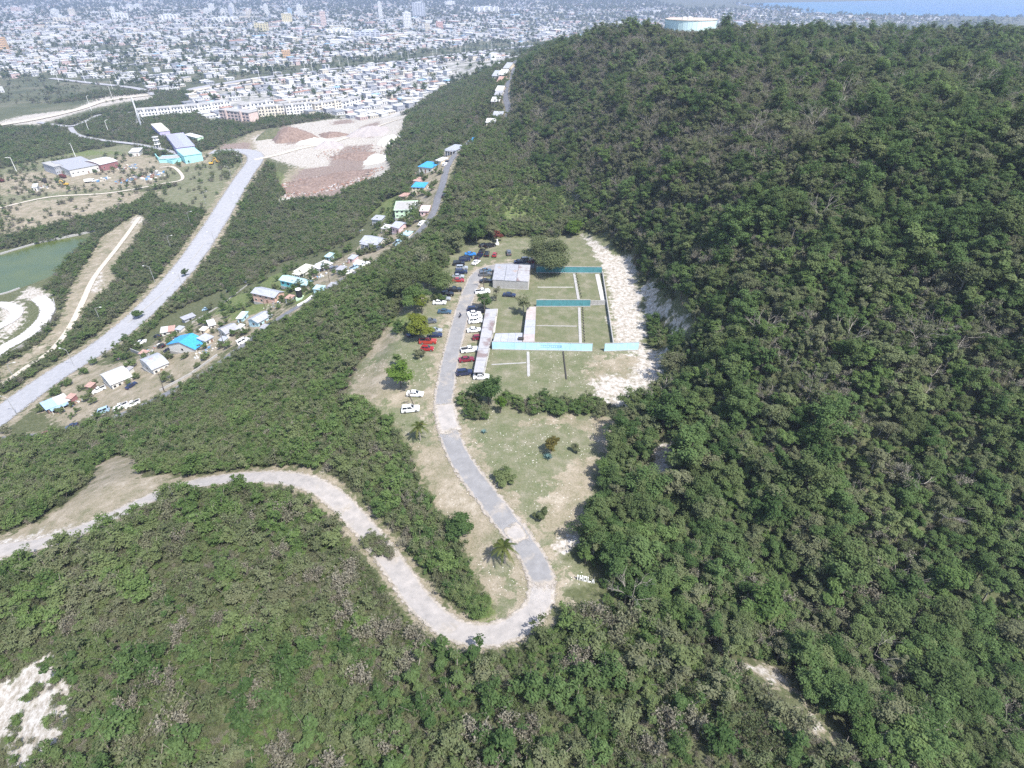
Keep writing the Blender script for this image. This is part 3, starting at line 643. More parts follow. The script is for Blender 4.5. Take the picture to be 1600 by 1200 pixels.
for s in range(3): proto('green_shrub', *shrub(61 + s, 1.35 + .15 * s, 2.1 + .25 * s, L_BRIGHT, 9 + s, 130, .13, .15))
for s in range(3): proto('olive_shrub', *shrub(71 + s, 1.3 + .15 * s, 1.9 + .25 * s, L_OLIVE, 10 + s, 110, .115, .3))
for s in range(2): proto('dark_shrub', *shrub(81 + s, 1.35 + .2 * s, 2.2 + .25 * s, L_DEEP, 9 + s, 130, .13, .15))
def dry_shrub(seed, hgt, leaves):
    rng = np.random.default_rng(seed); mb = MB()
    for k in range(9):
        a = .7 * k + rng.uniform(0, .5); fan(mb, rng, Vector((rng.uniform(-.3, .3), rng.uniform(-.3, .3), -.1)), Vector((math.cos(a) * .5, math.sin(a) * .5, 1)).normalized(), hgt * .36, .024, 2, .40)
    st = mb.mesh('stem'); st.materials.append(TWIG)
    v = np.array([tuple(x.co) for x in st.vertices]); v = v[v[:, 2] > hgt * .25]; P = v[rng.integers(0, len(v), leaves)] + rng.normal(0, .14, (leaves, 3))
    return quads_mesh('foliage', leaf_cloud(P, rng.normal(0, 1, (leaves, 3)) + np.array([0, 0, .4]), .10, rng), rng.random(leaves), L_DRY if seed % 2 else L_OLIVE), st
for s in range(3): proto('dry_shrub', *dry_shrub(91 + s, 1.9 + .2 * s, 620))

# heights on a regular grid for quick lookups
hx = np.arange(-640, 720, 4.0); hy = np.arange(-20, 1480, 4.0); HG = T.h(*np.meshgrid(hx, hy))
def hq(x, y):
    fx = np.clip((x - hx[0]) / 4, 0, len(hx) - 1.001); fy = np.clip((y - hy[0]) / 4, 0, len(hy) - 1.001); i = fx.astype(int); j = fy.astype(int); a = fx - i; b = fy - j
    return (HG[j, i] * (1 - a) + HG[j, i + 1] * a) * (1 - b) + (HG[j + 1, i] * (1 - a) + HG[j + 1, i + 1] * a) * b
def in_view(x, y, z, pad=90):
    u, v, d = project(x, y, z); return (d > 5) & (u > -pad) & (u < 1600 + pad) & (v > -60) & (v < 1200 + 1.2 * pad)
def not_hidden(x, y, z, slack=4.0):
    ok = np.ones(len(x), bool)
    for t in np.linspace(0.25, 0.97, 28): ok &= (CAM_H + (z - CAM_H) * t) > hq(x * t, y * t) - slack
    return ok

def world_poly(px, extra=()): return np.concatenate([poly(px), np.array(extra, float).reshape(-1, 2)])
FOREST = world_poly([(1340,1195),(1240,1105),(1130,1030),(1000,965),(940,925),(930,895),(896,866),(914,834),(938,765),(962,700),(972,642),(1005,620),(1035,552),(1042,535),(1030,500),(1008,450),(1002,405),(958,372),(930,345),
   (900,322),(870,300),(840,262),(800,225),(798,186),(802,150),(808,118)], [(30, 980), (120, 1050), (640, 900), (700, 300), (560, 5), (110, 2)])
BELT = world_poly([(0,700),(120,690),(200,660),(300,600),(400,540),(520,460),(600,410),(660,395),(700,390),(640,430),(625,470),(600,515),(540,560),(545,625),(610,660),(640,710),(690,815),(745,915),(772,960),(690,955),(645,905),(600,835),(540,765),(470,738),(340,738),(216,740),(215,712),(165,722),(100,785),(0,830),(-150,860),(-150,720)])
KNOLL = world_poly([(-100,880),(0,872),(100,850),(200,808),(300,768),(430,755),(520,800),(580,870),(640,950),(740,1020),(860,985),(940,930),(1000,968),(1130,1035),(1240,1110),(1340,1199)], [(110, 0), (-200, 0), (-300, 40)])
OPEN_W = [poly(p) for p in OPEN]
HAND_GAPS = [poly(p) for p in ([(560,620),(620,620),(680,700),(640,700)],)]

def candidates(P, spacing, rng):
    x0, y0 = P.min(0); x1, y1 = P.max(0); X, Y = np.meshgrid(np.arange(x0, x1, spacing), np.arange(y0, y1, spacing * .9)); X[::2] += spacing / 2
    X = (X + rng.uniform(-.42, .42, X.shape) * spacing).ravel(); Y = (Y + rng.uniform(-.42, .42, Y.shape) * spacing).ravel()
    return X, Y
def free_ground(X, Y, r):
    ok = np.ones(len(X), bool)
    for P in OPEN_W: ok &= soft_inside(P, X, Y, 2.0) < np.clip(.5 - .12 * r, .05, .4)
    for Q, w in ROAD_LINES:
        if Q[:, 1].min() > 900: continue
        m = (X > Q[:, 0].min() - w - 2) & (X < Q[:, 0].max() + w + 2) & (Y > Q[:, 1].min() - w - 2) & (Y < Q[:, 1].max() + w + 2) & ok
        k = np.where(m)[0]
        for i in range(0, len(k), 4000):
            s = k[i:i + 4000]; d = np.sqrt(((X[s, None] - Q[None, :, 0]) ** 2 + (Y[s, None] - Q[None, :, 1]) ** 2).min(1)); ok[s] &= d > w + 0.45 * np.minimum(r[s], 2.0)
    return ok

PLANTS = {k: [] for k in PROTO}            # kind -> rows x, y, z, rot, scale, variant
def scatter(P, spacing, weights, smin, smax, rng, inside=None, outside=(), ymax=1e9, clump=None, thin=0.0, low_for_tank=False, only=None, open_ground=False):
    X, Y = candidates(P, spacing, rng); Z = hq(X, Y); k = in_view(X, Y, Z) & (soft_inside(P, X, Y, .5) > .5) & (Y < ymax)
    for Q in outside: k &= soft_inside(Q, X, Y, .5) < .5
    if only is not None: k &= soft_inside(only, X, Y, .5) >= .5
    X, Y, Z = X[k], Y[k], Z[k]
    if thin: k = (value_noise(X, Y, 14, 5) * .6 + rng.random(len(X)) * .4) > thin; X, Y, Z = X[k], Y[k], Z[k]
    sc = rng.uniform(smin, smax, len(X)) * (0.88 + 0.32 * value_noise(X, Y, 17, 3)); k = (np.ones(len(X), bool) if open_ground else free_ground(X, Y, sc * 1.3)) & not_hidden(X, Y, Z + 3 * sc)
    if open_ground:
        for Q_, w_ in ROAD_LINES:
            for i in range(0, len(X), 4000): s = slice(i, i + 4000); k[s] &= ((X[s, None] - Q_[None, :, 0]) ** 2 + (Y[s, None] - Q_[None, :, 1]) ** 2).min(1) > (w_ + 1.5) ** 2
    if low_for_tank: u_, v_, _ = project(X, Y, Z + 6.3 * sc); k &= ~((np.abs(u_ - 1079) < 46) & (v_ < 41.5 + np.where(np.abs(u_ - 1079) < 25, 2, 0)) & (Y > 380))
    X, Y, Z, sc = X[k], Y[k], Z[k], sc[k]
    kinds = list(weights); w = np.array([weights[q] for q in kinds], float); w /= w.sum(); cw = np.cumsum(w)
    pick = np.clip(0.75 * (value_noise(X, Y, clump or 11, 8) - .5) * 1.6 + .5, 0, .999) * .40 + rng.random(len(X)) * .60
    # keep the shares while neighbours tend to be alike
    order = np.argsort(np.argsort(pick)) / max(1, len(pick)); ki = np.searchsorted(cw, order * .9999)
    Z = T.h(X, Y)
    for i in range(len(X)):
        q = kinds[min(ki[i], len(kinds) - 1)]; PLANTS[q].append((X[i], Y[i], Z[i], rng.uniform(0, 6.28), sc[i], int(rng.integers(len(PROTO[q])))))

rg = np.random.default_rng(99)
UPPER = np.array([(-60, 255), (25, 250), (60, 215), (110, 195), (190, 200), (300, 215), (640, 230), (640, 1000), (-60, 1100)], float)
DRYHILL = dict(green_tree=1.0, tall_tree=1.7, bright_tree=.35, olive_tree=4.4, dry_tree=5.6, bare_tree=.9)
LOWWOOD = dict(green_tree=4.6, tall_tree=1.8, bright_tree=2.6, olive_tree=2.4, dry_tree=.9, bare_tree=.3)
scatter(world_poly([(765,297),(855,286),(888,306),(878,330),(800,350),(760,336)]), 2.2, {'green_shrub': 4, 'olive_shrub': 3, 'dry_shrub': 1}, .45, 1.1, rg, thin=.38, open_ground=True)
scatter(world_poly([(1150,1030),(1195,1030),(1240,1055),(1325,1180),(1300,1186),(1240,1100),(1165,1054)]), 2.4, {'olive_shrub': 3, 'dry_shrub': 3}, .4, .8, rg, thin=.45, open_ground=True)
scatter(FOREST, 2.45, DRYHILL, .62, 1.0, rg, clump=17, low_for_tank=True, only=UPPER)
scatter(FOREST, 2.7, LOWWOOD, .62, 1.15, rg, clump=12, outside=[UPPER])
scatter(FOREST, 10.0, {'green_tree': 2, 'olive_tree': 2, 'bright_tree': 1, 'bare_tree': .7}, 1.15, 1.7, rg, clump=13, low_for_tank=True)
scatter(FOREST, 2.6, {'dark_shrub': 3, 'olive_shrub': 3, 'green_shrub': 2.4, 'dry_shrub': 2.4}, .7, 1.3, rg, ymax=260)
scatter(BELT, 1.9, {'green_shrub': 4.5, 'dark_shrub': 1.6, 'olive_shrub': 2.2, 'dry_shrub': 1.0}, .8, 1.5, rg, clump=12)
scatter(BELT, 7.5, {'bright_tree': 2, 'olive_tree': 1.2, 'dry_tree': .5}, .45, .75, rg)
scatter(KNOLL, 4.0, {'green_shrub': 3, 'olive_shrub': 3, 'dark_shrub': .6, 'dry_shrub': 1.5}, .5, .85, rg, outside=[FOREST], clump=9)
scatter(KNOLL, 1.0, {'green_shrub': 2.6, 'olive_shrub': 4.4, 'dry_shrub': 4.6, 'dark_shrub': .1}, .30, .60, rg, outside=[FOREST], clump=7)
REST = np.array([(-640, 20), (60, 20), (60, 420), (70, 700), (60, 1000), (10, 1000), (-640, 1000)], float)
scatter(REST, 2.4, {'green_shrub': 3.0, 'olive_shrub': 4.4, 'dry_shrub': 3.0, 'dark_shrub': .9}, .7, 1.4, rg, outside=[FOREST, BELT, KNOLL], ymax=480, clump=22, thin=.27)
WORKS = world_poly([(0,262),(60,250),(200,228),(330,240),(372,256),(365,288),(335,330),(255,316),(205,320),(120,345),(0,370)])
scatter(WORKS, 6.0, {'olive_shrub': 4, 'green_shrub': 2, 'dry_shrub': 3}, .9, 1.8, rg, thin=.55, open_ground=True)
VILLAGE = world_poly([(60,640),(250,530),(345,460),(440,415),(560,372),(605,312),(690,228),(725,228),(690,290),(680,345),(605,398),(500,455),(380,540),(260,614),(120,665)])
scatter(VILLAGE, 6.5, {'olive_shrub': 3, 'green_shrub': 4, 'dark_shrub': 2}, .8, 1.6, rg, thin=.5, open_ground=True)
scatter(REST, 4.0, {'green_shrub': 2.4, 'olive_shrub': 4.2, 'dry_shrub': 2.6, 'dark_shrub': .9}, 1.2, 2.1, rg, outside=[FOREST, poly(URBAN[0])], clump=40, thin=.22)

def clump_of(where, n, rad, kinds, smin, smax):
    """bushes growing inside the clearing"""
    for px in where:
        c = at(*px)
        for _ in range(n):
            a, q = rg.uniform(0, 6.28), rad * math.sqrt(rg.random()); x, y = c[0] + q * math.cos(a), c[1] + q * math.sin(a); k = kinds[int(rg.integers(len(kinds)))]
            PLANTS[k].append((x, y, H(x, y), rg.uniform(0, 6.28), rg.uniform(smin, smax), int(rg.integers(len(PROTO[k])))))
clump_of([(800,628),(825,640),(845,632),(865,640),(885,634),(905,642),(925,636),(940,645),(750,648),(735,630)], 13, 2.6, ['green_shrub', 'olive_shrub', 'dark_shrub', 'dry_shrub'], .8, 1.35)
clump_of([(592,858),(600,870),(585,848)], 6, 1.6, ['dry_shrub', 'dry_shrub', 'olive_shrub'], .9, 1.3)
clump_of([(605,505),(640,455),(655,440),(670,425),(690,415),(625,520),(590,500),(700,398),(680,470)], 7, 3.0, ['green_shrub', 'olive_shrub', 'dark_shrub'], .8, 1.4)
clump_of([(725,930),(745,955),(735,945),(715,925)], 6, 1.6, ['green_shrub', 'green_shrub', 'dark_shrub'], .8, 1.2)
clump_of([(870,335),(770,345),(790,355),(720,380),(740,370),(690,375)], 9, 5.0, ['green_shrub', 'olive_shrub', 'dark_shrub'], .9, 1.5)
clump_of([(240,512),(215,545),(190,560),(250,500),(110,600),(90,615),(130,585),(70,640),(200,560)], 4, 2.0, ['green_shrub', 'dark_shrub'], .9, 1.4)
clump_of([(430,450),(540,395),(520,400),(575,410),(545,440),(510,462),(600,330),(610,350),(630,345),(640,330),(645,350),(655,300),(650,283),(665,280),(680,255),(560,400),(480,452),(455,455),(410,440),(400,470),(385,480),(535,430),(580,395),(600,385),(610,365),(630,372),(645,308),(668,308),(675,290),(690,272),(625,315),(590,355),(570,395)], 4, 2.4, ['green_shrub', 'dark_shrub', 'olive_shrub'], .8, 1.3)
clump_of([(335,520),(352,508),(292,500),(320,560),(385,520),(265,560),(170,590),(290,560),(310,575),(395,470),(270,535),(230,560),(205,570),(345,540),(370,512),(400,508),(310,520),(290,545),(150,600),(130,610),(215,590)], 3, 1.6, ['green_shrub', 'olive_shrub'], .6, 1.1)
clump_of([(50,1090),(95,1100),(120,1060),(20,1150),(100,1165),(70,1040),(110,1130),(115,1085),(90,1060),(60,1030),(35,1170),(60,1185),(75,1150),(128,1110),(10,1060),(120,1140)], 4, 1.8, ['olive_shrub', 'green_shrub', 'dry_shrub'], .45, .9)

KIND_NAME = {'tall_tree': 'tree', 'green_tree': 'tree', 'olive_tree': 'tree', 'bright_tree': 'tree', 'dry_tree': 'dry_tree', 'bare_tree': 'bare_tree', 'green_shrub': 'shrub', 'olive_shrub': 'shrub', 'dark_shrub': 'shrub', 'dry_shrub': 'dry_shrub'}
LOOK = {'tall_tree': 'slim upright', 'green_tree': 'deep green', 'olive_tree': 'olive green', 'bright_tree': 'bright green', 'dry_tree': 'half bare brownish', 'bare_tree': 'leafless pale limbed', 'green_shrub': 'bright green', 'olive_shrub': 'dull olive', 'dark_shrub': 'dark green', 'dry_shrub': 'dry grey brown'}
MARKS = [(740,1005,'the hairpin bend'),(915,905,'the white letters'),(845,890,'the road end of the stony clearing'),(950,680,'the stony clearing'),(960,590,'the chalk strip'),(1045,495,'the chalk cutting'),(900,300,'the head of the chalk strip'),(1078,40,'the hilltop tank'),(812,90,'the far road'),
  (1200,1060,'the stony footpath on the spur'),(1295,1150,'the lower end of the footpath'),(1560,900,'the gully at the right edge'),(1400,1010,'the gully below the wood'),(1590,1190,'the bottom right corner'),(1590,600,'the right edge half way up'),(1590,250,'the right edge high up'),(1300,700,'the middle of the wooded slope'),(1350,400,'the upper middle of the wooded slope'),(1150,250,'the hillside above the range'),
  (1030,720,'the bare patch in the wood'),(1450,1190,'the lower right of the picture'),(1000,1190,'the bottom middle'),(850,1190,'the bottom edge below the bend'),(600,1190,'the front foot of the knoll'),(420,1190,'the bottom edge of the knoll'),(220,1190,'the bottom edge by the chalk scar'),(70,1090,'the chalk scar'),(20,960,'the left edge above the chalk scar'),(250,1000,'the middle of the knoll'),(540,1000,'the pale bald patch of the knoll'),
  (400,860,'the top of the knoll'),(560,820,'the lower gravel bend'),(640,930,'the gravel slope'),(200,800,'the bare earth bank'),(720,830,'the round dark tree'),(790,860,'the coconut palm'),(640,640,'the white estate car'),(545,600,'the bare brown bank'),(290,670,'the leaning pole'),(80,690,'the timber shed'),(330,590,'the blue tarp roof'),(450,510,'the timber house'),(590,400,'the broad zinc roof'),(690,300,'the upper village road'),(650,500,'the yellow green tree'),(745,390,'the end of the car park'),(860,640,'the hedge below the range'),(240,470,'the wide highway'),(60,420,'the green pond'),(150,250,'the long sheds')]
def place_words(x, y, z):
    u, v, _ = project(x, y, z); m = min(MARKS, key=lambda p: (p[0] - u) ** 2 + (p[1] - v) ** 2); du, dv = u - m[0], v - m[1]; q = math.hypot(du, dv)
    if q < 22: return 'right at ' + m[2]
    s = ['right of', 'below right of', 'below', 'below left of', 'left of', 'above left of', 'above', 'above right of'][int(round(math.atan2(dv, du) / (math.pi / 4))) % 8]
    return ('just ' if q < 55 else ('' if q < 105 else 'well ')) + s + ' ' + m[2]

BIGGEST = 300
def plant_root(kind, row, parts=True):
    x, y, z, rz, sc, vi = row; cr, tr, _ = PROTO[kind][vi]; nm = KIND_NAME[kind]
    size = 'small' if sc < .75 else ('large' if sc > 1.05 else 'middling'); noun = 'tree' if 'tree' in nm else 'bush'
    label = f"{size} {LOOK[kind]} {noun} {place_words(x, y, z)}"
    o = empty(nm, (x, y, z - .05), rz, label, 'tree' if 'tree' in nm else 'shrub', {'tree': 'trees of the hillside wood', 'dry_tree': 'dry trees of the hillside wood', 'bare_tree': 'leafless trees of the hillside wood', 'shrub': 'bushes of the scrub', 'dry_shrub': 'dry bushes of the scrub'}[nm], sc)
    if 'tree' in nm: 
        if cr is not None: link('crown', cr, o)
        link('trunk', tr, o)
    else:
        link('foliage', cr, o); link('stem', tr, o)

groups = {}
for k, rows in PLANTS.items():
    for r in rows: groups.setdefault(KIND_NAME[k], []).append((k, r))
rest = {}
for nm, rows in groups.items():
    A = np.array([r[:5] for _, r in rows]); u, v, d = project(A[:, 0], A[:, 1], A[:, 2] + 1); vis = (u > 0) & (u < 1600) & (v > 0) & (v < 1200)
    order = np.argsort(-(A[:, 4] / d) * np.where(vis, 1, .001)); n = BIGGEST if nm in ('tree', 'shrub') else 300
    for i in order[:n]: plant_root(*rows[i])
    for i in order[n:]: rest.setdefault('wood' if 'tree' in nm else 'scrub', []).append(rows[i])

def instance_stuff(name, rows):
    """one object: a point for every plant, each drawing one of the plant meshes"""
    col = bpy.data.collections.new(name + ' sources'); index = {}
    n = 0
    for k in PROTO:
        for vi, pr in enumerate(PROTO[k]):
            o = bpy.data.objects.new('source_%03d' % n, pr[2]); col.objects.link(o); index[(k, vi)] = n; n += 1
    me = bpy.data.meshes.new(name); me.from_pydata([(r[0], r[1], r[2] - .05) for _, r in rows], [], [])
    for an, ty, vals in (('which', 'INT', [index[(k, r[5])] for k, r in rows]), ('turn', 'FLOAT', [r[3] for _, r in rows]), ('size', 'FLOAT', [r[4] for _, r in rows])):
        t = me.attributes.new(an, ty, 'POINT'); t.data.foreach_set('value', vals)
    o = link(name, me); ng = bpy.data.node_groups.new(name, 'GeometryNodeTree'); ng.interface.new_socket('Geometry', in_out='INPUT', socket_type='NodeSocketGeometry'); ng.interface.new_socket('Geometry', in_out='OUTPUT', socket_type='NodeSocketGeometry')
    N, L = ng.nodes, ng.links; gi = N.new('NodeGroupInput'); go = N.new('NodeGroupOutput'); ci = N.new('GeometryNodeCollectionInfo'); ci.inputs['Collection'].default_value = col; ci.inputs['Separate Children'].default_value = True; ci.inputs['Reset Children'].default_value = True
    ip = N.new('GeometryNodeInstanceOnPoints'); ip.inputs['Pick Instance'].default_value = True
    def attr(nm, ty):
        a = N.new('GeometryNodeInputNamedAttribute'); a.data_type = ty; a.inputs['Name'].default_value = nm; return a.outputs['Attribute']
    cx = N.new('ShaderNodeCombineXYZ'); L.new(attr('turn', 'FLOAT'), cx.inputs[2])
    L.new(gi.outputs[0], ip.inputs['Points']); L.new(ci.outputs[0], ip.inputs['Instance']); L.new(attr('which', 'INT'), ip.inputs['Instance Index']); L.new(cx.outputs[0], ip.inputs['Rotation']); L.new(attr('size', 'FLOAT'), ip.inputs['Scale']); L.new(ip.outputs[0], go.inputs[0])
    md = o.modifiers.new('plants', 'NODES'); md.node_group = ng; tag(o, kind='stuff'); return o
for nm, rows in rest.items(): instance_stuff(nm, rows)
print('PLANTS', {k: len(v) for k, v in PLANTS.items()})

# ---- the range on the plateau ---------------------------------------------------------
CONC = mat('concrete', (0.34, 0.33, 0.315), 0.9, 0.15, 1.2, stain=((0.30, 0.27, 0.24), 0.4, 0.62))
CONC_ROOF = mat('stained_roof_concrete', (0.33, 0.325, 0.335), 0.9, 0.12, 1.0, stain=((0.20, 0.155, 0.15), 0.22, 0.53))
METAL_ROOF = mat('lilac_metal_roof', (0.36, 0.37, 0.43), 0.5, 0.12, 0.7, wave=3.0)
METAL_GREY = mat('grey_metal_roof', (0.31, 0.31, 0.33), 0.5, 0.14, 0.7, wave=3.0, stain=((0.33, 0.27, 0.24), 0.3, 0.62))
PINK_ROOF = mat('pinkish_roof', (0.38, 0.33, 0.315), 0.8, 0.15, 0.8)
TEAL = mat('teal_paint', (0.075, 0.235, 0.26), 0.7, 0.12, 0.6, stain=((0.055, 0.18, 0.19), 0.5, 0.6))
SKYBLUE = mat('pale_blue_paint', (0.42, 0.66, 0.76), 0.75, 0.10, 0.5, stain=((0.55, 0.74, 0.80), 0.3, 0.6))
BLUE_PRINT = mat('blue_lettering', (0.22, 0.42, 0.58), 0.8, 0.1)
DARK = mat('dark_timber', (0.05, 0.045, 0.04), 0.9, 0.3, 3)
WHITE = mat('white_paint', (0.78, 0.77, 0.74), 0.7, 0.06, 0.6)
STEEL = mat('galvanised_steel', (0.42, 0.42, 0.42), 0.5, 0.1, 2, metal=0.4)
SHADE_WALL = mat('grey_wall', (0.30, 0.30, 0.30), 0.9, 0.15, 0.8)
GLASS = mat('window_glass', (0.02, 0.025, 0.03), 0.12, 0.1, 0.5, spec=0.6)
GRASSY = MATS.get('leaf_bright_green')

PZ = 58.0
def gp(u, v, dz=0.0):
    """ground point seen at a pixel, or the point dz above the plateau seen there"""
    if dz: x, y = at_z(u, v, PZ + dz); return Vector((x, y, PZ + dz))
    return Vector(at(u, v))

def strip_box(mb, a, b, width, z0, z1, mi=0):
    a, b = Vector((a[0], a[1])), Vector((b[0], b[1])); d = (b - a).normalized(); n = Vector((-d.y, d.x)) * width / 2
    mb.prism([tuple(a - n), tuple(b - n), tuple(b + n), tuple(a + n)], z0, z1, mi)

def target_wall(px0, px1, hgt, m, label, name='wall', panels=6, cat='wall', coping=True):
    a, b = gp(*px0), gp(*px1); L = (b - a).length; ang = math.atan2(b.y - a.y, b.x - a.x); z = H((a.x + b.x) / 2, (a.y + b.y) / 2)
    r = empty(name, (a.x, a.y, z), ang, label, cat); w = L / panels
    pm = MB(); pm.box(0, w - .03, -.10, .10, -.5, hgt); pme = pm.mesh('panel'); pme.materials.append(m)
    for k in range(panels): o = link('panel', pme, r); o.location = (k * w, 0, 0)
    if coping: c = MB(); c.box(-.05, L + .02, -.14, .14, hgt, hgt + .08); c.build('coping', CONC, r)
    f = MB(); f.box(-.1, L + .1, -.22, .22, 0, .28); f.build('footing', CONC, r)
    return r, L
target_wall((838,426), (940,427), 2.5, TEAL, 'dark teal painted wall at the far end of the range, crossed by tree shadow', panels=8)
target_wall((838,479), (922,479), 2.5, TEAL, 'dark teal painted wall across the middle of the range', panels=7)
target_wall((922,477), (945,476), 1.6, CONC, 'short bare concrete wall at the right end of the middle teal wall', panels=2)
wr, wl_ = target_wall((769,546), (925,549), 2.7, SKYBLUE, 'long pale blue wall with faint blue lettering across the range', panels=9)
target_wall((944,549), (997,547), 2.7, SKYBLUE, 'short pale blue wall beside the chalk strip, past the gap', panels=3)
# the faint lettering: outlined blue blocks, not readable in the photograph
lt = MB(); x0, x1, zc, hh = wl_ * .485, wl_ * .69, 1.55, .42
for xa, xb in ((x0, x0 + 2.7), (x0 + 3.0, x0 + 4.9), (x1 - 1.15, x1)):
    lt.box(xa, xb, -.125, -.105, zc + hh - .11, zc + hh); lt.box(xa, xb, -.125, -.105, zc - hh, zc - hh + .11)
for q in (x0 + .75, x0 + 1.5, x0 + 2.6, x0 + 3.05, x0 + 3.75, x0 + 4.3, x0 + 5.1, x0 + 5.45, x0 + 5.8, x0 + 6.1, x1 - 1.1, x1 - .12):
    lt.box(q, q + .13, -.1255, -.1045, zc - hh + .02, zc + hh - .02)
lt.build('lettering', BLUE_PRINT, wr)

def roof_quad(name, corners, dz, mats_, label, cat, panels, post=True, back=True, thick=.16, wallm=None, across=1):
    """flat canopy over four surveyed corners: roof panels, posts, a rear wall"""
    P = [gp(u, v, dz) for u, v in corners]; c = sum(P, Vector()) / 4; r = empty(name, (c.x, c.y, PZ), 0, label, cat); Q = [p - Vector((c.x, c.y, PZ)) for p in P]
    for k in range(panels):
        for j in range(across):
            t0, t1 = k / panels + .003, (k + 1) / panels - .003; s0, s1 = j / across + .004 * (across > 1), (j + 1) / across - .004 * (across > 1)
            A = lambda s, t: (Q[0].lerp(Q[1], s)).lerp(Q[3].lerp(Q[2], s), t)
            q = [A(s0, t0), A(s1, t0), A(s1, t1), A(s0, t1)]; mb = MB(); zz = dz + .02 * ((k + j) % 3); n = [(v.x, v.y) for v in q]
            mb.prism(n[::-1] if (n[1][0] - n[0][0]) * (n[2][1] - n[0][1]) - (n[1][1] - n[0][1]) * (n[2][0] - n[0][0]) < 0 else n, zz - thick, zz)
            mb.build('roof_panel', mats_[(k * across + j) % len(mats_)], r)
    if post:
        pm = MB(); pm.box(-.1, .1, -.1, .1, -.4, dz - thick); pme = pm.mesh('post'); pme.materials.append(CONC)
        for k in range(panels + 1):
            for s in (.06, .94): o = link('post', pme, r); v = Q[0].lerp(Q[1], s).lerp(Q[3].lerp(Q[2], s), min(max(k / panels, .02), .98)); o.location = (v.x, v.y, 0)
    if back:
        for i0, i1 in back:
            mb = MB(); a, b = Q[i0] * 1.0, Q[i1] * 1.0; cc = sum(Q, Vector()) / 4; a = a.lerp(cc, .03); b = b.lerp(cc, .03); strip_box(mb, a, b, .16, -.3, dz - thick); mb.build('rear_wall', wallm or SHADE_WALL, r)
    fl = MB(); n = [(v.x, v.y) for v in Q]; fl.prism(n if (n[1][0] - n[0][0]) * (n[2][1] - n[0][1]) - (n[1][1] - n[0][1]) * (n[2][0] - n[0][0]) > 0 else n[::-1], -.3, .10); fl.build('floor_slab', CONC, r)
    return r
roof_quad('range_shelter', [(759,483),(777,482),(755,582),(740,582)], 2.5, [CONC_ROOF], 'long open shelter with stained flat concrete roof beside the row of white cars', 'shelter', 6, back=[(0, 3)])
roof_quad('range_shelter', [(774,521),(816.5,520),(816,534),(770,534)], 2.5, [METAL_ROOF], 'low shelter with bluish metal roof joining the two long shelters behind the pale blue wall', 'shelter', 1, across=4, back=[])
roof_quad('range_shelter', [(823.5,479),(837.5,479),(835,534),(817,534)], 2.6, [PINK_ROOF, PINK_ROOF, METAL_ROOF, METAL_ROOF], 'narrow shelter with pink and lilac roof sheets along the inner lawn', 'shelter', 5, back=[(0, 3)])
roof_quad('range_building', [(774,412),(829,414),(826,440),(769,437)], 3.2, [METAL_GREY, METAL_GREY, CONC_ROOF], 'grey flat metal roofed building at the end of the access road', 'building', 3, across=3, back=[(0, 3), (3, 2), (0, 1)], wallm=CONC)

def kerb(px0, px1, width, hgt, m, label, name='concrete_kerb', cat='kerb'):
    a, b = gp(*px0), gp(*px1); z = H((a.x + b.x) / 2, (a.y + b.y) / 2); mb = MB(); strip_box(mb, a, b, width, z - .3, z + hgt); return tag(mb.build(name, m), label, cat)
kerb((897,428), (904,468), .9, .16, CONC, 'pale concrete path between the far and middle teal walls')
kerb((905,481), (907,537), .9, .16, CONC, 'pale concrete path between the middle teal wall and the pale blue wall')
PALEC = mat('pale_concrete_slab', (.46, .44, .41), .9, .12, 1.0)
kerb((933,429), (943,474), 1.5, .14, PALEC, 'broad whitish concrete slab beside the right boundary wall')
kerb((840,449), (896,449), .35, .12, PALEC, 'thin white concrete strip across the far lawn')
kerb((838,509), (901,510), .35, .12, CONC, 'thin grey concrete strip across the middle lawn')
kerb((825,550), (826,588), .8, .16, CONC, 'pale concrete path running out below the pale blue wall')
kerb((768,570), (822,567), .4, .12, CONC, 'thin concrete strip left of the path below the pale blue wall')
kerb((880,550), (885,593), .3, .35, DARK, 'dark low sleeper wall below the pale blue wall')
kerb((941,428), (958,541), .28, 1.3, CONC, 'long low concrete boundary wall beside the chalk strip', 'boundary_wall', 'wall')
kerb((777,483), (772,520), .5, .12, PALEC, 'narrow white kerb along the left side of the inner lawn')
pm = MB(); pm.box(-.06, .06, -.06, .06, -.2, .95); pm.box(-.22, .22, -.045, .045, .6, .95); stake = pm.mesh('target_stand'); stake.materials.append(DARK)
def stands(px0, px1, n, where):
    a, b = gp(*px0), gp(*px1)
    for k in range(n):
        p = a.lerp(b, k / (n - 1)); o = link('target_stand', stake); o.location = (p.x, p.y, H(p.x, p.y)); tag(o, 'small dark target stand in the row ' + where, 'target stand', 'target stands of the range ' + where)
stands((910,484), (913,535), 13, 'along the nearer concrete path'); stands((900,430), (908,466), 9, 'along the far concrete path')
# cabinet behind the pale blue wall
c = gp(814, 530, 2.6); mb = MB(); mb.box(-.8, .8, -.6, .6, -.6, .25); mb.box(-.85, .85, -.65, .65, .25, .32); o = tag(mb.build('dark_hatch', DARK), 'black hatch box on the shelter roof behind the pale blue wall', 'hatch'); o.location = (c.x, c.y, PZ + 2.75)

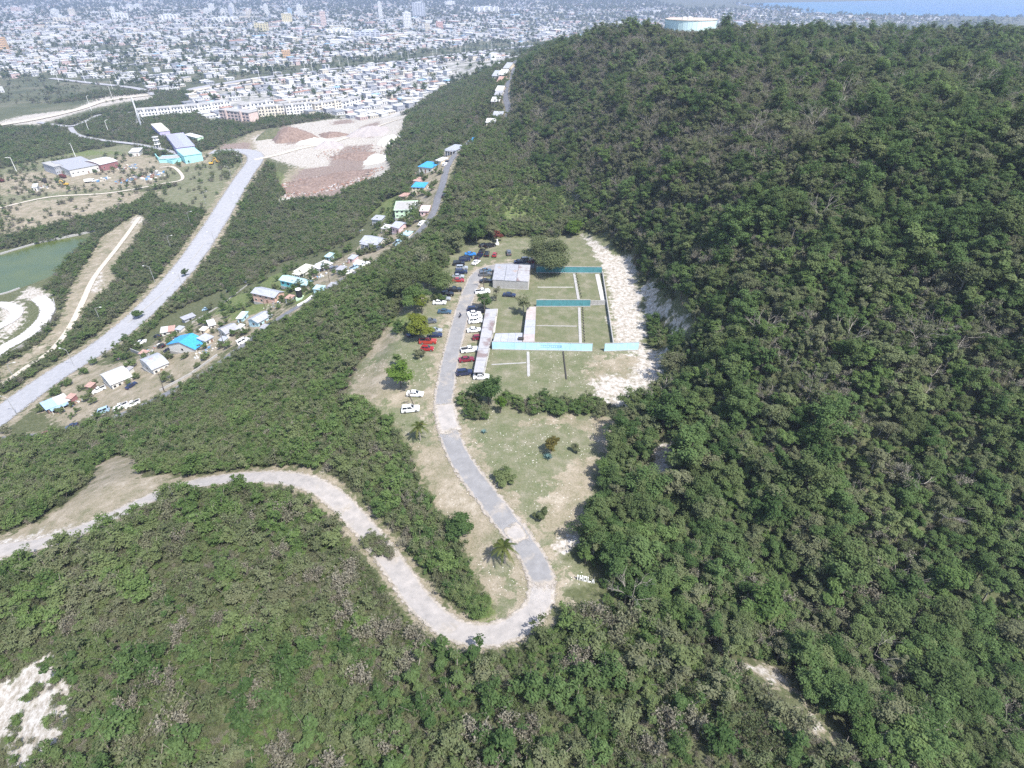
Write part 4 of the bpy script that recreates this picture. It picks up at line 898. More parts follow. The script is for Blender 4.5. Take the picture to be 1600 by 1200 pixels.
# white greeting letters beside the bend
def letter(ch):
    mb = MB(); w, h, s, d = .62, 1.35, .19, .10
    def bar(x0, x1, z0, z1): mb.box(x0, x1, -d, d, z0, z1)
    if ch == '¡': bar(.2, .4, 0, .88); bar(.2, .4, 1.05, 1.27)
    if ch == 'H': bar(0, s, 0, h); bar(w - s, w, 0, h); bar(s, w - s, h * .43, h * .58)
    if ch == 'O': bar(0, s, 0, h); bar(w - s, w, 0, h); bar(s, w - s, 0, s); bar(s, w - s, h - s, h)
    if ch == 'L': bar(0, s, 0, h); bar(s, w, 0, s)
    if ch == 'A':
        for sx in (0, 1):
            x0, x1 = (0, w / 2 - s / 2) if not sx else (w, w / 2 + s / 2); a, b = (s, s) if not sx else (-s, -s)
            pts = [(x0, 0), (x0 + a, 0), (x1 + a, h), (x1, h)] if not sx else [(x0 + b, 0), (x0, 0), (x1, h), (x1 + b, h)]
            mb.add([(x, -d, z) for x, z in pts] + [(x, d, z) for x, z in pts], [(0, 1, 2, 3), (7, 6, 5, 4)] + [(i, i + 4, (i + 1) % 4 + 4, (i + 1) % 4) for i in range(4)])
        bar(w * .3, w * .7, h * .27, h * .38)
    return mb
a, b = gp(899, 905), gp(930, 912); ang = math.atan2(b.y - a.y, b.x - a.x)
for k, ch in enumerate('¡HOLA'):
    p = a.lerp(b, k / 5 + (.03 if k == 0 else 0)); o = letter(ch).build('letter', WHITE); o.location = (p.x, p.y, H(p.x, p.y) - .03); o.rotation_euler = (0, 0, ang)
    tag(o, {'¡': 'white block inverted exclamation mark, first of the row of letters beside the bend', 'H': 'white block letter H standing in the grass beside the bend', 'O': 'white block letter O standing in the grass beside the bend', 'L': 'white block letter L standing in the grass beside the bend', 'A': 'white block letter A at the right end beside the bushes'}[ch], 'letter')

# ---- cars ------------------------------------------------------------------------------
PAINT = {'white': (0.80, 0.80, 0.79), 'black': (0.012, 0.012, 0.016), 'navy': (0.015, 0.022, 0.06), 'red': (0.30, 0.022, 0.025), 'maroon': (0.18, 0.015, 0.03), 'silver': (0.42, 0.44, 0.46), 'grey': (0.13, 0.14, 0.155), 'blue': (0.03, 0.20, 0.55),
         'bluegrey': (0.07, 0.13, 0.19), 'orange_red': (0.36, 0.045, 0.028), 'pale_blue': (0.35, 0.50, 0.62)}
def paint(c):
    nm = c + '_car_paint'
    if nm not in MATS:
        m = mat(nm, PAINT[c], 0.25, 0.03, 0.4, metal=0.3 if c in ('silver', 'grey', 'bluegrey') else 0.0, spec=0.5); m.node_tree.nodes['Principled BSDF'].inputs['Coat Weight'].default_value = 0.6
    return MATS[nm]
RUBBER = mat('tyre_rubber', (0.02, 0.02, 0.02), 0.9, 0.1); RIM = mat('wheel_rim', (0.45, 0.45, 0.46), 0.35, 0.05, metal=0.7)
HEADL = mat('headlight_lens', (0.75, 0.75, 0.72), 0.15, 0.02); TAILL = mat('taillight_lens', (0.35, 0.02, 0.02), 0.2, 0.05)
#            length half-width belt  bonnet  cabin rear/front bottom, rear/front top, roof z, tail
SHAPES = {'sedan': dict(l=2.25, w=.86, belt=.90, nose=.70, tail=.88, cb=(-1.55, .95), ct=(-.95, .20), roof=1.40),
          'hatch': dict(l=1.95, w=.83, belt=.92, nose=.76, tail=.92, cb=(-1.80, .90), ct=(-1.45, .15), roof=1.46),
          'suv': dict(l=2.30, w=.92, belt=1.06, nose=.92, tail=1.06, cb=(-2.20, .95), ct=(-1.95, .30), roof=1.72),
          'pickup': dict(l=2.65, w=.93, belt=1.08, nose=.98, tail=1.06, cb=(-.70, 1.05), ct=(-.55, .45), roof=1.72),
          'van': dict(l=2.45, w=.95, belt=1.15, nose=.95, tail=1.15, cb=(-2.40, 1.55), ct=(-2.30, .95), roof=1.95)}
CARP = {}
def car_proto(kind, colour):
    if (kind, colour) in CARP: return CARP[(kind, colour)]
    s = SHAPES[kind]; l, w, bz, wi = s['l'], s['w'], s['belt'], s['w'] * .80; m = MB()
    prof = [(-l, .42), (-l + .06, .26), (l - .10, .26), (l, .45), (l - .03, s['nose'] * .86), (l - .18, s['nose']), (s['cb'][1], bz), (s['cb'][0], bz), (-l + .04, s['tail'])]
    if kind == 'pickup': prof = prof[:7] + [(s['cb'][0], bz), (-l + .02, bz)]
    n = len(prof); ins = [1.0 if z < .8 * bz else .93 for _, z in prof]
    m.add([(x, -w * k, z) for (x, z), k in zip(prof, ins)] + [(x, w * k, z) for (x, z), k in zip(prof, ins)], [tuple(range(n)), tuple(range(2 * n - 1, n - 1, -1))] + [(i, n + i, n + (i + 1) % n, (i + 1) % n) for i in range(n)])
    (c0, c1), (t0, t1), rz, ti = s['cb'], s['ct'], s['roof'], w * .68
    cab = [(c0, -wi * 1.1, bz - .01), (c1, -wi * 1.1, bz - .01), (c1, wi * 1.1, bz - .01), (c0, wi * 1.1, bz - .01), (t0, -ti, rz), (t1, -ti, rz), (t1, ti, rz), (t0, ti, rz)]
    m.add(cab, [(0, 1, 5, 4), (1, 2, 6, 5), (2, 3, 7, 6), (3, 0, 4, 7), (4, 5, 6, 7)])
    if kind == 'pickup':                                    # open load bed: dark floor with raised sides
        m.box(-l + .02, c0 - .05, -w * .95, -w * .83, bz, bz + .10); m.box(-l + .02, c0 - .05, w * .83, w * .95, bz, bz + .10); m.box(-l + .02, -l + .12, -w * .82, w * .82, bz, bz + .10)
    body = m.mesh('body'); body.materials.append(paint(colour))
    def pane(q, k0=.10, k1=.10, lo=.12, hi=.92):
        a, b, c, d = [Vector(p) for p in q]; f = lambda s_, t_: a.lerp(b, s_).lerp(d.lerp(c, s_), t_); v = [f(k0, lo), f(1 - k1, lo), f(1 - k1, hi), f(k0, hi)]
        nn = (v[1] - v[0]).cross(v[3] - v[0]).normalized() * .012; o = MB(); o.add([p + nn for p in v] + [p - nn for p in v], [(0, 1, 2, 3), (0, 4, 5, 1), (1, 5, 6, 2), (2, 6, 7, 3), (3, 7, 4, 0)]); return o
    V = [Vector(p) for p in cab]
    parts = [('windscreen', pane((V[1], V[2], V[6], V[5]), .07, .07, .05, .95), GLASS), ('rear_window', pane((V[3], V[0], V[4], V[7])), GLASS)]
    for (a, b, c, d) in ((0, 1, 5, 4), (2, 3, 7, 6)):
        q = (V[a], V[b], V[c], V[d]); o = pane(q, .06, .52); o2 = pane(q, .52, .08); o.add(o2.v, o2.f); parts.append(('side_window', o, GLASS))
    for y in (-w * .66, w * .66):
        o = MB(); o.box(l - .10, l + .012, y - .17, y + .17, s['nose'] * .68, s['nose'] * .84); parts.append(('headlight', o, HEADL)); o = MB(); o.box(-l - .01, -l + .12, y - .13, y + .13, s['tail'] * .70, s['tail'] * .90); parts.append(('taillight', o, TAILL))
    if kind == 'pickup': o = MB(); o.box(-l + .13, c0 - .06, -w * .82, w * .82, bz + .005, bz + .02); parts.append(('load_bed', o, RUBBER))
    out = [('body', body)]
    for nme, o, mm in parts: me = o.mesh(nme); me.materials.append(mm); out.append((nme, me))
    wr_ = .34 if kind in ('suv', 'pickup', 'van') else .31; tm = MB(); tm.tube([(0, -.11, 0), (0, .11, 0)], wr_, 12); tyre = tm.mesh('wheel'); tyre.materials.append(RUBBER); rm = MB(); rm.tube([(0, -.118, 0), (0, .118, 0)], wr_ * .58, 8); rim = rm.mesh('rim'); rim.materials.append(RIM)
    CARP[(kind, colour)] = (out, tyre, rim, wr_, l, w); return CARP[(kind, colour)]
def car(u, v, kind, colour, deg, label, name='parked_car', group=None, cat='car', z=None):
    x, y, gz = at(u, v); parts, tyre, rim, r_, l, w = car_proto(kind, colour); e = .5
    zs = [H(x + l * .6 * sx * math.cos(R(deg)), y + l * .6 * sx * math.sin(R(deg))) for sx in (-1, 1)]
    o = empty(name, (x, y, (gz if z is None else z) + .07), R(deg), label, cat, group); o.rotation_euler = (0, -math.atan2(zs[1] - zs[0], l * 1.2), R(deg))
    for nme, me in parts: link(nme, me, o)
    for sx in (-1, 1):
        for sy in (-1, 1): t = link('wheel', tyre, o); t.location = (sx * l * .62, sy * (w - .09), r_); q = link('rim', rim, t)
    return o
G1, G2, G3 = 'cars parked along the left of the access road', 'cars parked along the right of the access road', 'cars parked by the trees at the end of the road'
CARS = [
 (735,399,'sedan','blue',6,'bright blue car at the far end of the left row',G1),(730,404,'sedan','black',8,'black car parked just below the bright blue car',G1),(726,408,'suv','navy',8,'dark navy car, third below the bright blue car',G1),(717,414,'suv','black',8,'black car at the outer edge of the left row near the trees',G1),
 (722,421,'suv','silver',4,'grey roofed car parked above a dark one in the left row',G1),(721,427,'suv','navy',4,'dark blue car between the grey car and the silver car',G1),(716,434,'sedan','silver',2,'silver car directly above the bright red car',G1),(716,440,'sedan','red',0,'bright red car in the left row by the grass gap',G1),
 (710,455,'pickup','black',5,'black pickup first below the bright red car',G1),(699,462,'suv','black',6,'long black car left of the black pickup',G1),(694,469,'sedan','silver',4,'silver car below the long black car',G1),(687,475,'sedan','white',0,'white car half under the yellow green tree',G1),(695,489,'sedan','bluegrey',-4,'blue grey car alone on the grass above the yellow green tree',G1),
 (673,504,'hatch','grey',10,'grey car partly hidden right of the yellow green tree',G1),(680,519,'sedan','silver',3,'silver grey car at the foot of the yellow green tree',G1),(680,526,'sedan','navy',3,'dark navy car between the silver car and the red pickup',G1),(669,536,'pickup','orange_red',0,'red pickup truck beside the yellow green tree',G1),(668,547,'hatch','red',-4,'red hatchback below the red pickup',G1),
 (646,524,'sedan','navy',40,'dark car in the shade under the yellow green tree',G1),(649,618,'sedan','white',-3,'white saloon parked on the grass above the palm',G1),(642,642,'suv','white',6,'white estate car parked nearest the palm',G1),
 (744,412,'sedan','white',65,'small white car in the road by the corner of the building',G3),(748,403,'pickup','navy',70,'dark pickup ahead of the small white car',G3),(753,395,'suv','black',75,'black car ahead of the dark pickup',G3),(761,399,'suv','black',88,'black car facing away on the grass left of the red one',G3),(773,400,'hatch','red',84,'small red car facing away on the far grass',G3),(795,397,'suv','grey',95,'dark grey car alone on the far grass',G3),
 (757,385,'sedan','black',20,'black car under the trees above the far grass',G3),(766,386,'suv','black',30,'dark car under the trees beside the white post',G3),(812,411,'sedan','navy',10,'dark car in tree shade behind the grey building',G3),(823,408,'suv','grey',15,'grey green car in tree shade behind the grey building',G3),(833,411,'hatch','maroon',20,'maroon car in tree shade at the corner of the far wall',G3),
 (759,425,'sedan','bluegrey',14,'teal grey car nearest the corner in the right row',G2),(758,431,'suv','grey',10,'grey car beside the building wall',G2),(759,441,'sedan','black',12,'black car at the near corner of the building',G2),(754,458,'pickup','white',13,'white pickup truck between building and tree',G2),(796,463,'sedan','navy',-8,'dark car in the courtyard below the building',G2),
 (741,486,'suv','navy',8,'dark navy car at the top of the white group',G2),(755,488,'suv','black',5,'black car in tree shade beside the white cars',G2),(741,492,'sedan','white',8,'topmost white car of the group of three',G2),(743,497,'sedan','white',8,'middle white car of the group of three',G2),(743,504,'suv','white',9,'lowest white car of the group of three',G2),
 (741,518,'sedan','white',9,'white saloon alone below the group of three',G2),(748,530,'hatch','maroon',12,'maroon car with its tail against the shelter',G2),(734,549,'pickup','white',13,'white crew cab pickup beside the shelter',G2),(729,564,'sedan','maroon',12,'dark red saloon below the white pickup',G2),(726,585,'suv','navy',12,'dark blue car nearest the camera in the right row',G2),(752,591,'sedan','white',4,'white car hidden under the dark tree',G2),
]
for u, v, k, c, dg, lb, gr in CARS: car(u, v, k, c, dg, lb, 'pickup_truck' if k == 'pickup' else 'parked_car', gr, 'pickup' if k == 'pickup' else 'car')

# motorbike with rider on the road
def motorbike(u, v):
    p = gp(u, v); r = empty('motorcycle', (p.x, p.y, p.z + .06), R(250), 'dark motorcycle on the access road beside the white cars', 'motorcycle')
    for x in (-.65, .68): mb = MB(); mb.tube([(x, -.06, .31), (x, .06, .31)], .31, 12); mb.build('wheel', RUBBER, r)
    mb = MB(); mb.tube([(-.65, 0, .31), (-.1, 0, .55), (.45, 0, .72), (.68, 0, .31)], .06, 5); mb.box(-.25, .3, -.14, .14, .35, .72); mb.build('frame', DARK, r)
    mb = MB(); mb.box(-.75, .05, -.13, .13, .72, .82); mb.build('seat', RUBBER, r); mb = MB(); mb.tube([(.42, -.36, 1.0), (.45, 0, .95), (.42, .36, 1.0)], .03, 5); mb.build('handlebar', STEEL, r)
    # rider: one skinned body
    me = bpy.data.meshes.new('body'); J = [(-.25, 0, .88), (-.18, 0, 1.15), (-.05, 0, 1.38), (0, 0, 1.50), (.03, 0, 1.66), (-.12, .19, 1.34), (.12, .30, 1.14), (.38, .33, 1.04), (-.12, -.19, 1.34), (.12, -.30, 1.14), (.38, -.33, 1.04), (-.2, .13, .86), (.22, .2, .78), (.08, .2, .36), (.25, .2, .33), (-.2, -.13, .86), (.22, -.2, .78), (.08, -.2, .36), (.25, -.2, .33)]
    E = [(0, 1), (1, 2), (2, 3), (3, 4), (2, 5), (5, 6), (6, 7), (2, 8), (8, 9), (9, 10), (0, 11), (11, 12), (12, 13), (13, 14), (0, 15), (15, 16), (16, 17), (17, 18)]
    me.from_pydata(J, E, []); o = link('person', me, None, mat('rider_clothes', (0.05, 0.06, 0.11), 0.9, 0.2, 4)); o.modifiers.new('skin', 'SKIN'); rad = [.15, .15, .16, .06, .11, .07, .05, .04, .07, .05, .04, .1, .09, .06, .05, .1, .09, .06, .05]
    for k, q in enumerate(rad): me.skin_vertices[0].data[k].radius = (q, q)
    me.skin_vertices[0].data[0].use_root = True; sm = o.modifiers.new('sub', 'SUBSURF'); sm.levels = sm.render_levels = 1; o.location = r.location; o.rotation_euler = r.rotation_euler; tag(o, 'person in dark clothes riding the motorcycle on the access road', 'person')
    hb = bmesh.new(); bmesh.ops.create_uvsphere(hb, u_segments=10, v_segments=8, radius=.15); hm_ = bpy.data.meshes.new('helmet'); hb.to_mesh(hm_); h = link('helmet', hm_, o, GLASS); h.location = (.04, 0, 1.70)
motorbike(719, 496)

# ---- palms, single trees and bushes of the clearing ---------------------------------------
def palm(u, v, hgt, label, seed, lean=(.25, .1), n=17, length=2.5):
    rng = np.random.default_rng(seed); x, y, z = at(u, v); r = empty('palm_tree', (x, y, z), 0, label, 'palm tree', 'coconut palms beside the access road')
    top = Vector((lean[0], lean[1], hgt)); mb = MB(); mb.tube([(0, 0, -.3), (lean[0] * .2, lean[1] * .2, hgt * .4), (lean[0] * .6, lean[1] * .6, hgt * .75), top], [.22, .15, .13, .12], 8); mb.build('trunk', BARK_PALE, r)
    for k in range(n):
        a = 2.399 * k; el = 1.15 - 1.5 * (k / n) + rng.uniform(-.1, .1); L_ = length * rng.uniform(.85, 1.1); P = []; d = Vector((math.cos(a), math.sin(a), 0))
        for i in range(9): t = i / 8; P.append(top + d * L_ * (t * math.cos(el) * .95 + .05 * t) + Vector((0, 0, L_ * (t * math.sin(el) - .62 * t * t))))
        mb = MB(); mb.tube(P, [.035 * (1 - .8 * i / 8) for i in range(9)], 3)
        s = d.cross(Vector((0, 0, 1)))
        for i in range(1, 40):
            t = i / 40; q = t * 8; j = min(int(q), 7); c = P[j].lerp(P[j + 1], q - j); ax = (P[j + 1] - P[j]).normalized(); w = .62 * math.sin(math.pi * (t * .85 + .12)) ** .7
            for sg in (-1, 1): e = c + s * sg * w * .8 + ax * w * .55 + Vector((0, 0, -.28 * w)); mb.add([c, c + ax * .085, e], [(0, 1, 2)])
        me = mb.mesh('frond'); t_ = me.attributes.new('tint', 'FLOAT', 'FACE'); t_.data.foreach_set('value', np.full(len(me.polygons), .25 + .6 * (k / n) + rng.uniform(-.1, .15), np.float32)); link('frond', me, r, L_PALM)
palm(657, 688, 4.4, 'small coconut palm on the grass just below the white estate car', 1, (-.1, .1))
palm(789, 880, 4.6, 'coconut palm on the grass inside the bend of the road', 2, (-.2, .2), 19, 2.8)
palm(497, 668, 2.6, 'low dull palm among the bushes left of the clearing', 3, (.1, .1), 15, 3.2)

def one_tree(name, u, v, Rr, hgt, leafm, label, cat='tree', seed=1, lobes=9, per=420, leaf=.22, base=None, hole=0.0, low=-.4, bark=BARK, tr=.17, shown=6):
    x, y, z = at(u, v); cr, tk = make_tree_meshes(500 + seed, Rr, hgt, leafm, lobes, per, leaf, base, bark, tr, hole, low, shown); r = empty(name, (x, y, z), 0, label, cat); link('crown', cr, r); link('trunk', tk, r); return r
one_tree('tree', 655, 532, 4.3, 8.2, L_YELLOW, 'yellow green spreading tree beside the red pickup', seed=1, lobes=13, per=520, base=2.5)
one_tree('tree', 660, 490, 3.0, 6.5, L_YELLOW, 'thin yellow green tree behind the bright yellow green one', seed=2, lobes=8, per=190, hole=.35)
one_tree('tree', 627, 606, 3.9, 7.4, L_LIME, 'bright green tree with ground shadow above the white saloon', seed=3, lobes=12, per=520)
one_tree('tree', 622, 572, 1.7, 3.8, L_BRIGHT, 'small green tree just above the bright green one', seed=4, lobes=6)
one_tree('tree', 655, 560, 1.8, 2.6, L_OLIVE, 'low olive bush tree below the red hatchback', seed=41, lobes=6)
one_tree('tree', 764, 634, 4.6, 7.6, L_DEEP, 'dark green tree at the lower end of the stained shelter', seed=5, lobes=12)
one_tree('tree', 782, 645, 2.0, 4.4, L_LIME, 'pale lime green sapling beside the dark tree', seed=6, lobes=7, per=200, base=2.2, hole=.3)
one_tree('tree', 718, 838, 3.1, 5.4, L_DEEP, 'round dark tree on the grass left of the road', seed=7, lobes=13, per=330, base=1.2, bark=BARK_PALE)
one_tree('bush', 786, 752, 2.6, 2.3, L_BRIGHT, 'wide green bush right of the road', 'bush', seed=8, lobes=11, base=.2)
one_tree('bush', 846, 812, 1.6, 2.5, L_OLIVE, 'olive bush in the stony clearing near the bend', 'bush', seed=9, lobes=8, base=.3)
one_tree('bush', 898, 706, 1.2, 2.3, L_OLIVE, 'small bush in the clearing right of the brownish tree', 'bush', seed=10, lobes=7, base=.3)
one_tree('tree', 860, 708, 2.3, 4.0, leaf_material('leaf_tawny', (.08, .075, .02), (.20, .17, .06)), 'brownish yellow tree above the grey agave', seed=11, lobes=9, per=260, base=1.3, hole=.3, bark=TWIG)
one_tree('tree', 858, 424, 8.0, 10.5, L_OLIVE, 'big spreading tree with pale limbs behind the far teal wall', seed=12, lobes=26, per=420, base=2.6, hole=.3, bark=BARK_PALE, tr=.4, shown=14)
one_tree('tree', 843, 398, 4.2, 7.0, L_OLIVE, 'olive tree left of the big spreading tree', seed=13, lobes=11, per=420)
one_tree('tree', 893, 368, 4.4, 5.6, L_LIME, 'bright lime green rounded tree at the head of the chalk strip', seed=14, lobes=11, per=520, base=1.2)
one_tree('tree', 745, 380, 6.2, 10.0, L_DEEP, 'tall dark tree over the cars at the end of the road', seed=15, lobes=13, per=420, bark=BARK_PALE)
one_tree('tree', 712, 392, 5.2, 8.5, L_OLIVE, 'olive tree behind the bright blue car', seed=16, lobes=11)
one_tree('tree', 776, 378, 2.4, 4.4, leaf_material('leaf_red', (.10, .03, .03), (.20, .07, .05)), 'small reddish tree by the white post on the far grass', seed=17, lobes=7)
one_tree('tree', 668, 448, 5.4, 8.5, L_DEEP, 'dark tree between the car park and the thin grey tree', seed=31, lobes=14)
one_tree('tree', 648, 482, 5.0, 7.5, L_BRIGHT, 'green tree behind the thin yellow green tree', seed=32, lobes=14)
one_tree('tree', 765, 372, 4.6, 7.5, L_OLIVE, 'olive tree right of the tall dark tree', seed=33, lobes=12)
one_tree('tree', 690, 462, 5.2, 8.0, L_BRIGHT, 'green tree beside the bright red car', seed=18, lobes=11)
one_tree('tree', 630, 470, 6.0, 10.5, L_OLIVE, 'tall olive brown tree left of the car park', seed=19, lobes=12, bark=BARK_PALE)
one_tree('tree', 660, 425, 4.0, 9.5, L_DRY, 'thin grey tree with pale limbs left of the car park', seed=20, lobes=9, per=120, hole=.5, bark=BARK_PALE, shown=9)
one_tree('tree', 818, 492, 2.8, 6.4, L_OLIVE, 'thin olive tree on the inner lawn below the building', seed=21, lobes=10, per=210, base=3.0, hole=.35, bark=BARK_PALE)
one_tree('tree', 757, 482, 2.8, 5.2, L_DEEP, 'dark green tree at the upper end of the stained shelter', seed=22, lobes=10)
one_tree('tree', 775, 470, 1.9, 5.5, L_DRY, 'thin dry tree next to the white pickup', seed=23, lobes=7, per=120, hole=.4)
one_tree('bush', 12, 905, 2.4, 3.2, L_DEEP, 'very dark bush at the left edge below the gravel road', 'bush', seed=24, lobes=10, base=.2)
one_tree('tree', 290, 432, 2.2, 4.2, L_DEEP, 'dark round tree at the edge of the highway', seed=25, lobes=9)
one_tree('tree', 217, 497, 3.0, 4.2, L_BRIGHT, 'green tree overhanging the highway', seed=26, lobes=10)
one_tree('tree', 98, 604, 1.2, 2.6, L_DEEP, 'small dark tree beside the highway and the tin shed', seed=27, lobes=6)
# agave
for (u, v), n, L_, lb in (((856, 716), 26, 1.5, 'blue grey agave at the foot of the brownish tree'), ((756, 676), 14, 1.1, 'small agave in the green grass right of the road')):
    x, y, z = at(u, v); mb = MB()
    for k in range(n):
        a = 2.399 * k; el = .35 + .8 * (k / n); d = Vector((math.cos(a) * math.cos(el), math.sin(a) * math.cos(el), math.sin(el))); s = Vector((-math.sin(a), math.cos(a), 0)) * .13
        mb.add([Vector((0, 0, .05)) - s, Vector((0, 0, .05)) + s, d * L_ * .5 + s * 1.1, d * L_, d * L_ * .5 - s * 1.1, d * L_ * .5 + Vector((0, 0, -.06))], [(0, 5, 4), (0, 1, 5), (1, 2, 5), (2, 3, 5), (3, 4, 5)])
    o = mb.build('agave', L_AGAVE); o.location = (x, y, z); tag(o, lb, 'agave')
# post and statue
x, y, z = at(777, 382); mb = MB(); mb.prism([(-.7, -.7), (.7, -.7), (.7, .7), (-.7, .7)], -.2, .5); mb.tube([(0, 0, .5), (0, 0, 2.0)], [.5, .22], 4); mb.box(-.35, .35, -.12, .12, 2.0, 2.25); o = tag(mb.build('monument', WHITE), 'small white monument on the far grass under the reddish tree', 'monument'); o.location = (x, y, z)
# loose pale stones in the clearing: nobody could count them
st = MB(); rs = np.random.default_rng(4); cl = poly(CLEARING); n = 0
X = rs.uniform(cl[:, 0].min(), cl[:, 0].max(), 9000); Y = rs.uniform(cl[:, 1].min(), cl[:, 1].max(), 9000); k = (soft_inside(cl, X, Y, 1.0) > .8) & (value_noise(X, Y, 9, 31) > .5); k &= ~((Y > 150) & (X < 35))
X, Y = X[k][:1500], Y[k][:1500]; ZZ = T.h(X, Y)
for x, y, z in zip(X, Y, ZZ):
    q = rs.uniform(.05, .17); a = rs.uniform(0, 3); c_, s_ = math.cos(a) * q, math.sin(a) * q
    st.add([(x + c_, y + s_, z - .02), (x - s_, y + c_, z - .02), (x - c_, y - s_, z - .02), (x + s_ * 1.3, y - c_, z - .02), (x + q * .2, y, z + q * .8)], [(0, 1, 4), (1, 2, 4), (2, 3, 4), (3, 0, 4)])
tag(st.build('loose_stones', mat('pale_stone', (.55, .52, .47), .95, .2, 2)), kind='stuff')

# ---- village and sheds -----------------------------------------------------------------
def wallpaint(nm, c): return mat(nm, c, 0.85, 0.10, 0.5, stain=(tuple(q * .8 for q in c), .35, .66))
WALLS = {'white': wallpaint('white_wall', (.56, .545, .51)), 'pink': wallpaint('pink_wall', (.62, .44, .44)), 'blue': wallpaint('pale_blue_wall', (.40, .58, .64)), 'teal': wallpaint('turquoise_wall', (.16, .52, .54)), 'cream': wallpaint('cream_wall', (.60, .52, .40)),
         'brown': wallpaint('brown_timber_wall', (.16, .10, .08)), 'grey': wallpaint('grey_block_wall', (.36, .37, .40)), 'salmon': wallpaint('salmon_wall', (.55, .36, .29)), 'mint': wallpaint('mint_wall', (.50, .66, .48)), 'lilac': wallpaint('lilac_wall', (.46, .42, .60)), 'maroon': wallpaint('maroon_wall', (.26, .12, .12)), 'aqua': wallpaint('aqua_wall', (.33, .66, .66))}
ROOFS = {'grey': METAL_GREY, 'zinc': mat('zinc_roof', (.34, .35, .38), .45, .15, .8, wave=3.0, stain=((.36, .29, .26), .25, .64)), 'white': mat('white_metal_roof', (.54, .54, .53), .5, .08, .8, wave=3.0), 'blue': mat('blue_tarp_roof', (.05, .30, .62), .5, .15, 1.2, wave=2.0), 'sky': mat('pale_blue_roof', (.30, .43, .60), .5, .12, 1.0, wave=3.0), 'concrete': CONC,
         'yellow': mat('yellowish_roof', (.52, .49, .41), .6, .1, 1.0, wave=3.0), 'rust': mat('rusty_roof', (.38, .24, .20), .8, .3, 1.5, wave=3.0), 'cyan': mat('pale_cyan_roof', (.36, .50, .54), .5, .1, 1.0, wave=3.0), 'lilac': METAL_ROOF}
FRAME = mat('window_frame', (.60, .58, .54), .7, .05); DOOR = mat('door_paint', (.22, .14, .10), .7, .15, 2)

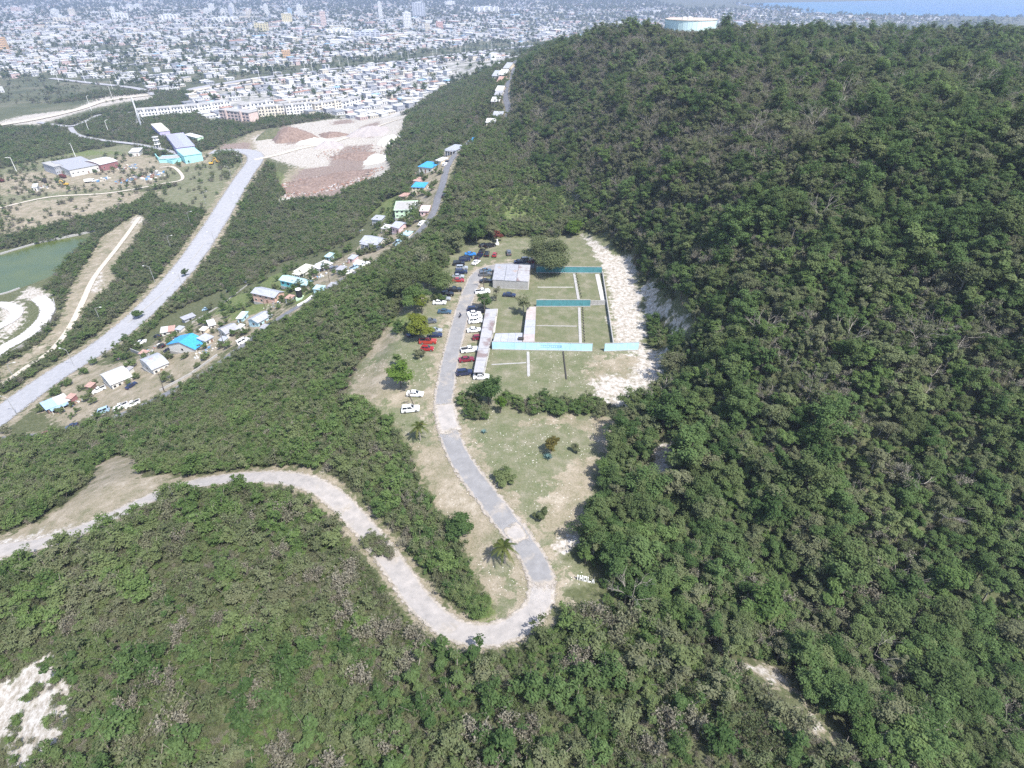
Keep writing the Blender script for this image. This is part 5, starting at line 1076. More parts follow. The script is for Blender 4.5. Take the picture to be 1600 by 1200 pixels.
def house(corners, hgt, wall, roof, label, style='gable', name='house', cat='house', wins=3, over=.45, zg=None, base=0.25, group=None, side_wins=1, door=True, porch=False, rise=None, storeys=1, parts=True):
    """a building under the four surveyed roof corners (front left, front right, back right, back left)"""
    um, vm = sum(c[0] for c in corners) / 4, sum(c[1] for c in corners) / 4
    if zg is None:
        z = at(um, vm)[2]
        for _ in range(3): x, y = at_z(um, vm, z + hgt); z = H(x, y)
    else: z = zg
    P = [Vector(at_z(u, v, z + hgt)) for u, v in corners]; c = sum(P, Vector((0, 0))) / 4
    ex = ((P[1] - P[0]) + (P[2] - P[3])) / 2; ey = ((P[3] - P[0]) + (P[2] - P[1])) / 2; w = ex.length; ang = math.atan2(ex.y, ex.x); nrm = Vector((-math.sin(ang), math.cos(ang))); d = abs(ey.dot(nrm)); d = max(d, 3.0)
    z = min(H(c.x + dx, c.y + dy) for dx in (-2, 2) for dy in (-2, 2)) if zg is None else zg
    r = empty(name, (c.x, c.y, z), ang, label, cat, group); W2, D2 = w / 2 - over, d / 2 - over; rise = (.16 * d if style in ('gable', 'curve') else .4) if rise is None else rise; eave = hgt - .1
    # walls: floor plate, body, gables
    mb = MB(); mb.box(-W2 - .15, W2 + .15, -D2 - .15, D2 + .15, -1.2, base); mb.build('foundation', CONC, r)
    mb = MB(); mb.box(-W2, W2, -D2, D2, base, eave)
    if style == 'gable':
        for s in (-1, 1): mb.add([(s * W2, -D2, eave), (s * W2, D2, eave), (s * W2, 0, eave + rise * .93), (s * (W2 - .15), -D2, eave), (s * (W2 - .15), D2, eave), (s * (W2 - .15), 0, eave + rise * .93)], [(0, 1, 2), (5, 4, 3), (0, 2, 5, 3), (1, 4, 5, 2)])
    mb.build('wall', WALLS[wall], r); t = .10
    roofs = roof if isinstance(roof, (list, tuple)) else [roof]
    def slab(a0, a1, prof, m, nme='roof'):
        o = MB(); n = len(prof); v = [(x, y, q) for x in (a0, a1) for y, q in prof] + [(x, y, q - t) for x in (a0, a1) for y, q in prof]
        f = [(i, n + i, n + i + 1, i + 1) for i in range(n - 1)] + [(2 * n + i, 2 * n + i + 1, 3 * n + i + 1, 3 * n + i) for i in range(n - 1)] + [(0, 2 * n, 3 * n, n), (n - 1, 2 * n - 1, 4 * n - 1, 3 * n - 1)]
        f += [(i, i + 1, 2 * n + i + 1, 2 * n + i) for i in range(n - 1)] + [(n + i, 3 * n + i, 3 * n + i + 1, n + i + 1) for i in range(n - 1)]; o.add(v, f); o.build(nme, m, r)
    y0, y1 = -d / 2, d / 2; x0, x1 = -w / 2, w / 2; lift = eave + t + .01
    if style == 'gable': prof = [(y0, lift - .12), (0, lift + rise), (y1, lift - .12)]
    elif style == 'curve': prof = [(y0 + (y1 - y0) * k / 8, lift + rise * math.sin(math.pi * k / 8) ** .8) for k in range(9)]
    elif style == 'shed': prof = [(y0, lift), (y1, lift + rise)]
    else: prof = [(y0, lift), (y1, lift)]
    for k, rn in enumerate(roofs): slab(x0 + w * k / len(roofs) + .01, x0 + w * (k + 1) / len(roofs) - .01, prof, ROOFS[rn])
    if style == 'flat':
        mb = MB()
        for q in ((x0, x1, y0, y0 + .15), (x0, x1, y1 - .15, y1), (x0, x0 + .15, y0 + .16, y1 - .16), (x1 - .15, x1, y0 + .16, y1 - .16)): mb.box(*q, lift + .002, lift + .28)
        mb.build('parapet', WALLS[wall], r)
    if style == 'curve' or style == 'shed':
        for s in (-1, 1):
            mb = MB(); n = 9; ys = [-D2 + 2 * D2 * k / (n - 1) for k in range(n)]; zz = [np.interp(y, [p[0] for p in prof], [p[1] for p in prof]) - t - .01 for y in ys]
            for k in range(n - 1): mb.add([(s * W2, ys[k], eave - .02), (s * W2, ys[k + 1], eave - .02), (s * W2, ys[k + 1], zz[k + 1]), (s * W2, ys[k], zz[k])], [(0, 1, 2, 3)])
            mb.build('gable', WALLS[wall], r)
    # windows and door
    H1 = (eave - base) / storeys; wm = MB(); ww, wh = min(1.2, w / (wins + 1) * .6 if wins else 1), min(1.1, H1 * .42)
    if parts and (wins or side_wins):
        wm.box(-ww / 2, ww / 2, -.07, .07, 0, wh); wme = wm.mesh('window'); wme.materials.append(FRAME)
        gm_ = MB(); gm_.box(-ww / 2 + .08, ww / 2 - .08, -.085, .085, .08, wh - .08); gme = gm_.mesh('pane'); gme.materials.append(GLASS)
        def win(x, y, zz, a):
            o = link('window', wme, r); o.location = (x, y, zz); o.rotation_euler = (0, 0, a); g_ = link('pane', gme, o)
        dk = wins // 2 if door and wins > 1 else -1
        for st_ in range(storeys):
            zz = base + H1 * st_ + H1 * .38
            for k in range(wins):
                x = -W2 + 2 * W2 * (k + .5) / wins
                if not (k == dk and st_ == 0): win(x, -D2, zz, 0)
                win(x, D2, zz, 0)
            for k in range(side_wins):
                y = -D2 + 2 * D2 * (k + .5) / side_wins; win(W2, y, zz, R(90)); win(-W2, y, zz, R(90))
        if door and wins: mb = MB(); x = -W2 + 2 * W2 * (max(dk, 0) + .5) / wins; mb.box(x - .5, x + .5, -D2 - .06, -D2 + .05, base, base + 2.05); mb.build('door', DOOR, r)
    if porch:
        mb = MB(); mb.box(-W2 * .8, W2 * .8, -D2 - 2.4, -D2 - .02, eave - .22, eave - .10); mb.build('porch_roof', ROOFS[roofs[0]], r); pm_ = MB(); pm_.box(-.07, .07, -.07, .07, -.6, eave - .23); pme = pm_.mesh('porch_post'); pme.materials.append(WHITE)
        for k in range(4): o = link('porch_post', pme, r); o.location = (-W2 * .75 + 1.5 * W2 * k / 3, -D2 - 2.25, 0)
    return r
V_ = 'houses along the village road'
house([(69,639),(107,626),(102,612),(63,630)], 2.9, 'brown', ['sky', 'white'], 'long timber shed, half blue and half white roof, beside the highway', 'shed', 'shed', 'shed', wins=4, group=V_, porch=True)
house([(170,602),(205,586),(190,571),(155,583)], 3.3, 'white', 'white', 'white house with curved white roof beside the dark car', 'curve', wins=4, group=V_)
house([(238,577),(266,563),(240,552),(213,561)], 3.6, 'white', 'zinc', 'house with wide grey curved roof next to the blue tarp roof', 'curve', wins=3, group=V_)
house([(297,551),(318,533),(287,519),(266,530)], 3.4, 'white', 'blue', 'house with bright blue tarp roof', 'gable', wins=3, group=V_)
house([(318,533),(333,525),(322,519),(308,527)], 3.0, 'white', 'lilac', 'small grey roofed annex behind the blue tarp roof', 'shed', 'annex', 'house', wins=2, group=V_)
house([(352,520),(375,510),(359,503),(337,512)], 3.6, 'white', 'grey', 'white house with grey roof and dark windows behind the white van', 'gable', wins=2, group=V_)
house([(325,508),(338,505),(333,497),(322,500)], 2.6, 'white', 'white', 'little white shed beside the green lawn', 'shed', 'shed', 'shed', wins=1, group=V_)
house([(252,518),(274,515),(272,507),(248,511)], 2.6, 'white', ['white', 'rust'], 'low shed with white and pinkish roof above the blue tarp roof', 'shed', 'shed', 'shed', wins=2, group=V_)
house([(284,500),(304,492),(302,487),(283,494)], 2.4, 'grey', 'grey', 'low grey roofed shed below the green lawn', 'shed', 'shed', 'shed', wins=1, group=V_)
house([(400,503),(425,490),(409,483),(386,497)], 3.3, 'blue', 'zinc', 'pale blue walled house with zinc roof by the village road', 'gable', wins=3, group=V_)
house([(367,496),(379,497),(388,486),(378,486)], 2.6, 'blue', ['white', 'cyan'], 'white and pale blue lean-to on the lawn side of the pale blue house', 'shed', 'shed', 'shed', wins=1, group=V_)
house([(396,456),(428,464),(445,453),(402,445)], 4.6, 'salmon', 'zinc', 'raised two storey timber house with zinc roof', 'gable', wins=4, group=V_, storeys=2)
house([(436,435),(478,445),(491,436),(447,427)], 3.3, 'teal', 'cyan', 'long turquoise house with pale roof', 'gable', wins=5, group=V_)
house([(458,422),(473,426),(494,414),(476,411)], 3.2, 'white', 'yellow', 'open house with cream white roof above the turquoise house', 'shed', wins=3, group=V_, porch=True)
house([(493,412),(506,417),(520,410),(505,404)], 3.2, 'grey', 'white', 'white roofed house right of the cream roof', 'shed', wins=2, group=V_, porch=True)
house([(508,399),(518,401),(520,394),(512,393)], 3.0, 'blue', 'cyan', 'tiny pale blue house under the dark tree', 'shed', wins=1, group=V_)
house([(564,374),(588,382),(610,369),(576,366)], 3.6, 'white', 'zinc', 'white house with broad zinc roof and blue porch', 'gable', wins=3, group=V_, porch=True)
house([(580,341),(596,342),(602,336),(586,334)], 3.2, 'grey', 'zinc', 'grey blockwork shed with pale roof', 'shed', 'shed', 'shed', wins=0, side_wins=0, door=False, group=V_)
house([(612,351),(624,354),(639,346),(624,342)], 3.6, 'pink', 'lilac', 'pink house with lilac grey roof', 'gable', wins=2, group=V_)
house([(620,326),(655,325),(656,311),(613,312)], 4.4, 'mint', ['concrete', 'concrete', 'white'], 'painted house with mint and pink walls and flat terrace roof', 'flat', wins=5, group=V_, storeys=2)
house([(656,327),(670,327),(673,318),(657,318)], 3.0, 'pink', 'white', 'white flat annex right of the painted house', 'flat', 'annex', 'house', wins=2, group=V_)
house([(643,290),(661,290),(671,284),(648,282)], 4.4, 'cream', 'blue', 'cream two storey house with small blue roof', 'shed', wins=3, group=V_, storeys=2)
house([(657,258),(679,261),(685,252),(663,250)], 3.6, 'white', 'blue', 'white house with large blue roof at the bend of the village road', 'shed', wins=3, group=V_)
house([(697,233),(714,235),(726,227),(708,225)], 3.6, 'grey', 'zinc', 'grey open house with pale zinc roof at the top of the village road', 'shed', wins=3, group=V_, porch=True)
house([(734,220),(743,220),(746,214),(737,213)], 2.6, 'white', 'blue', 'small blue tarp hut among trees near the top of the road', 'shed', 'hut', 'house', wins=1, group=V_)
for k, (u, v, s, rf, wl2) in enumerate([(768,187,8,'white','cream'),(779,176,8,'zinc','white'),(776,163,7,'white','pink'),(781,150,6,'grey','white'),(783,137,6,'white','cream'),(786,124,6,'rust','white'),(789,113,6,'white','white'),(797,103,5,'zinc','cream'),(783,104,6,'white','blue'),(779,115,6,'zinc','white')]):
    house([(u - s, v + 2), (u + s, v + 2.5), (u + s * 1.1, v - 2.5), (u - s * .8, v - 3)], 3.2, wl2, rf, ['cream house with white roof at the bushy bend beyond the clearing', 'white house with zinc roof at the bushy bend', 'pink walled white roofed house on the far road', 'grey roofed house on the far road', 'cream walled house along the far road', 'rusty roofed house along the far road', 'white house near the far end of the road', 'zinc roofed cream house at the end of the far road', 'pale blue walled house at the hill foot', 'white house with zinc roof at the hill foot'][k], 'gable', wins=2, group='small houses along the far road')

for k, (u, v, s_, rf, wl2, lb) in enumerate([(224,549,7,'rust','grey','rusty roofed lean-to above the grey curved roof'),(280,511,6,'zinc','white','zinc roofed hut between the pinkish shed and the lawn'),(318,512,6,'yellow','cream','cream roofed hut by the little white shed'),(348,528,6,'zinc','white','zinc lean-to below the grey roofed white house'),(412,508,5,'grey','blue','grey canopy in front of the pale blue walled house'),
  (498,447,9,'cyan','blue','pale canopy right of the turquoise house'),(520,443,8,'grey','grey','flat grey canopy by the road near the turquoise house'),(533,417,7,'grey','grey','grey lean-to under the dark tree'),(560,408,7,'white','white','white lean-to at the verge by the white car'),(551,400,6,'zinc','pink','zinc hut with pink walls behind the verge'),(604,352,7,'white','cream','white roofed hut between the grey shed and the pink house'),
  (636,362,7,'cyan','white','pale roofed hut above the pink house road'),(632,302,6,'rust','pink','rusty pink hut above the painted house'),(655,278,7,'rust','salmon','salmon hut behind the cream house'),(690,247,6,'white','cream','white hut between the blue roof and the zinc roof'),(110,618,6,'rust','maroon','rusty hut at the right end of the timber shed'),(140,600,6,'rust','brown','brown hut in the dirt yard'),(200,575,5,'grey','white','grey lean-to at the back of the curved white roof'),(375,508,5,'white','white','white lean-to right of the grey roofed white house'),(452,462,6,'rust','grey','rusty lean-to beside the black water tank')]):
    house([(u - s_, v + 2), (u + s_ * .7, v + 4), (u + s_, v - 2.5), (u - s_ * .6, v - 4)], 2.6, wl2, rf, lb, 'shed', 'hut', 'hut', wins=1, side_wins=0, group='huts and lean-tos of the village', over=.25)
VC = 'vehicles in the village'
for u, v, k, c, dg, lb in [
 (156,611,'pickup','white',215,'white pickup in the dirt yard below the curved white roof'),(206,604,'sedan','navy',60,'navy car beside the curved white roofed house'),(209,633,'pickup','white',205,'white loaded pickup at the edge of the bushes'),(190,637,'pickup','white',205,'white truck left of the loaded pickup by the bushes'),(162,645,'van','pale_blue',200,'pale blue van on the village road'),
 (113,668,'sedan','navy',200,'dark blue car on the village road below the timber shed'),(72,680,'hatch','maroon',185,'maroon car at the junction with the highway'),(381,535,'van','white',40,'white van on the village road'),(184,562,'pickup','grey',150,'grey pickup at the end of the dirt yard'),(221,537,'pickup','white',20,'white pickup with maroon load above the yards'),
 (253,543,'suv','black',150,'black car behind the grey curved roof'),(264,550,'pickup','navy',150,'dark pickup left of the blue tarp roof'),(246,527,'sedan','navy',150,'dark car in the yard beside the pinkish shed'),(424,510,'sedan','navy',40,'navy car in front of the pale blue walled house'),(523,421,'suv','grey',40,'dark grey car by the white roofed houses'),(556,419,'pickup','pale_blue',40,'pale blue pickup parked by the village road'),
 (546,427,'sedan','white',40,'white car below the pale blue pickup'),(571,414,'sedan','white',40,'white car alone on the verge of the village road'),(623,380,'pickup','pale_blue',45,'blue and white pickup below the pink house'),(592,390,'suv','grey',40,'dark car in front of the broad zinc roofed house'),(659,350,'sedan','white',60,'white and blue car beside the road near the pink house'),(695,258,'suv','white',70,'white jeep on the road by the large blue roof'),
 (698,254,'sedan','black',70,'black car just beside the white jeep'),(694,307,'hatch','black',80,'small black car at the right edge of the upper road'),(361,454,'sedan','navy',30,'navy car in the bushes beside the green lawn'),(324,484,'sedan','pale_blue',0,'pale blue car on the green lawn'),(388,441,'sedan','grey',60,'grey car wreck left of the two storey timber house')]:
    car(u, v, k, c, dg, lb, 'pickup_truck' if k == 'pickup' else ('van' if k == 'van' else 'parked_car'), VC, 'pickup' if k == 'pickup' else ('van' if k == 'van' else 'car'))

# tank on its stand, dish, stone wall
x, y, z = at(469, 467); r = empty('water_tank', (x, y, z), 0, 'tall black water tank with white lid beside the timber house', 'water tank')
mb = MB(); mb.tube([(0, 0, 1.0), (0, 0, 4.6)], 1.25, 14); mb.build('body', RUBBER, r); mb = MB(); mb.tube([(0, 0, 4.6), (0, 0, 4.85), (0, 0, 5.0)], [1.32, 1.1, .4], 14); mb.build('lid', WHITE, r); mb = MB(); mb.box(-1.4, 1.4, -1.4, 1.4, -.5, 1.0); mb.build('plinth', WALLS['mint'], r)
def low_wall(pts, hgt, th, m, label, name='garden_wall', cat='wall'):
    P = [Vector(at(*p)) for p in pts]; mb = MB()
    for a, b in zip(P, P[1:]):
        d = (b - a); n = Vector((-d.y, d.x, 0)).normalized() * th / 2; z0, z1 = H(a.x, a.y), H(b.x, b.y)
        mb.add([tuple(q) for q in (Vector((a.x, a.y, z0 - .4)) - n, Vector((b.x, b.y, z1 - .4)) - n, Vector((b.x, b.y, z1 - .4)) + n, Vector((a.x, a.y, z0 - .4)) + n, Vector((a.x, a.y, z0 + hgt)) - n, Vector((b.x, b.y, z1 + hgt)) - n, Vector((b.x, b.y, z1 + hgt)) + n, Vector((a.x, a.y, z0 + hgt)) + n)],
               [(3, 2, 1, 0), (4, 5, 6, 7), (0, 1, 5, 4), (1, 2, 6, 5), (2, 3, 7, 6), (3, 0, 4, 7)])
    return tag(mb.build(name, m), label, cat)
low_wall([(465,479),(478,472),(488,464)], .9, .3, WHITE, 'low white wall along the road by the black water tank')
low_wall([(600,302),(585,318),(572,332)], .8, .3, CONC, 'broken pale wall behind the painted house')
low_wall([(205,549),(222,556),(240,563)], 1.6, .3, CONC, 'grey boundary wall left of the grey curved roof')
low_wall([(300,505),(332,486),(345,478),(395,440)], .6, .2, CONC, 'long low wall along the back of the green lawn')
low_wall([(250,612),(300,585),(340,556)], .9, .3, CONC, 'pale road wall in front of the grey curved roof')
low_wall([(0,398),(60,380),(150,361)], .9, .9, CONC, 'pale concrete edge along the far side of the green pond', 'pond_edge', 'wall')
low_wall([(0,461),(15,457),(31,451)], .7, .9, CONC, 'pale concrete edge along the near side of the green pond', 'pond_edge', 'wall')
low_wall([(-60,605),(0,562),(48,534),(78,507),(88,484),(84,468)], 1.1, .35, CONC, 'curved concrete side wall of the channel', 'channel_wall', 'wall')
low_wall([(200,505),(260,455),(305,400),(345,345)], .35, .5, CONC, 'pale kerb along the left side of the wide highway', 'kerb', 'kerb')
# heaps of scrap and household clutter, small separate pieces
rs = np.random.default_rng(12); CLUT = [mat('clutter_' + n_, c_, .8, .2, 2) for n_, c_ in (('white', (.6, .6, .58)), ('rust', (.25, .14, .10)), ('blue', (.12, .25, .42)), ('grey', (.25, .25, .26)), ('cream', (.55, .50, .42)))]
def heap(px, n, rad, big, label, name='scrap_heap', cat='scrap heap'):
    c = Vector(at(*px)); mb = MB()
    for _ in range(n):
        a, q = rs.uniform(0, 6.28), rad * math.sqrt(rs.random()); x, y = c.x + q * math.cos(a), c.y + q * math.sin(a); z = H(x, y) - c.z; s = rs.uniform(.3, 1) * big; t = rs.uniform(0, 3.1); lx, ly, lz = s, s * rs.uniform(.4, 1), s * rs.uniform(.25, .7)
        p = [(x - c.x + math.cos(t) * i * lx - math.sin(t) * j * ly, y - c.y + math.sin(t) * i * lx + math.cos(t) * j * ly) for i, j in ((-.5, -.5), (.5, -.5), (.5, .5), (-.5, .5))]; mb.prism(p, z - .1, z + lz, int(rs.integers(5)))
    o = mb.build(name, CLUT); o.location = c; return tag(o, label, cat, kind='stuff')
for px, n, rad, big, lb in [((318,552),26,4,1.0,'clutter of junk in front of the blue tarp roof'),((240,545),20,4,1.0,'junk in the yard behind the grey curved roof'),((120,628),22,3.2,.9,'junk heap at the right end of the timber shed'),((95,640),14,3,.7,'odds and ends in front of the timber shed'),((340,538),18,3.4,.8,'junk beside the white van'),((425,478),22,4,.8,'pale rubble below the two storey timber house'),
   ((500,432),24,4,1.0,'junk between the turquoise house and the road'),((540,412),20,3.5,.9,'junk by the small pale blue house'),((610,345),20,4,.8,'junk between the grey shed and the pink house'),((665,295),16,3.5,.8,'junk beside the cream house'),((650,270),18,4,.9,'clutter below the large blue roof'),((560,362),16,4,.8,'pale clutter behind the broad zinc roof'),((150,648),14,3,.7,'blue and yellow barrels at the edge of the bushes'),
   ((275,532),16,3.5,.9,'junk left of the blue tarp roof'),((590,345),14,3,.7,'odds and ends beside the grey shed')]: heap(px, n, rad, big, lb)
for px, n, rad, big, lb in [((235,275),70,14,2.6,'field of white scrap boats and car bodies by the dirt track'),((195,283),40,8,2.2,'pile of white scrap left of the boats'),((200,262),30,9,2.0,'bluish scrap in front of the turquoise yard'),((160,281),24,6,2.4,'rust brown scrap pile by the dirt track'),((60,295),26,9,2.0,'scrap beside the small white hut')]: heap(px, n, rad, big, lb)

# ---- quarry mounds --------------------------------------------------------------------
def mound(px, rx, ry, hgt, m, label, seed=0, name='earth_mound'):
    c = Vector(at(*px)); nr, na = 9, 26; vs, fs = [(0, 0, hgt)], []
    for i in range(1, nr + 1):
        t = i / nr
        for k in range(na):
            a = 2 * math.pi * k / na; w = 1 + .22 * math.sin(3 * a + seed) + .12 * math.sin(7 * a + 2 * seed); x, y = rx * t * w * math.cos(a), ry * t * w * math.sin(a)
            z = hgt * max(0, (1 - t ** 1.5)) * (1 + .35 * (float(value_noise(np.array([x + 50 * seed]), np.array([y]), 3.5, 3)[0]) - .5)) + (H(c.x + x, c.y + y) - c.z) * t - (.5 if i == nr else 0); vs.append((x, y, z))
    fs += [(0, 1 + k, 1 + (k + 1) % na) for k in range(na)]; fs += [(1 + i * na + k, 1 + (i + 1) * na + k, 1 + (i + 1) * na + (k + 1) % na, 1 + i * na + (k + 1) % na) for i in range(nr - 1) for k in range(na)]
    mb = MB(); mb.add(vs, fs); o = mb.build(name, m, smooth=True); o.location = c; return tag(o, label, 'mound')
EARTH = mat('brown_earth', (.13, .088, .07), .95, .4, .5, col2=(.27, .20, .165), bump=.6); GRAVELM = mat('grey_gravel', (.28, .25, .24), .95, .3, .8, col2=(.42, .38, .36), bump=.6); SCRUBM = mat('overgrown_earth', (.06, .075, .035), .95, .3, .4, col2=(.14, .135, .08), bump=.8); CHALKM = mat('chalk', (.55, .51, .44), .95, .2, .4, col2=(.74, .71, .64), bump=.6)
mound((457,216), 23, 18, 11, EARTH, 'tall brown rubble mound in the quarry', 1); mound((428,213), 18, 16, 8, SCRUBM, 'overgrown green mound left of the brown rubble', 2); mound((516,229), 14, 12, 6, GRAVELM, 'grey gravel heap in the middle of the quarry', 3)
mound((580,208), 22, 20, 7, GRAVELM, 'broad grey brown heap at the back of the quarry', 4); mound((500,285), 22, 16, 4, EARTH, 'spread of brown woody debris in front of the quarry', 5); mound((545,275), 24, 18, 3.5, EARTH, 'second spread of brown debris beside the bush edge', 6); mound((520,212), 16, 10, 4, EARTH, 'low brown heap behind the gravel', 7); mound((590,250), 14, 16, 4, CHALKM, 'white chalk bank at the bush edge of the quarry', 8); mound((495,222), 20, 10, 4, CHALKM, 'white chalk bank behind the gravel heap', 9)
mound((555,245), 20, 14, 4, EARTH, 'low reddish heap in the middle of the quarry floor', 11); mound((610,222), 12, 16, 6, CHALKM, 'steep white bank along the back right edge of the quarry', 12); mound((472,296), 18, 10, 3, EARTH, 'long brown debris heap at the front left of the quarry', 10)

def debris(px, rx, ry, n, big, label):
    c = Vector(at(*px)); mb = MB()
    for _ in range(n):
        a, q = rs.uniform(0, 6.28), math.sqrt(rs.random()); x, y = rx * q * math.cos(a), ry * q * math.sin(a); z = H(c.x + x, c.y + y) - c.z; t = rs.uniform(0, 3.1); l_, w_ = big * rs.uniform(.3, 1), big * rs.uniform(.08, .4); d = Vector((math.cos(t), math.sin(t), rs.uniform(-.15, .3))) * l_; s_ = Vector((-math.sin(t), math.cos(t), 0)) * w_; o = Vector((x, y, z + rs.uniform(0, 1.2) * big * .5 * (1 - q)))
        mb.add([o - d - s_, o + d - s_, o + d + s_, o - d + s_, o + Vector((0, 0, w_ * 1.2))], [(0, 1, 4), (1, 2, 4), (2, 3, 4), (3, 0, 4), (3, 2, 1, 0)], int(rs.integers(4)))
    o = mb.build('debris', [EARTH, CLUT[1], GRAVELM, mat('weathered_wood', (.24, .19, .15), .9, .3, 2)]); o.location = c; return tag(o, label, 'debris', kind='stuff')
debris((500,288), 34, 22, 420, 2.0, 'woody brown debris spread in front of the quarry'); debris((548,278), 28, 24, 300, 1.8, 'woody brown debris by the bush edge of the quarry'); debris((458,214), 20, 15, 160, 2.2, 'rubble over the tall brown mound'); debris((560,240), 40, 26, 260, 1.5, 'loose brown rubble over the quarry floor'); debris((475,300), 24, 12, 160, 1.8, 'woody debris at the front left of the quarry')

# trucks and excavators
def truck(u, v, deg, cab, bed, label):
    x, y, z = at(u, v); r = empty('truck', (x, y, z), R(deg), label, 'truck', 'trucks in the works yard')
    mb = MB(); mb.box(1.6, 3.6, -1.15, 1.15, .7, 2.9); mb.box(3.6, 3.9, -1.1, 1.1, .7, 1.7); mb.build('cab', cab, r); mb = MB(); mb.box(3.0, 3.62, -1.17, 1.17, 1.9, 2.6); mb.build('windscreen', GLASS, r)
    mb = MB(); mb.add([(-3.6, -1.2, 1.1), (1.3, -1.2, 1.1), (1.3, 1.2, 1.1), (-3.6, 1.2, 1.1), (-4.0, -1.25, 2.7), (1.4, -1.25, 2.9), (1.4, 1.25, 2.9), (-4.0, 1.25, 2.7), (-3.7, -1.05, 2.0), (1.2, -1.05, 2.0), (1.2, 1.05, 2.0), (-3.7, 1.05, 2.0)], [(3, 2, 1, 0), (0, 1, 5, 4), (1, 2, 6, 5), (2, 3, 7, 6), (3, 0, 4, 7), (4, 5, 9, 8), (5, 6, 10, 9), (6, 7, 11, 10), (7, 4, 8, 11), (8, 9, 10, 11)]); mb.build('tipper', bed, r)
    mb = MB(); mb.box(-3.5, 3.5, -.5, .5, .6, 1.1); mb.build('chassis', DARK, r); w = MB(); w.tube([(0, -.18, 0), (0, .18, 0)], .52, 10); wm = w.mesh('wheel'); wm.materials.append(RUBBER)
    for xx in (-2.8, -1.5, 2.6):
        for s in (-1, 1): o = link('wheel', wm, r); o.location = (xx, s * .98, .52)
TRUST = mat('maroon_truck_paint', (.16, .05, .05), .5, .1)
truck(71, 285, 130, DARK, DARK, 'black tipper truck left of the long sheds'); truck(99, 278, 150, TRUST, TRUST, 'maroon tipper truck in front of the two storey shed'); truck(120, 273, 150, DARK, TRUST, 'dark maroon tipper truck nearest the long white shed'); truck(2, 284, 150, TRUST, TRUST, 'maroon truck at the left edge of the yard'); truck(141, 285, 20, WHITE, WHITE, 'white truck beside the rust brown scrap pile')
YEL = mat('machine_yellow', (.62, .38, .06), .5, .1)
def excavator(u, v, deg, label):
    x, y, z = at(u, v); r = empty('excavator', (x, y, z), R(deg), label, 'excavator', 'yellow excavators')
    for s in (-1, 1): mb = MB(); mb.box(-1.9, 1.9, s * 1.1 - .3, s * 1.1 + .3, 0, .85); mb.build('track', RUBBER, r)
    mb = MB(); mb.box(-2.2, 1.2, -1.2, 1.2, .95, 2.0); mb.build('body', YEL, r); mb = MB(); mb.box(-.2, 1.2, .1, 1.15, 2.01, 3.0); mb.build('cab', GLASS, r); mb = MB(); mb.tube([(1.0, -.4, 1.9), (3.0, -.4, 4.2), (5.0, -.4, 3.6)], .28, 5); mb.build('boom', YEL, r); mb = MB(); mb.tube([(5.0, -.4, 3.6), (5.8, -.4, 1.3)], .2, 5); mb.build('arm', YEL, r); mb = MB(); mb.box(5.2, 6.2, -.9, .1, .6, 1.3); mb.build('bucket', DARK, r)
excavator(331, 257, 20, 'yellow excavator on the grass by the turquoise yard'); excavator(341, 254, 160, 'second yellow excavator, right of the first by the turquoise yard'); excavator(103, 290, 170, 'yellow excavator in the bushes in front of the sheds')

# ---- industrial buildings left -------------------------------------------------------
IB = 'sheds on the plain at the left'
house([(95,269),(142,259),(140,244),(92,252)], 6, 'white', 'grey', 'long white walled shed with grey roof', 'shed', 'warehouse', 'warehouse', wins=6, group=IB, rise=1.2)
house([(145,260),(173,254),(170,243),(141,250)], 6, 'maroon', ['white', 'white'], 'white roofed shed with maroon doors right of the long shed', 'curve', 'warehouse', 'warehouse', wins=3, group=IB, rise=1.5)
house([(73,263),(90,260),(88,250),(75,253)], 7, 'grey', 'concrete', 'grey two storey shell with open floors left of the long shed', 'flat', 'building', 'building', wins=4, group=IB, storeys=2)
house([(202,238),(222,237),(219,231),(205,232)], 4, 'white', 'white', 'small white roofed house by the curved road', 'shed', 'house', 'house', wins=2, group=IB)
house([(51,293),(60,292),(58,287),(50,288)], 3.5, 'white', 'white', 'tiny white hut at the left of the yard', 'shed', 'hut', 'house', wins=1, group=IB)
# turquoise yard: walled court with a block at the back right
def wall_ring(pts, hgt, th, m, name, label, cat, close=True):
    P = [Vector(at(*p)) for p in pts]; z = min(p.z for p in P); c = sum(P, Vector()) / len(P); r = empty(name, (c.x, c.y, z), 0, label, cat)
    for a, b in zip(P, P[1:] + ([P[0]] if close else [])): 
        if (b - a).length > .1: mb = MB(); strip_box(mb, a - c, b - c, th, -.5, hgt); mb.build('wall', m, r)
    return r, c
AQ = WALLS['aqua']
r, c = wall_ring([(244,246),(249,252),(271,256),(283,252),(305,245),(311,240)], 3.5, .6, AQ, 'walled_yard', 'open yard inside a turquoise wall below the turquoise hall', 'yard', False)
house([(280,244),(311,241),(308,229),(281,234)], 7, 'aqua', 'cyan', 'turquoise hall with pale roof behind the turquoise walled yard', 'flat', 'hall', 'building', wins=0, side_wins=0, door=False, group=IB)
house([(248,249),(285,247),(280,242),(252,243)], 3.5, 'aqua', 'concrete', 'low turquoise building with grey roof inside the walled yard', 'flat', 'building', 'building', wins=0, side_wins=0, door=False, group=IB)
house([(262,233),(300,228),(291,207),(270,209)], 7, 'lilac', ['grey', 'zinc'], 'large open factory hall with pale roof beams behind the turquoise hall', 'flat', 'factory', 'factory', wins=4, group=IB)
house([(293,212),(314,217),(312,212),(291,206)], 5, 'mint', 'white', 'low mint green wing of the factory', 'shed', 'factory', 'factory', wins=2, group=IB)
house([(243,207),(260,204),(257,192),(240,193)], 7, 'lilac', 'yellow', 'white walled shed with cream roof behind the factory', 'shed', 'warehouse', 'warehouse', wins=2, group=IB)
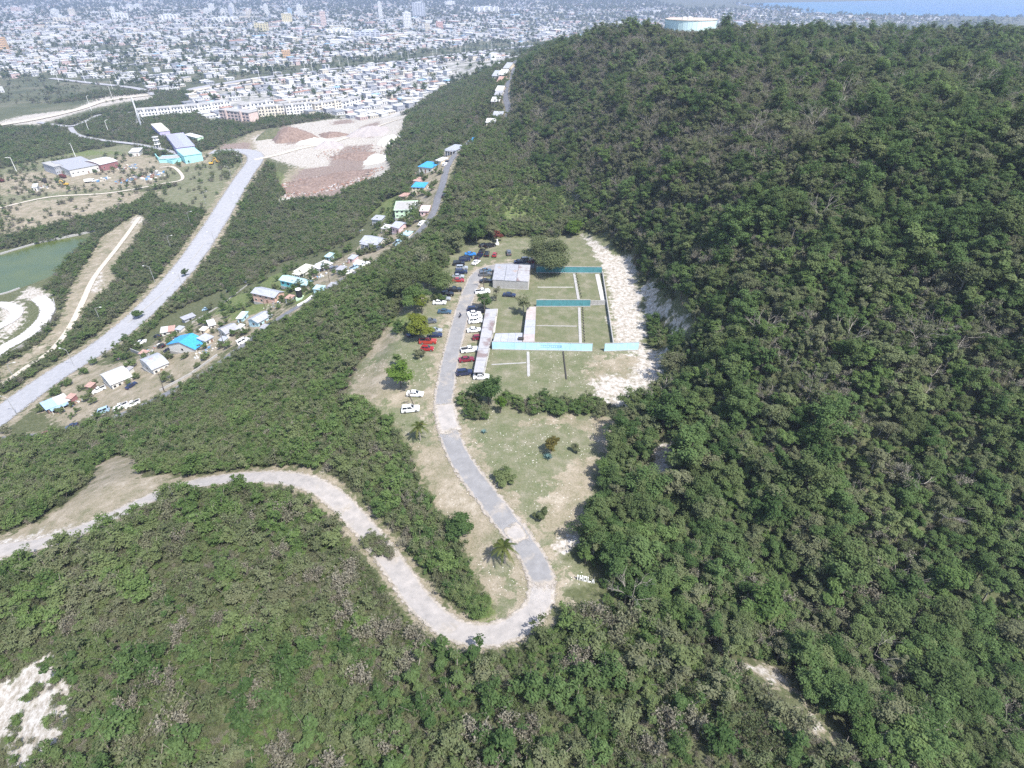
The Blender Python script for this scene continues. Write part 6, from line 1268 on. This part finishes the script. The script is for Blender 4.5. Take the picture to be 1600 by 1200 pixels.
house([(184,205),(206,204),(210,187),(196,186)], .5, 'grey', 'concrete', 'flat grey concrete pad with reddish kerbs', 'flat', 'concrete_pad', 'slab', wins=0, side_wins=0, door=False, group=IB, base=.2)
# conveyor tower and silo
x, y, z = at(222, 199); mb = MB(); mb.tube([(0, 0, 0), (-3, 4, 9), (-6, 9, 20), (-8, 12, 30)], 1.0, 4); 
for k in range(4): mb.tube([(-6 + .8 * (k % 2), 9, 19), (-3 - 6 * (k % 2), 5 + 8 * (k // 2), -.5)], .25, 4)
o = tag(mb.build('conveyor', STEEL), 'tall slanting grey conveyor behind the sheds', 'conveyor'); o.location = (x, y, z)
x, y, z = at(248, 232); r = empty('batching_tower', (x, y, z), 0, 'white lattice plant tower beside the factory hall', 'tower'); mb = MB()
for sx in (-1.5, 1.5):
    for sy in (-1.5, 1.5): mb.box(sx - .2, sx + .2, sy - .2, sy + .2, -.5, 11)
mb.build('frame', WHITE, r); mb = MB()
for zz in (4, 8, 11): mb.box(-2.3, 2.3, -2.3, 2.3, zz, zz + .3)
mb.build('platform', WHITE, r); mb = MB(); mb.tube([(0, 0, 4.4), (0, 0, 6.0), (0, 0, 11.6)], [.3, 1.5, 1.5], 10); mb.build('hopper', STEEL, r)

# ---- apartment blocks ------------------------------------------------------------------
BLOCKW = {'cream': wallpaint('cream_block_wall', (.66, .60, .50)), 'pinkish': wallpaint('pinkish_block_wall', (.64, .50, .45)), 'white': wallpaint('white_block_wall', (.74, .73, .71)), 'yellow': wallpaint('yellow_block_wall', (.64, .56, .34)), 'orange': wallpaint('orange_block_wall', (.62, .40, .22)), 'grey': wallpaint('grey_tower_wall', (.45, .47, .52)), 'blue': wallpaint('blue_tower_wall', (.42, .55, .68)), 'salmon': wallpaint('salmon_block_wall', (.60, .36, .30))}
WINB = mat('window_band', (.10, .11, .13), .3, .2, .3, spec=.5)
def block(P, z, hgt, floors, bays, wall, label, name='apartment_block', cat='apartment block', group=None, stair=True):
    """straight block between two ground points; every bay of every floor has a window of its own"""
    (x0, y0), (x1, y1), depth = P; L = math.hypot(x1 - x0, y1 - y0); a = math.atan2(y1 - y0, x1 - x0); r = empty(name, (x0, y0, z), a, label, cat, group); m = BLOCKW[wall]; D = depth
    mb = MB(); mb.box(0, L, 0, D, -1, hgt); mb.build('wall', m, r); mb = MB(); mb.box(-.4, L + .4, -.4, D + .4, hgt + .01, hgt + .5); mb.build('roof', CONC, r)
    bw, fh = L / bays, hgt / floors; wm = MB(); wm.box(-bw * .30, bw * .30, -.12, .12, 0, fh * .5); wme = wm.mesh('window'); wme.materials.append(WINB)
    for f in range(floors):
        for b in range(bays):
            for yy in (0, D): o = link('window', wme, r); o.location = (bw * (b + .5), yy, fh * f + fh * .3)
    if stair and bays > 5:
        sm = MB(); sm.box(-1.2, 1.2, -1.6, -.15, -1, hgt + 1.6); sme = sm.mesh('stair_tower'); sme.materials.append(m)
        for b in range(2, bays, 4): o = link('stair_tower', sme, r); o.location = (bw * b, 0, 0)
    return r
def block_px(pa, pb, depth, hgt, floors, bays, wall, label, group='apartment blocks behind the quarry', **k):
    a, b = at(*pa), at(*pb); return block(((a[0], a[1]), (b[0], b[1]), depth), min(a[2], b[2]) - .3, hgt, floors, bays, wall, label, group=group, **k)
block_px((218,186),(300,179),14,10,3,16,'white','long white apartment block nearest the factory')
block_px((302,178),(362,171),14,10,3,12,'white','long white apartment block behind the pine green field')
block_px((346,190),(392,194),14,13,4,8,'pinkish','pinkish apartment block with stair towers facing the field')
block_px((406,186),(446,183),13,13,4,8,'cream','cream apartment block with stair towers behind the quarry')
block_px((449,182),(490,179),13,13,4,8,'white','white apartment block with stair towers behind the quarry')
block_px((494,178),(535,172),13,12,4,8,'cream','cream apartment block at the right end of the row')
block_px((537,172),(565,165),13,11,3,6,'white','white apartment block at the foot of the wooded ridge')
block_px((440,172),(500,166),12,10,3,9,'cream','cream apartment block in the second row')
block_px((380,176),(430,170),12,10,3,8,'white','white apartment block in the second row')

# ---- towers of the town -------------------------------------------------------------------
def tower(u, vt, vb, wpx, wall, label, ratio=.8, floors=None, group='tall buildings of the town'):
    x, y = at_z(u, vb, 0); px = F_PX / (y * CP + CAM_H * SP); hgt = (vb - vt) / (px * 1.05); w = wpx / px; fl = floors or max(4, min(14, int(hgt / 4))); r = empty('tower_block', (x, y, 0), .25, label, 'tower', group); d = w * ratio
    mb = MB(); mb.box(-w / 2, w / 2, -d / 2, d / 2, -1, hgt); mb.build('wall', BLOCKW[wall], r); mb = MB(); mb.box(-w * .22, w * .22, -d * .22, d * .22, hgt, hgt + 4); mb.build('roof_house', BLOCKW['grey'], r)
    bm_ = MB(); bm_.box(-w * .46, w * .46, -d / 2 - .25, d / 2 + .25, 0, hgt / fl * .42); bme = bm_.mesh('window_band'); bme.materials.append(WINB)
    for f in range(fl): o = link('window_band', bme, r); o.location = (0, 0, hgt / fl * (f + .35))
    pm_ = MB(); pm_.box(-w * .035, w * .035, -d / 2 - .4, d / 2 + .4, 0, hgt); pme = pm_.mesh('pilaster'); pme.materials.append(BLOCKW[wall])
    for q in (-.3, -.1, .1, .3): o = link('pilaster', pme, r); o.location = (q * w, 0, 0)
for t in [(333,8,22,8,'white','white tower second from the left of the left cluster'),(325,15,26,9,'white','shorter white tower at the left of the left cluster'),(365,8,24,6,'white','slim white tower right of the left cluster'),(350,15,25,6,'white','low white tower in the left cluster'),(390,17,27,7,'cream','cream tower standing alone right of the left cluster'),(362,12,26,5,'grey','grey tower beside the slim white one'),
   (418,9,25,6,'white','narrow white tower left of the yellow slab'),(454,14,25,6,'blue','pale blue tower in the middle cluster'),(470,10,25,9,'white','white tower with dark stripes in the middle cluster'),(450,23,38,14,'yellow','yellowish stepped block in front of the middle cluster'),(410,37,48,20,'yellow','wide cream yellow block at the left front'),(390,15,26,8,'pinkish','pinkish tower at the left of the middle cluster'),
   (507,20,43,8,'pinkish','tall lone pinkish white tower in the middle of the town'),(595,6,28,6,'white','slim white tower with a thin spire'),(637,22,44,12,'white','tall white striped tower, the largest of the town'),(655,7,27,20,'grey','broad grey white hospital block'),(668,37,50,8,'cream','cream block right of the largest tower'),(687,35,46,10,'salmon','salmon block right of the cream one'),(703,3,10,16,'white','distant broad white block at the top'),(759,12,20,40,'white','long white building at the far right of the town'),
   (204,8,16,8,'white','white tower on the far left, first of two'),(217,8,16,10,'white','white tower on the far left, second of two'),(180,13,29,5,'white','slim white tower on the far left'),(115,15,26,8,'cream','cream tower on the far left'),(88,16,25,10,'white','white block on the far left'),(8,60,79,11,'orange','orange and white tower at the left edge'),(28,12,20,12,'pinkish','pinkish block at the far left edge'),(448,79,89,12,'orange','small orange block in front of the town'),
   (668,107,118,8,'salmon','salmon square block in the near district'),(190,22,32,22,'white','white slab block behind the far left towers'),(265,24,33,26,'white','long white slab between the left clusters'),(575,50,60,38,'grey','dark grey stand roof of the town sports ground'),(530,46,54,36,'white','long white hall beside the sports ground'),(100,28,36,24,'cream','cream slab on the far left'),(350,28,35,30,'white','long white slab below the left cluster')]:
    tower(*t[:6], ratio=.8 if t[3] < 16 else .35)

# ---- houses of the town ---------------------------------------------------------------------
HR = np.random.default_rng(77); d0 = np.array([464., 494.]); d0 /= np.linalg.norm(d0); n0 = np.array([-d0[1], d0[0]])
HW = [mat('town_wall_' + n_, c_, .85, .08, .2) for n_, c_ in (('white', (.52, .515, .51)), ('cream', (.49, .45, .38)), ('pink', (.48, .37, .35)), ('grey', (.30, .31, .34)))]
HRF = [mat('town_roof_' + n_, c_, .8, .10, .2) for n_, c_ in (('white', (.58, .575, .57)), ('pale', (.40, .40, .405)), ('grey', (.23, .24, .26)), ('rust', (.36, .22, .17)), ('blue', (.25, .42, .60)))]
RNAMES = ['white', 'pale', 'grey', 'rusty', 'blue']; WNAMES = ['white', 'cream', 'pink', 'grey']
NEAR_D = poly(URBAN[0]); SEA_EDGE = np.array([at_z(u, v, 0) for u, v in [(1120,3),(1180,14),(1235,21),(1320,24),(1450,26),(1620,28)]])
GREEN = [poly(p) for p in [[(0,175),(0,130),(90,118),(130,125),(210,142),(240,148),(150,165),(60,178)],[(330,178),(300,165),(290,175)],[(345,165),(385,150),(420,150),(430,160),(385,172)],[(400,110),(480,100),(560,92),(640,84),(700,75),(800,62),(800,72),(660,88),(560,100),(470,112),(400,120)],[(560,98),(640,88),(800,70),(900,60),(900,72),(800,80),(700,92),(600,104)]]]
def town_grid(umin, umax, vmin, vmax, along, street, seed):
    """rows of plots, two back to back between streets"""
    pts = []; c = np.array(at_z((umin + umax) / 2, (vmin + vmax) / 2, 0)); return c
rows_, k_ = [], 0
A = np.array([at_z(u, v, 0) for u, v in [(-90, 178), (-90, 6), (1130, 6), (1450, 28), (1250, 60), (900, 70), (830, 80), (690, 180), (300, 180)]])
sx = (A @ d0); sy = (A @ n0)
rr = np.arange(sy.min(), sy.max(), 25.0); X, Y, TURN = [], [], []
for i, q in enumerate(rr):
    off = 4.0 if i % 2 else -4.0
    t = np.arange(sx.min(), sx.max(), 14.5) + HR.uniform(0, 6); p = d0[None] * t[:, None] + n0[None] * (q + off); X.append(p[:, 0]); Y.append(p[:, 1])
X = np.concatenate(X); Y = np.concatenate(Y); X += HR.uniform(-1.6, 1.6, len(X)); Y += HR.uniform(-1.6, 1.6, len(X))
ZT = T.h(X, Y); u, v, d = project(X, Y, ZT + 3)
near_in = soft_inside(NEAR_D, X, Y, 1.) > .5
dens = .64 + 1.5 * (value_noise(X, Y, 80, 41) - .5) + .5 * (value_noise(X, Y, 420, 42) - .5); dens = np.where(near_in, .90, dens)
dens = np.where(Y > 2600, dens * .55, dens); dens = np.where((u > 820) & (Y > 1500), dens * .6, dens)
k = (v > -25) & (v < 184) & (u > -60) & (u < 1640) & (HR.random(len(X)) < dens) & (ZT < 30)
k &= near_in | (Y > 1000) & ((v < 128) | (u < 330) & (v < 148)); k &= ~((u > 700) & (v > 92))
for g_ in GREEN: k &= soft_inside(g_, X, Y, 1.) < .5
for Q, w in ROAD_LINES:
    if Q[:, 1].max() > 600:
        for i in range(0, len(X), 4000): s = slice(i, i + 4000); k[s] &= np.sqrt(((X[s, None] - Q[None, ::3, 0]) ** 2 + (Y[s, None] - Q[None, ::3, 1]) ** 2).min(1)) > w + 7
# keep off the sea and out of hidden ground
sea_y = np.interp(X, SEA_EDGE[np.argsort(SEA_EDGE[:, 0]), 0], SEA_EDGE[np.argsort(SEA_EDGE[:, 0]), 1]); k &= ~((X > 900) & (Y > sea_y - 25)); k &= not_hidden(X, Y, ZT + 4, 1.0)
X, Y, ZT, d = X[k], Y[k], ZT[k], d[k]
n = len(X); print('TOWN', n)
W_, D_ = HR.uniform(10, 14.2, n), HR.uniform(8, 11, n); HH = np.where(HR.random(n) < .2, 6.2, 3.2) * HR.uniform(.9, 1.15, n); big = (HR.random(n) < .05) & (Y > 1700); W_ = np.where(big, W_ * HR.uniform(2.5, 5, n), W_); D_ = np.where(big, D_ * 2.2, D_); HH = np.where(big, 8, HH)
ang0 = math.atan2(d0[1], d0[0]); AN = ang0 + HR.normal(0, .03, n) + np.where(HR.random(n) < .85, 0, math.pi / 2)
WI = HR.choice(4, n, p=[.55, .22, .10, .13]); RI = HR.choice(5, n, p=[.50, .25, .14, .09, .02]); order = np.argsort(d)
TMARKS = [(668,112,'the salmon square block'),(770,92,'the white round tank'),(560,106,'the expressway'),(440,128,'the sandy strip'),(585,172,'the wooded ridge foot'),(490,170,'the cream apartment blocks'),(700,122,'the bushy ridge edge'),(620,150,'the district centre'),(380,160,'the grass lot'),(330,158,'the long white apartment block'),(520,140,'the rows past the apartments'),(640,180,'the chalk bank corner'),(250,170,'the embankment end')]
def town_words(x, y, z):
    u, v, _ = project(x, y, z); m = min(TMARKS, key=lambda p: (p[0] - u) ** 2 + 6 * (p[1] - v) ** 2); du, dv = u - m[0], 2.5 * (v - m[1]); q = math.hypot(du, dv)
    if q < 9: return 'right by ' + m[2]
    s = ['right of', 'below right of', 'below', 'below left of', 'left of', 'above left of', 'above', 'above right of'][int(round(math.atan2(dv, du) / (math.pi / 4))) % 8]
    return ('just ' if q < 22 else ('' if q < 45 else 'well ')) + s + ' ' + m[2]
for i in order[:300]:
    r = empty('town_house', (X[i], Y[i], ZT[i]), AN[i], f"{'two-storey ' if HH[i] > 4.6 else ''}{WNAMES[WI[i]]} house with {RNAMES[RI[i]]} flat roof {town_words(X[i], Y[i], ZT[i])}", 'house', 'flat roofed houses of the near district')
    w, dd, h = W_[i] / 2, D_[i] / 2, HH[i]; mb = MB(); mb.box(-w, w, -dd, dd, -1, h); mb.build('wall', HW[WI[i]], r); mb = MB(); mb.box(-w - .4, w + .4, -dd - .4, dd + .4, h + .01, h + .35); mb.build('roof', HRF[RI[i]], r)
    mb = MB(); q = w * .15
    for s in (-.55, .05, .6):
        for yy in (-dd, dd): mb.box(s * w - q, s * w + q, yy - .08, yy + .08, 1.0, 2.2)
    tag(mb.build('windows', WINB, r), kind='stuff')
    if i % 3 == 0: mb = MB(); mb.tube([(w * .4, dd * .3, h + .36), (w * .4, dd * .3, h + 1.9)], .8, 8); mb.build('roof_tank', HW[0], r)
far = order[300:]  # the rest are too small and too many to single out
def town_mesh(ix):
    V, F, M_ = [], [], []
    for i in ix:
        c, s = math.cos(AN[i]), math.sin(AN[i]); w, dd, h = W_[i] / 2, D_[i] / 2, HH[i]; b = len(V)
        for zz, e in ((-1, 0), (h, 0), (h, .4), (h + .4, .4)):
            for p, q in ((-1, -1), (1, -1), (1, 1), (-1, 1)): px_, py_ = p * (w + e), q * (dd + e); V.append((X[i] + c * px_ - s * py_, Y[i] + s * px_ + c * py_, ZT[i] + zz))
        F += [(b + j, b + (j + 1) % 4, b + 4 + (j + 1) % 4, b + 4 + j) for j in range(4)] + [(b + 8 + j, b + 8 + (j + 1) % 4, b + 12 + (j + 1) % 4, b + 12 + j) for j in range(4)] + [(b + 12, b + 13, b + 14, b + 15)]
        M_ += [WI[i]] * 4 + [4 + RI[i]] * 5
        # windows on the two long sides
        for yy in (-1, 1):
            for t in (-.5, .45):
                b2 = len(V)
                for p, q in ((t - .18, 1.0), (t + .18, 1.0), (t + .18, 2.3), (t - .18, 2.3)): px_, py_ = p * w, yy * (dd + .06); V.append((X[i] + c * px_ - s * py_, Y[i] + s * px_ + c * py_, ZT[i] + q))
                F.append((b2, b2 + 1, b2 + 2, b2 + 3) if yy < 0 else (b2 + 3, b2 + 2, b2 + 1, b2)); M_.append(9)
    me = bpy.data.meshes.new('town_houses'); me.from_pydata(V, [], F)
    for m in HW + HRF + [WINB]: me.materials.append(m)
    me.polygons.foreach_set('material_index', M_); me.update(); return me
tag(link('town_houses', town_mesh(far)), kind='stuff')

# trees and bushes of the plain: street trees, gardens and scrubland too far away to count
TX = HR.uniform(-3600, 2600, 60000); TY = 900 + HR.random(60000) ** 1.5 * 4600; TZ = T.h(TX, TY); u, v, d = project(TX, TY, TZ + 4)
kk = (u > -50) & (u < 1650) & (v > -20) & (v < 165) & (TZ < 120)
gd = value_noise(TX, TY, 150, 51) * .6 + value_noise(TX, TY, 45, 52) * .4; ing = np.zeros(len(TX), bool)
for g_ in GREEN: ing |= soft_inside(g_, TX, TY, 1.) > .5
nd = soft_inside(NEAR_D, TX, TY, 1.) > .5
kk &= (np.where(nd, .22, np.where(ing, .9, np.clip(gd * 1.9 - .4, .04, 1))) > HR.random(len(TX)))
sea_y = np.interp(TX, SEA_EDGE[np.argsort(SEA_EDGE[:, 0]), 0], SEA_EDGE[np.argsort(SEA_EDGE[:, 0]), 1]); kk &= ~((TX > 900) & (TY > sea_y - 20)) & not_hidden(TX, TY, TZ + 6, 1.0) & ~((u < 300) & (v > 135) & ~ing)
for Q, w in ROAD_LINES:
    if Q[:, 1].max() > 600:
        for i in range(0, len(TX), 4000): s = slice(i, i + 4000); kk[s] &= np.sqrt(((TX[s, None] - Q[None, ::3, 0]) ** 2 + (TY[s, None] - Q[None, ::3, 1]) ** 2).min(1)) > w + 3
TX, TY, TZ = TX[kk], TY[kk], TZ[kk]; print('TOWN TREES', len(TX))
kinds = ['green_tree', 'olive_tree', 'bright_tree', 'olive_shrub', 'dry_shrub']; rows = []; field = soft_inside(GREEN[0], TX, TY, 1.) > .5
for x, y, z, fl_ in zip(TX, TY, TZ, field):
    kd = kinds[int(HR.choice(5, p=[.05, .15, .0, .5, .3] if fl_ else [.6, .3, .1, 0, 0]))]; rows.append((kd, (x, y, z, HR.uniform(0, 6.28), HR.uniform(.9, 1.9) * (1 + max(0, y - 2200) / 2600), int(HR.integers(len(PROTO[kd]))))))
instance_stuff('town_trees', rows)

# ---- water tank on the hill -------------------------------------------------------------------
a0 = at_z(1078, 44, 117); dv = np.array(a0) / np.linalg.norm(a0); tx, ty = dv * 520 ; tz = H(tx, ty) - 1
px = F_PX / (ty * CP - (tz + 5 - CAM_H) * SP); rad = 39 / px
r = empty('storage_tank', (tx, ty, tz), 0, 'large round pale turquoise water tank on top of the wooded hill', 'water tank'); top = 150 - (150 - 0) * 0; 
zt = CAM_H + (ray(1078, 32.0)[2] / ray(1078, 32.0)[1]) * (ty - rad)
mb = MB(); mb.tube([(0, 0, -3), (0, 0, zt - tz)], rad, 72, cap=False); o = mb.build('wall', mat('tank_paint', (.60, .74, .75), .45, .06, .2), r, True); mb = MB(); mb.tube([(0, 0, zt - tz - .3), (0, 0, zt - tz), (0, 0, zt - tz + .05), (0, 0, zt - tz + rad * .012)], [rad + .25, rad + .25, rad, 1.5], 72); mb.build('roof', mat('tank_roof', (.40, .35, .30), .8, .2, .1), r)
mb = MB()
for k in range(2): mb.box(-rad * .45 + k * 4, -rad * .45 + k * 4 + 2.4, -rad * .5, -rad * .5 + 2, zt - tz, zt - tz + 1.7)
mb.build('roof_box', WHITE, r); mb = MB()
for k in range(36): a = 2 * math.pi * k / 36; mb.box(rad * math.cos(a) - .1, rad * math.cos(a) + .1, rad * math.sin(a) - .1, rad * math.sin(a) + .1, -1, zt - tz - .31)
mb.build('rib', mat('tank_rib', (.57, .71, .72), .5, .06), r)
# small white tank at the end of the near district
x, y, z = at(770, 93); r = empty('storage_tank', (x, y, z), 0, 'small white round tank at the end of the near district', 'water tank'); mb = MB(); mb.tube([(0, 0, -1), (0, 0, 9)], 6, 24); mb.build('wall', WHITE, r); mb = MB(); mb.tube([(0, 0, 9.01), (0, 0, 10)], [6.1, 1], 24); mb.build('roof', HRF[0], r)

# ---- poles ------------------------------------------------------------------------------------
def lamp(pos, hgt, arm, turn, label, group, double=False, m=STEEL, rad=.14):
    r = empty('street_lamp', pos, turn, label, 'street lamp', group); mb = MB(); mb.tube([(0, 0, -.5), (0, 0, hgt)], [rad, rad * .6], 6); mb.build('pole', m, r)
    for s in ((1, -1) if double else (1,)):
        mb = MB(); mb.tube([(0, 0, hgt - .2), (s * arm * .5, 0, hgt + .5), (s * arm, 0, hgt + .6)], rad * .55, 5); mb.build('arm', m, r); mb = MB(); mb.box(s * arm - .1 if s > 0 else -arm - .8, s * arm + .8 if s > 0 else -arm + .1, -.17, .17, hgt + .5, hgt + .68); mb.build('lamp_head', WHITE, r)
    return r
for k, (u, v, h, t, lb) in enumerate([(160,508,9.5,0,'lamp over the highway beside the bare track'),(242,441,9.5,185,'lamp on the highway verge above the bare track'),(268,391,9,10,'lamp with long arm left of the highway'),(298,352,9,10,'lamp left of the highway above the long armed one'),(322,319,9,10,'lamp left of the highway near the bend'),(287,454,9.5,170,'lamp on the right edge of the highway beside the round tree'),
   (337,385,9,175,'lamp on the right edge of the highway, half way up'),(376,322,9,175,'lamp on the right edge of the highway near the bend'),(117,574,9,170,'thin lamp on the right edge of the highway by the yards'),(28,601,10,20,'lamp at the left edge of the highway at the picture edge'),(26,648,8,170,'lamp near the timber shed'),(380,262,10,180,'lamp at the outside of the highway bend'),(362,280,10,180,'lamp inside the highway bend')]):
    x, y, z = at(u, v); lamp((x, y, z), h, 2.6, R(t), lb, 'street lamps of the wide highway')
HWY = smooth_line([at(u, v)[:2] for u, v in [(400,123),(470,115),(560,103),(660,91),(800,75),(870,69)]], 10.); acc = 0; cnt = 0
for i in range(0, len(HWY) - 1, 4):
    p = HWY[i]; dd = HWY[i + 1] - p; a = math.atan2(dd[1], dd[0]); nn = np.array([-math.sin(a), math.cos(a)]); side = 1 if cnt % 2 else -1; q = p + nn * 15 * side
    lamp((q[0], q[1], H(q[0], q[1])), 17, 3.5, a - side * math.pi / 2, ['tall pale lamp on the far side of the distant expressway', 'tall pale lamp on the near side of the distant expressway'][cnt % 2 == 0], 'tall lamps of the distant expressway', m=WHITE, rad=.34); cnt += 1
for k, (u, v) in enumerate([(92,128),(84,118),(98,122),(72,112),(38,116),(46,117),(112,120),(134,130),(152,106),(176,139),(120,104),(130,107),(164,102),(185,135),(148,112),(100,112),(143,173),(177,157),(26,268),(118,245),(140,207),(170,207)]):
    x, y, z = at(u, v); lamp((x, y, z), 17 if k < 18 else 12, 3.0, R(40 + 70 * k), ['tall pale lamp at the left road junction', 'tall lamp above the green field at the left', 'tall lamp beside the works road'][0 if k < 9 else (1 if k < 18 else 2)], 'tall lamps of the left junction', m=WHITE, rad=.3)
def utility(u, v, h, lean, label):
    x, y, z = at(u, v); r = empty('utility_pole', (x, y, z), R(20), label, 'utility pole', 'utility poles'); r.rotation_euler = (0, R(lean), R(20)); mb = MB(); mb.tube([(0, 0, -.5), (0, 0, h)], [.16, .10], 6); mb.build('pole', BARK, r); mb = MB(); mb.box(-1.1, 1.1, -.07, .07, h - .6, h - .45); mb.build('crossarm', BARK, r)
for u, v, h, ln, lb in [(291,684,7,-6,'dark leaning pole in the bushes above the gravel track'),(647,634,4.5,-14,'short dark leaning pole between the two white cars'),(257,612,8,3,'pole in front of the grey curved roof'),(352,545,8,0,'pole beside the white van'),(417,492,8,0,'pole in front of the pale blue walled house'),(515,441,8,0,'pole by the turquoise house'),(756,452,8,0,'pole between the building and the white pickup'),(757,490,6,0,'pale pole inside the dark tree by the shelter'),(538,408,8,0,'pole by the village road bend'),(684,262,8,0,'pole beside the large blue roof'),(540,640,4,0,'thin pole at the bottom left of the clearing'),(716,310,8,0,'pole in the wood right of the upper road')]: utility(u, v, h, ln, lb)

# ---- air ----------------------------------------------------------------------------
hz = MB(); hz.box(-9200, 9200, -330, 11500, -1.5, 330); ho = hz.build('haze', None)
hm = bpy.data.materials.new('haze'); hm.use_nodes = True; nt = hm.node_tree
for n in list(nt.nodes):
    if n.type == 'BSDF_PRINCIPLED': nt.nodes.remove(n)
pv = nt.nodes.new('ShaderNodeVolumePrincipled'); pv.inputs['Color'].default_value = (0.64, 0.75, 1.0, 1); pv.inputs['Density'].default_value = 1.9e-4; pv.inputs['Anisotropy'].default_value = 0.2
nt.links.new(pv.outputs[0], [n for n in nt.nodes if n.type == 'OUTPUT_MATERIAL'][0].inputs['Volume'])
ho.data.materials.clear(); ho.data.materials.append(hm); tag(ho, kind='stuff')
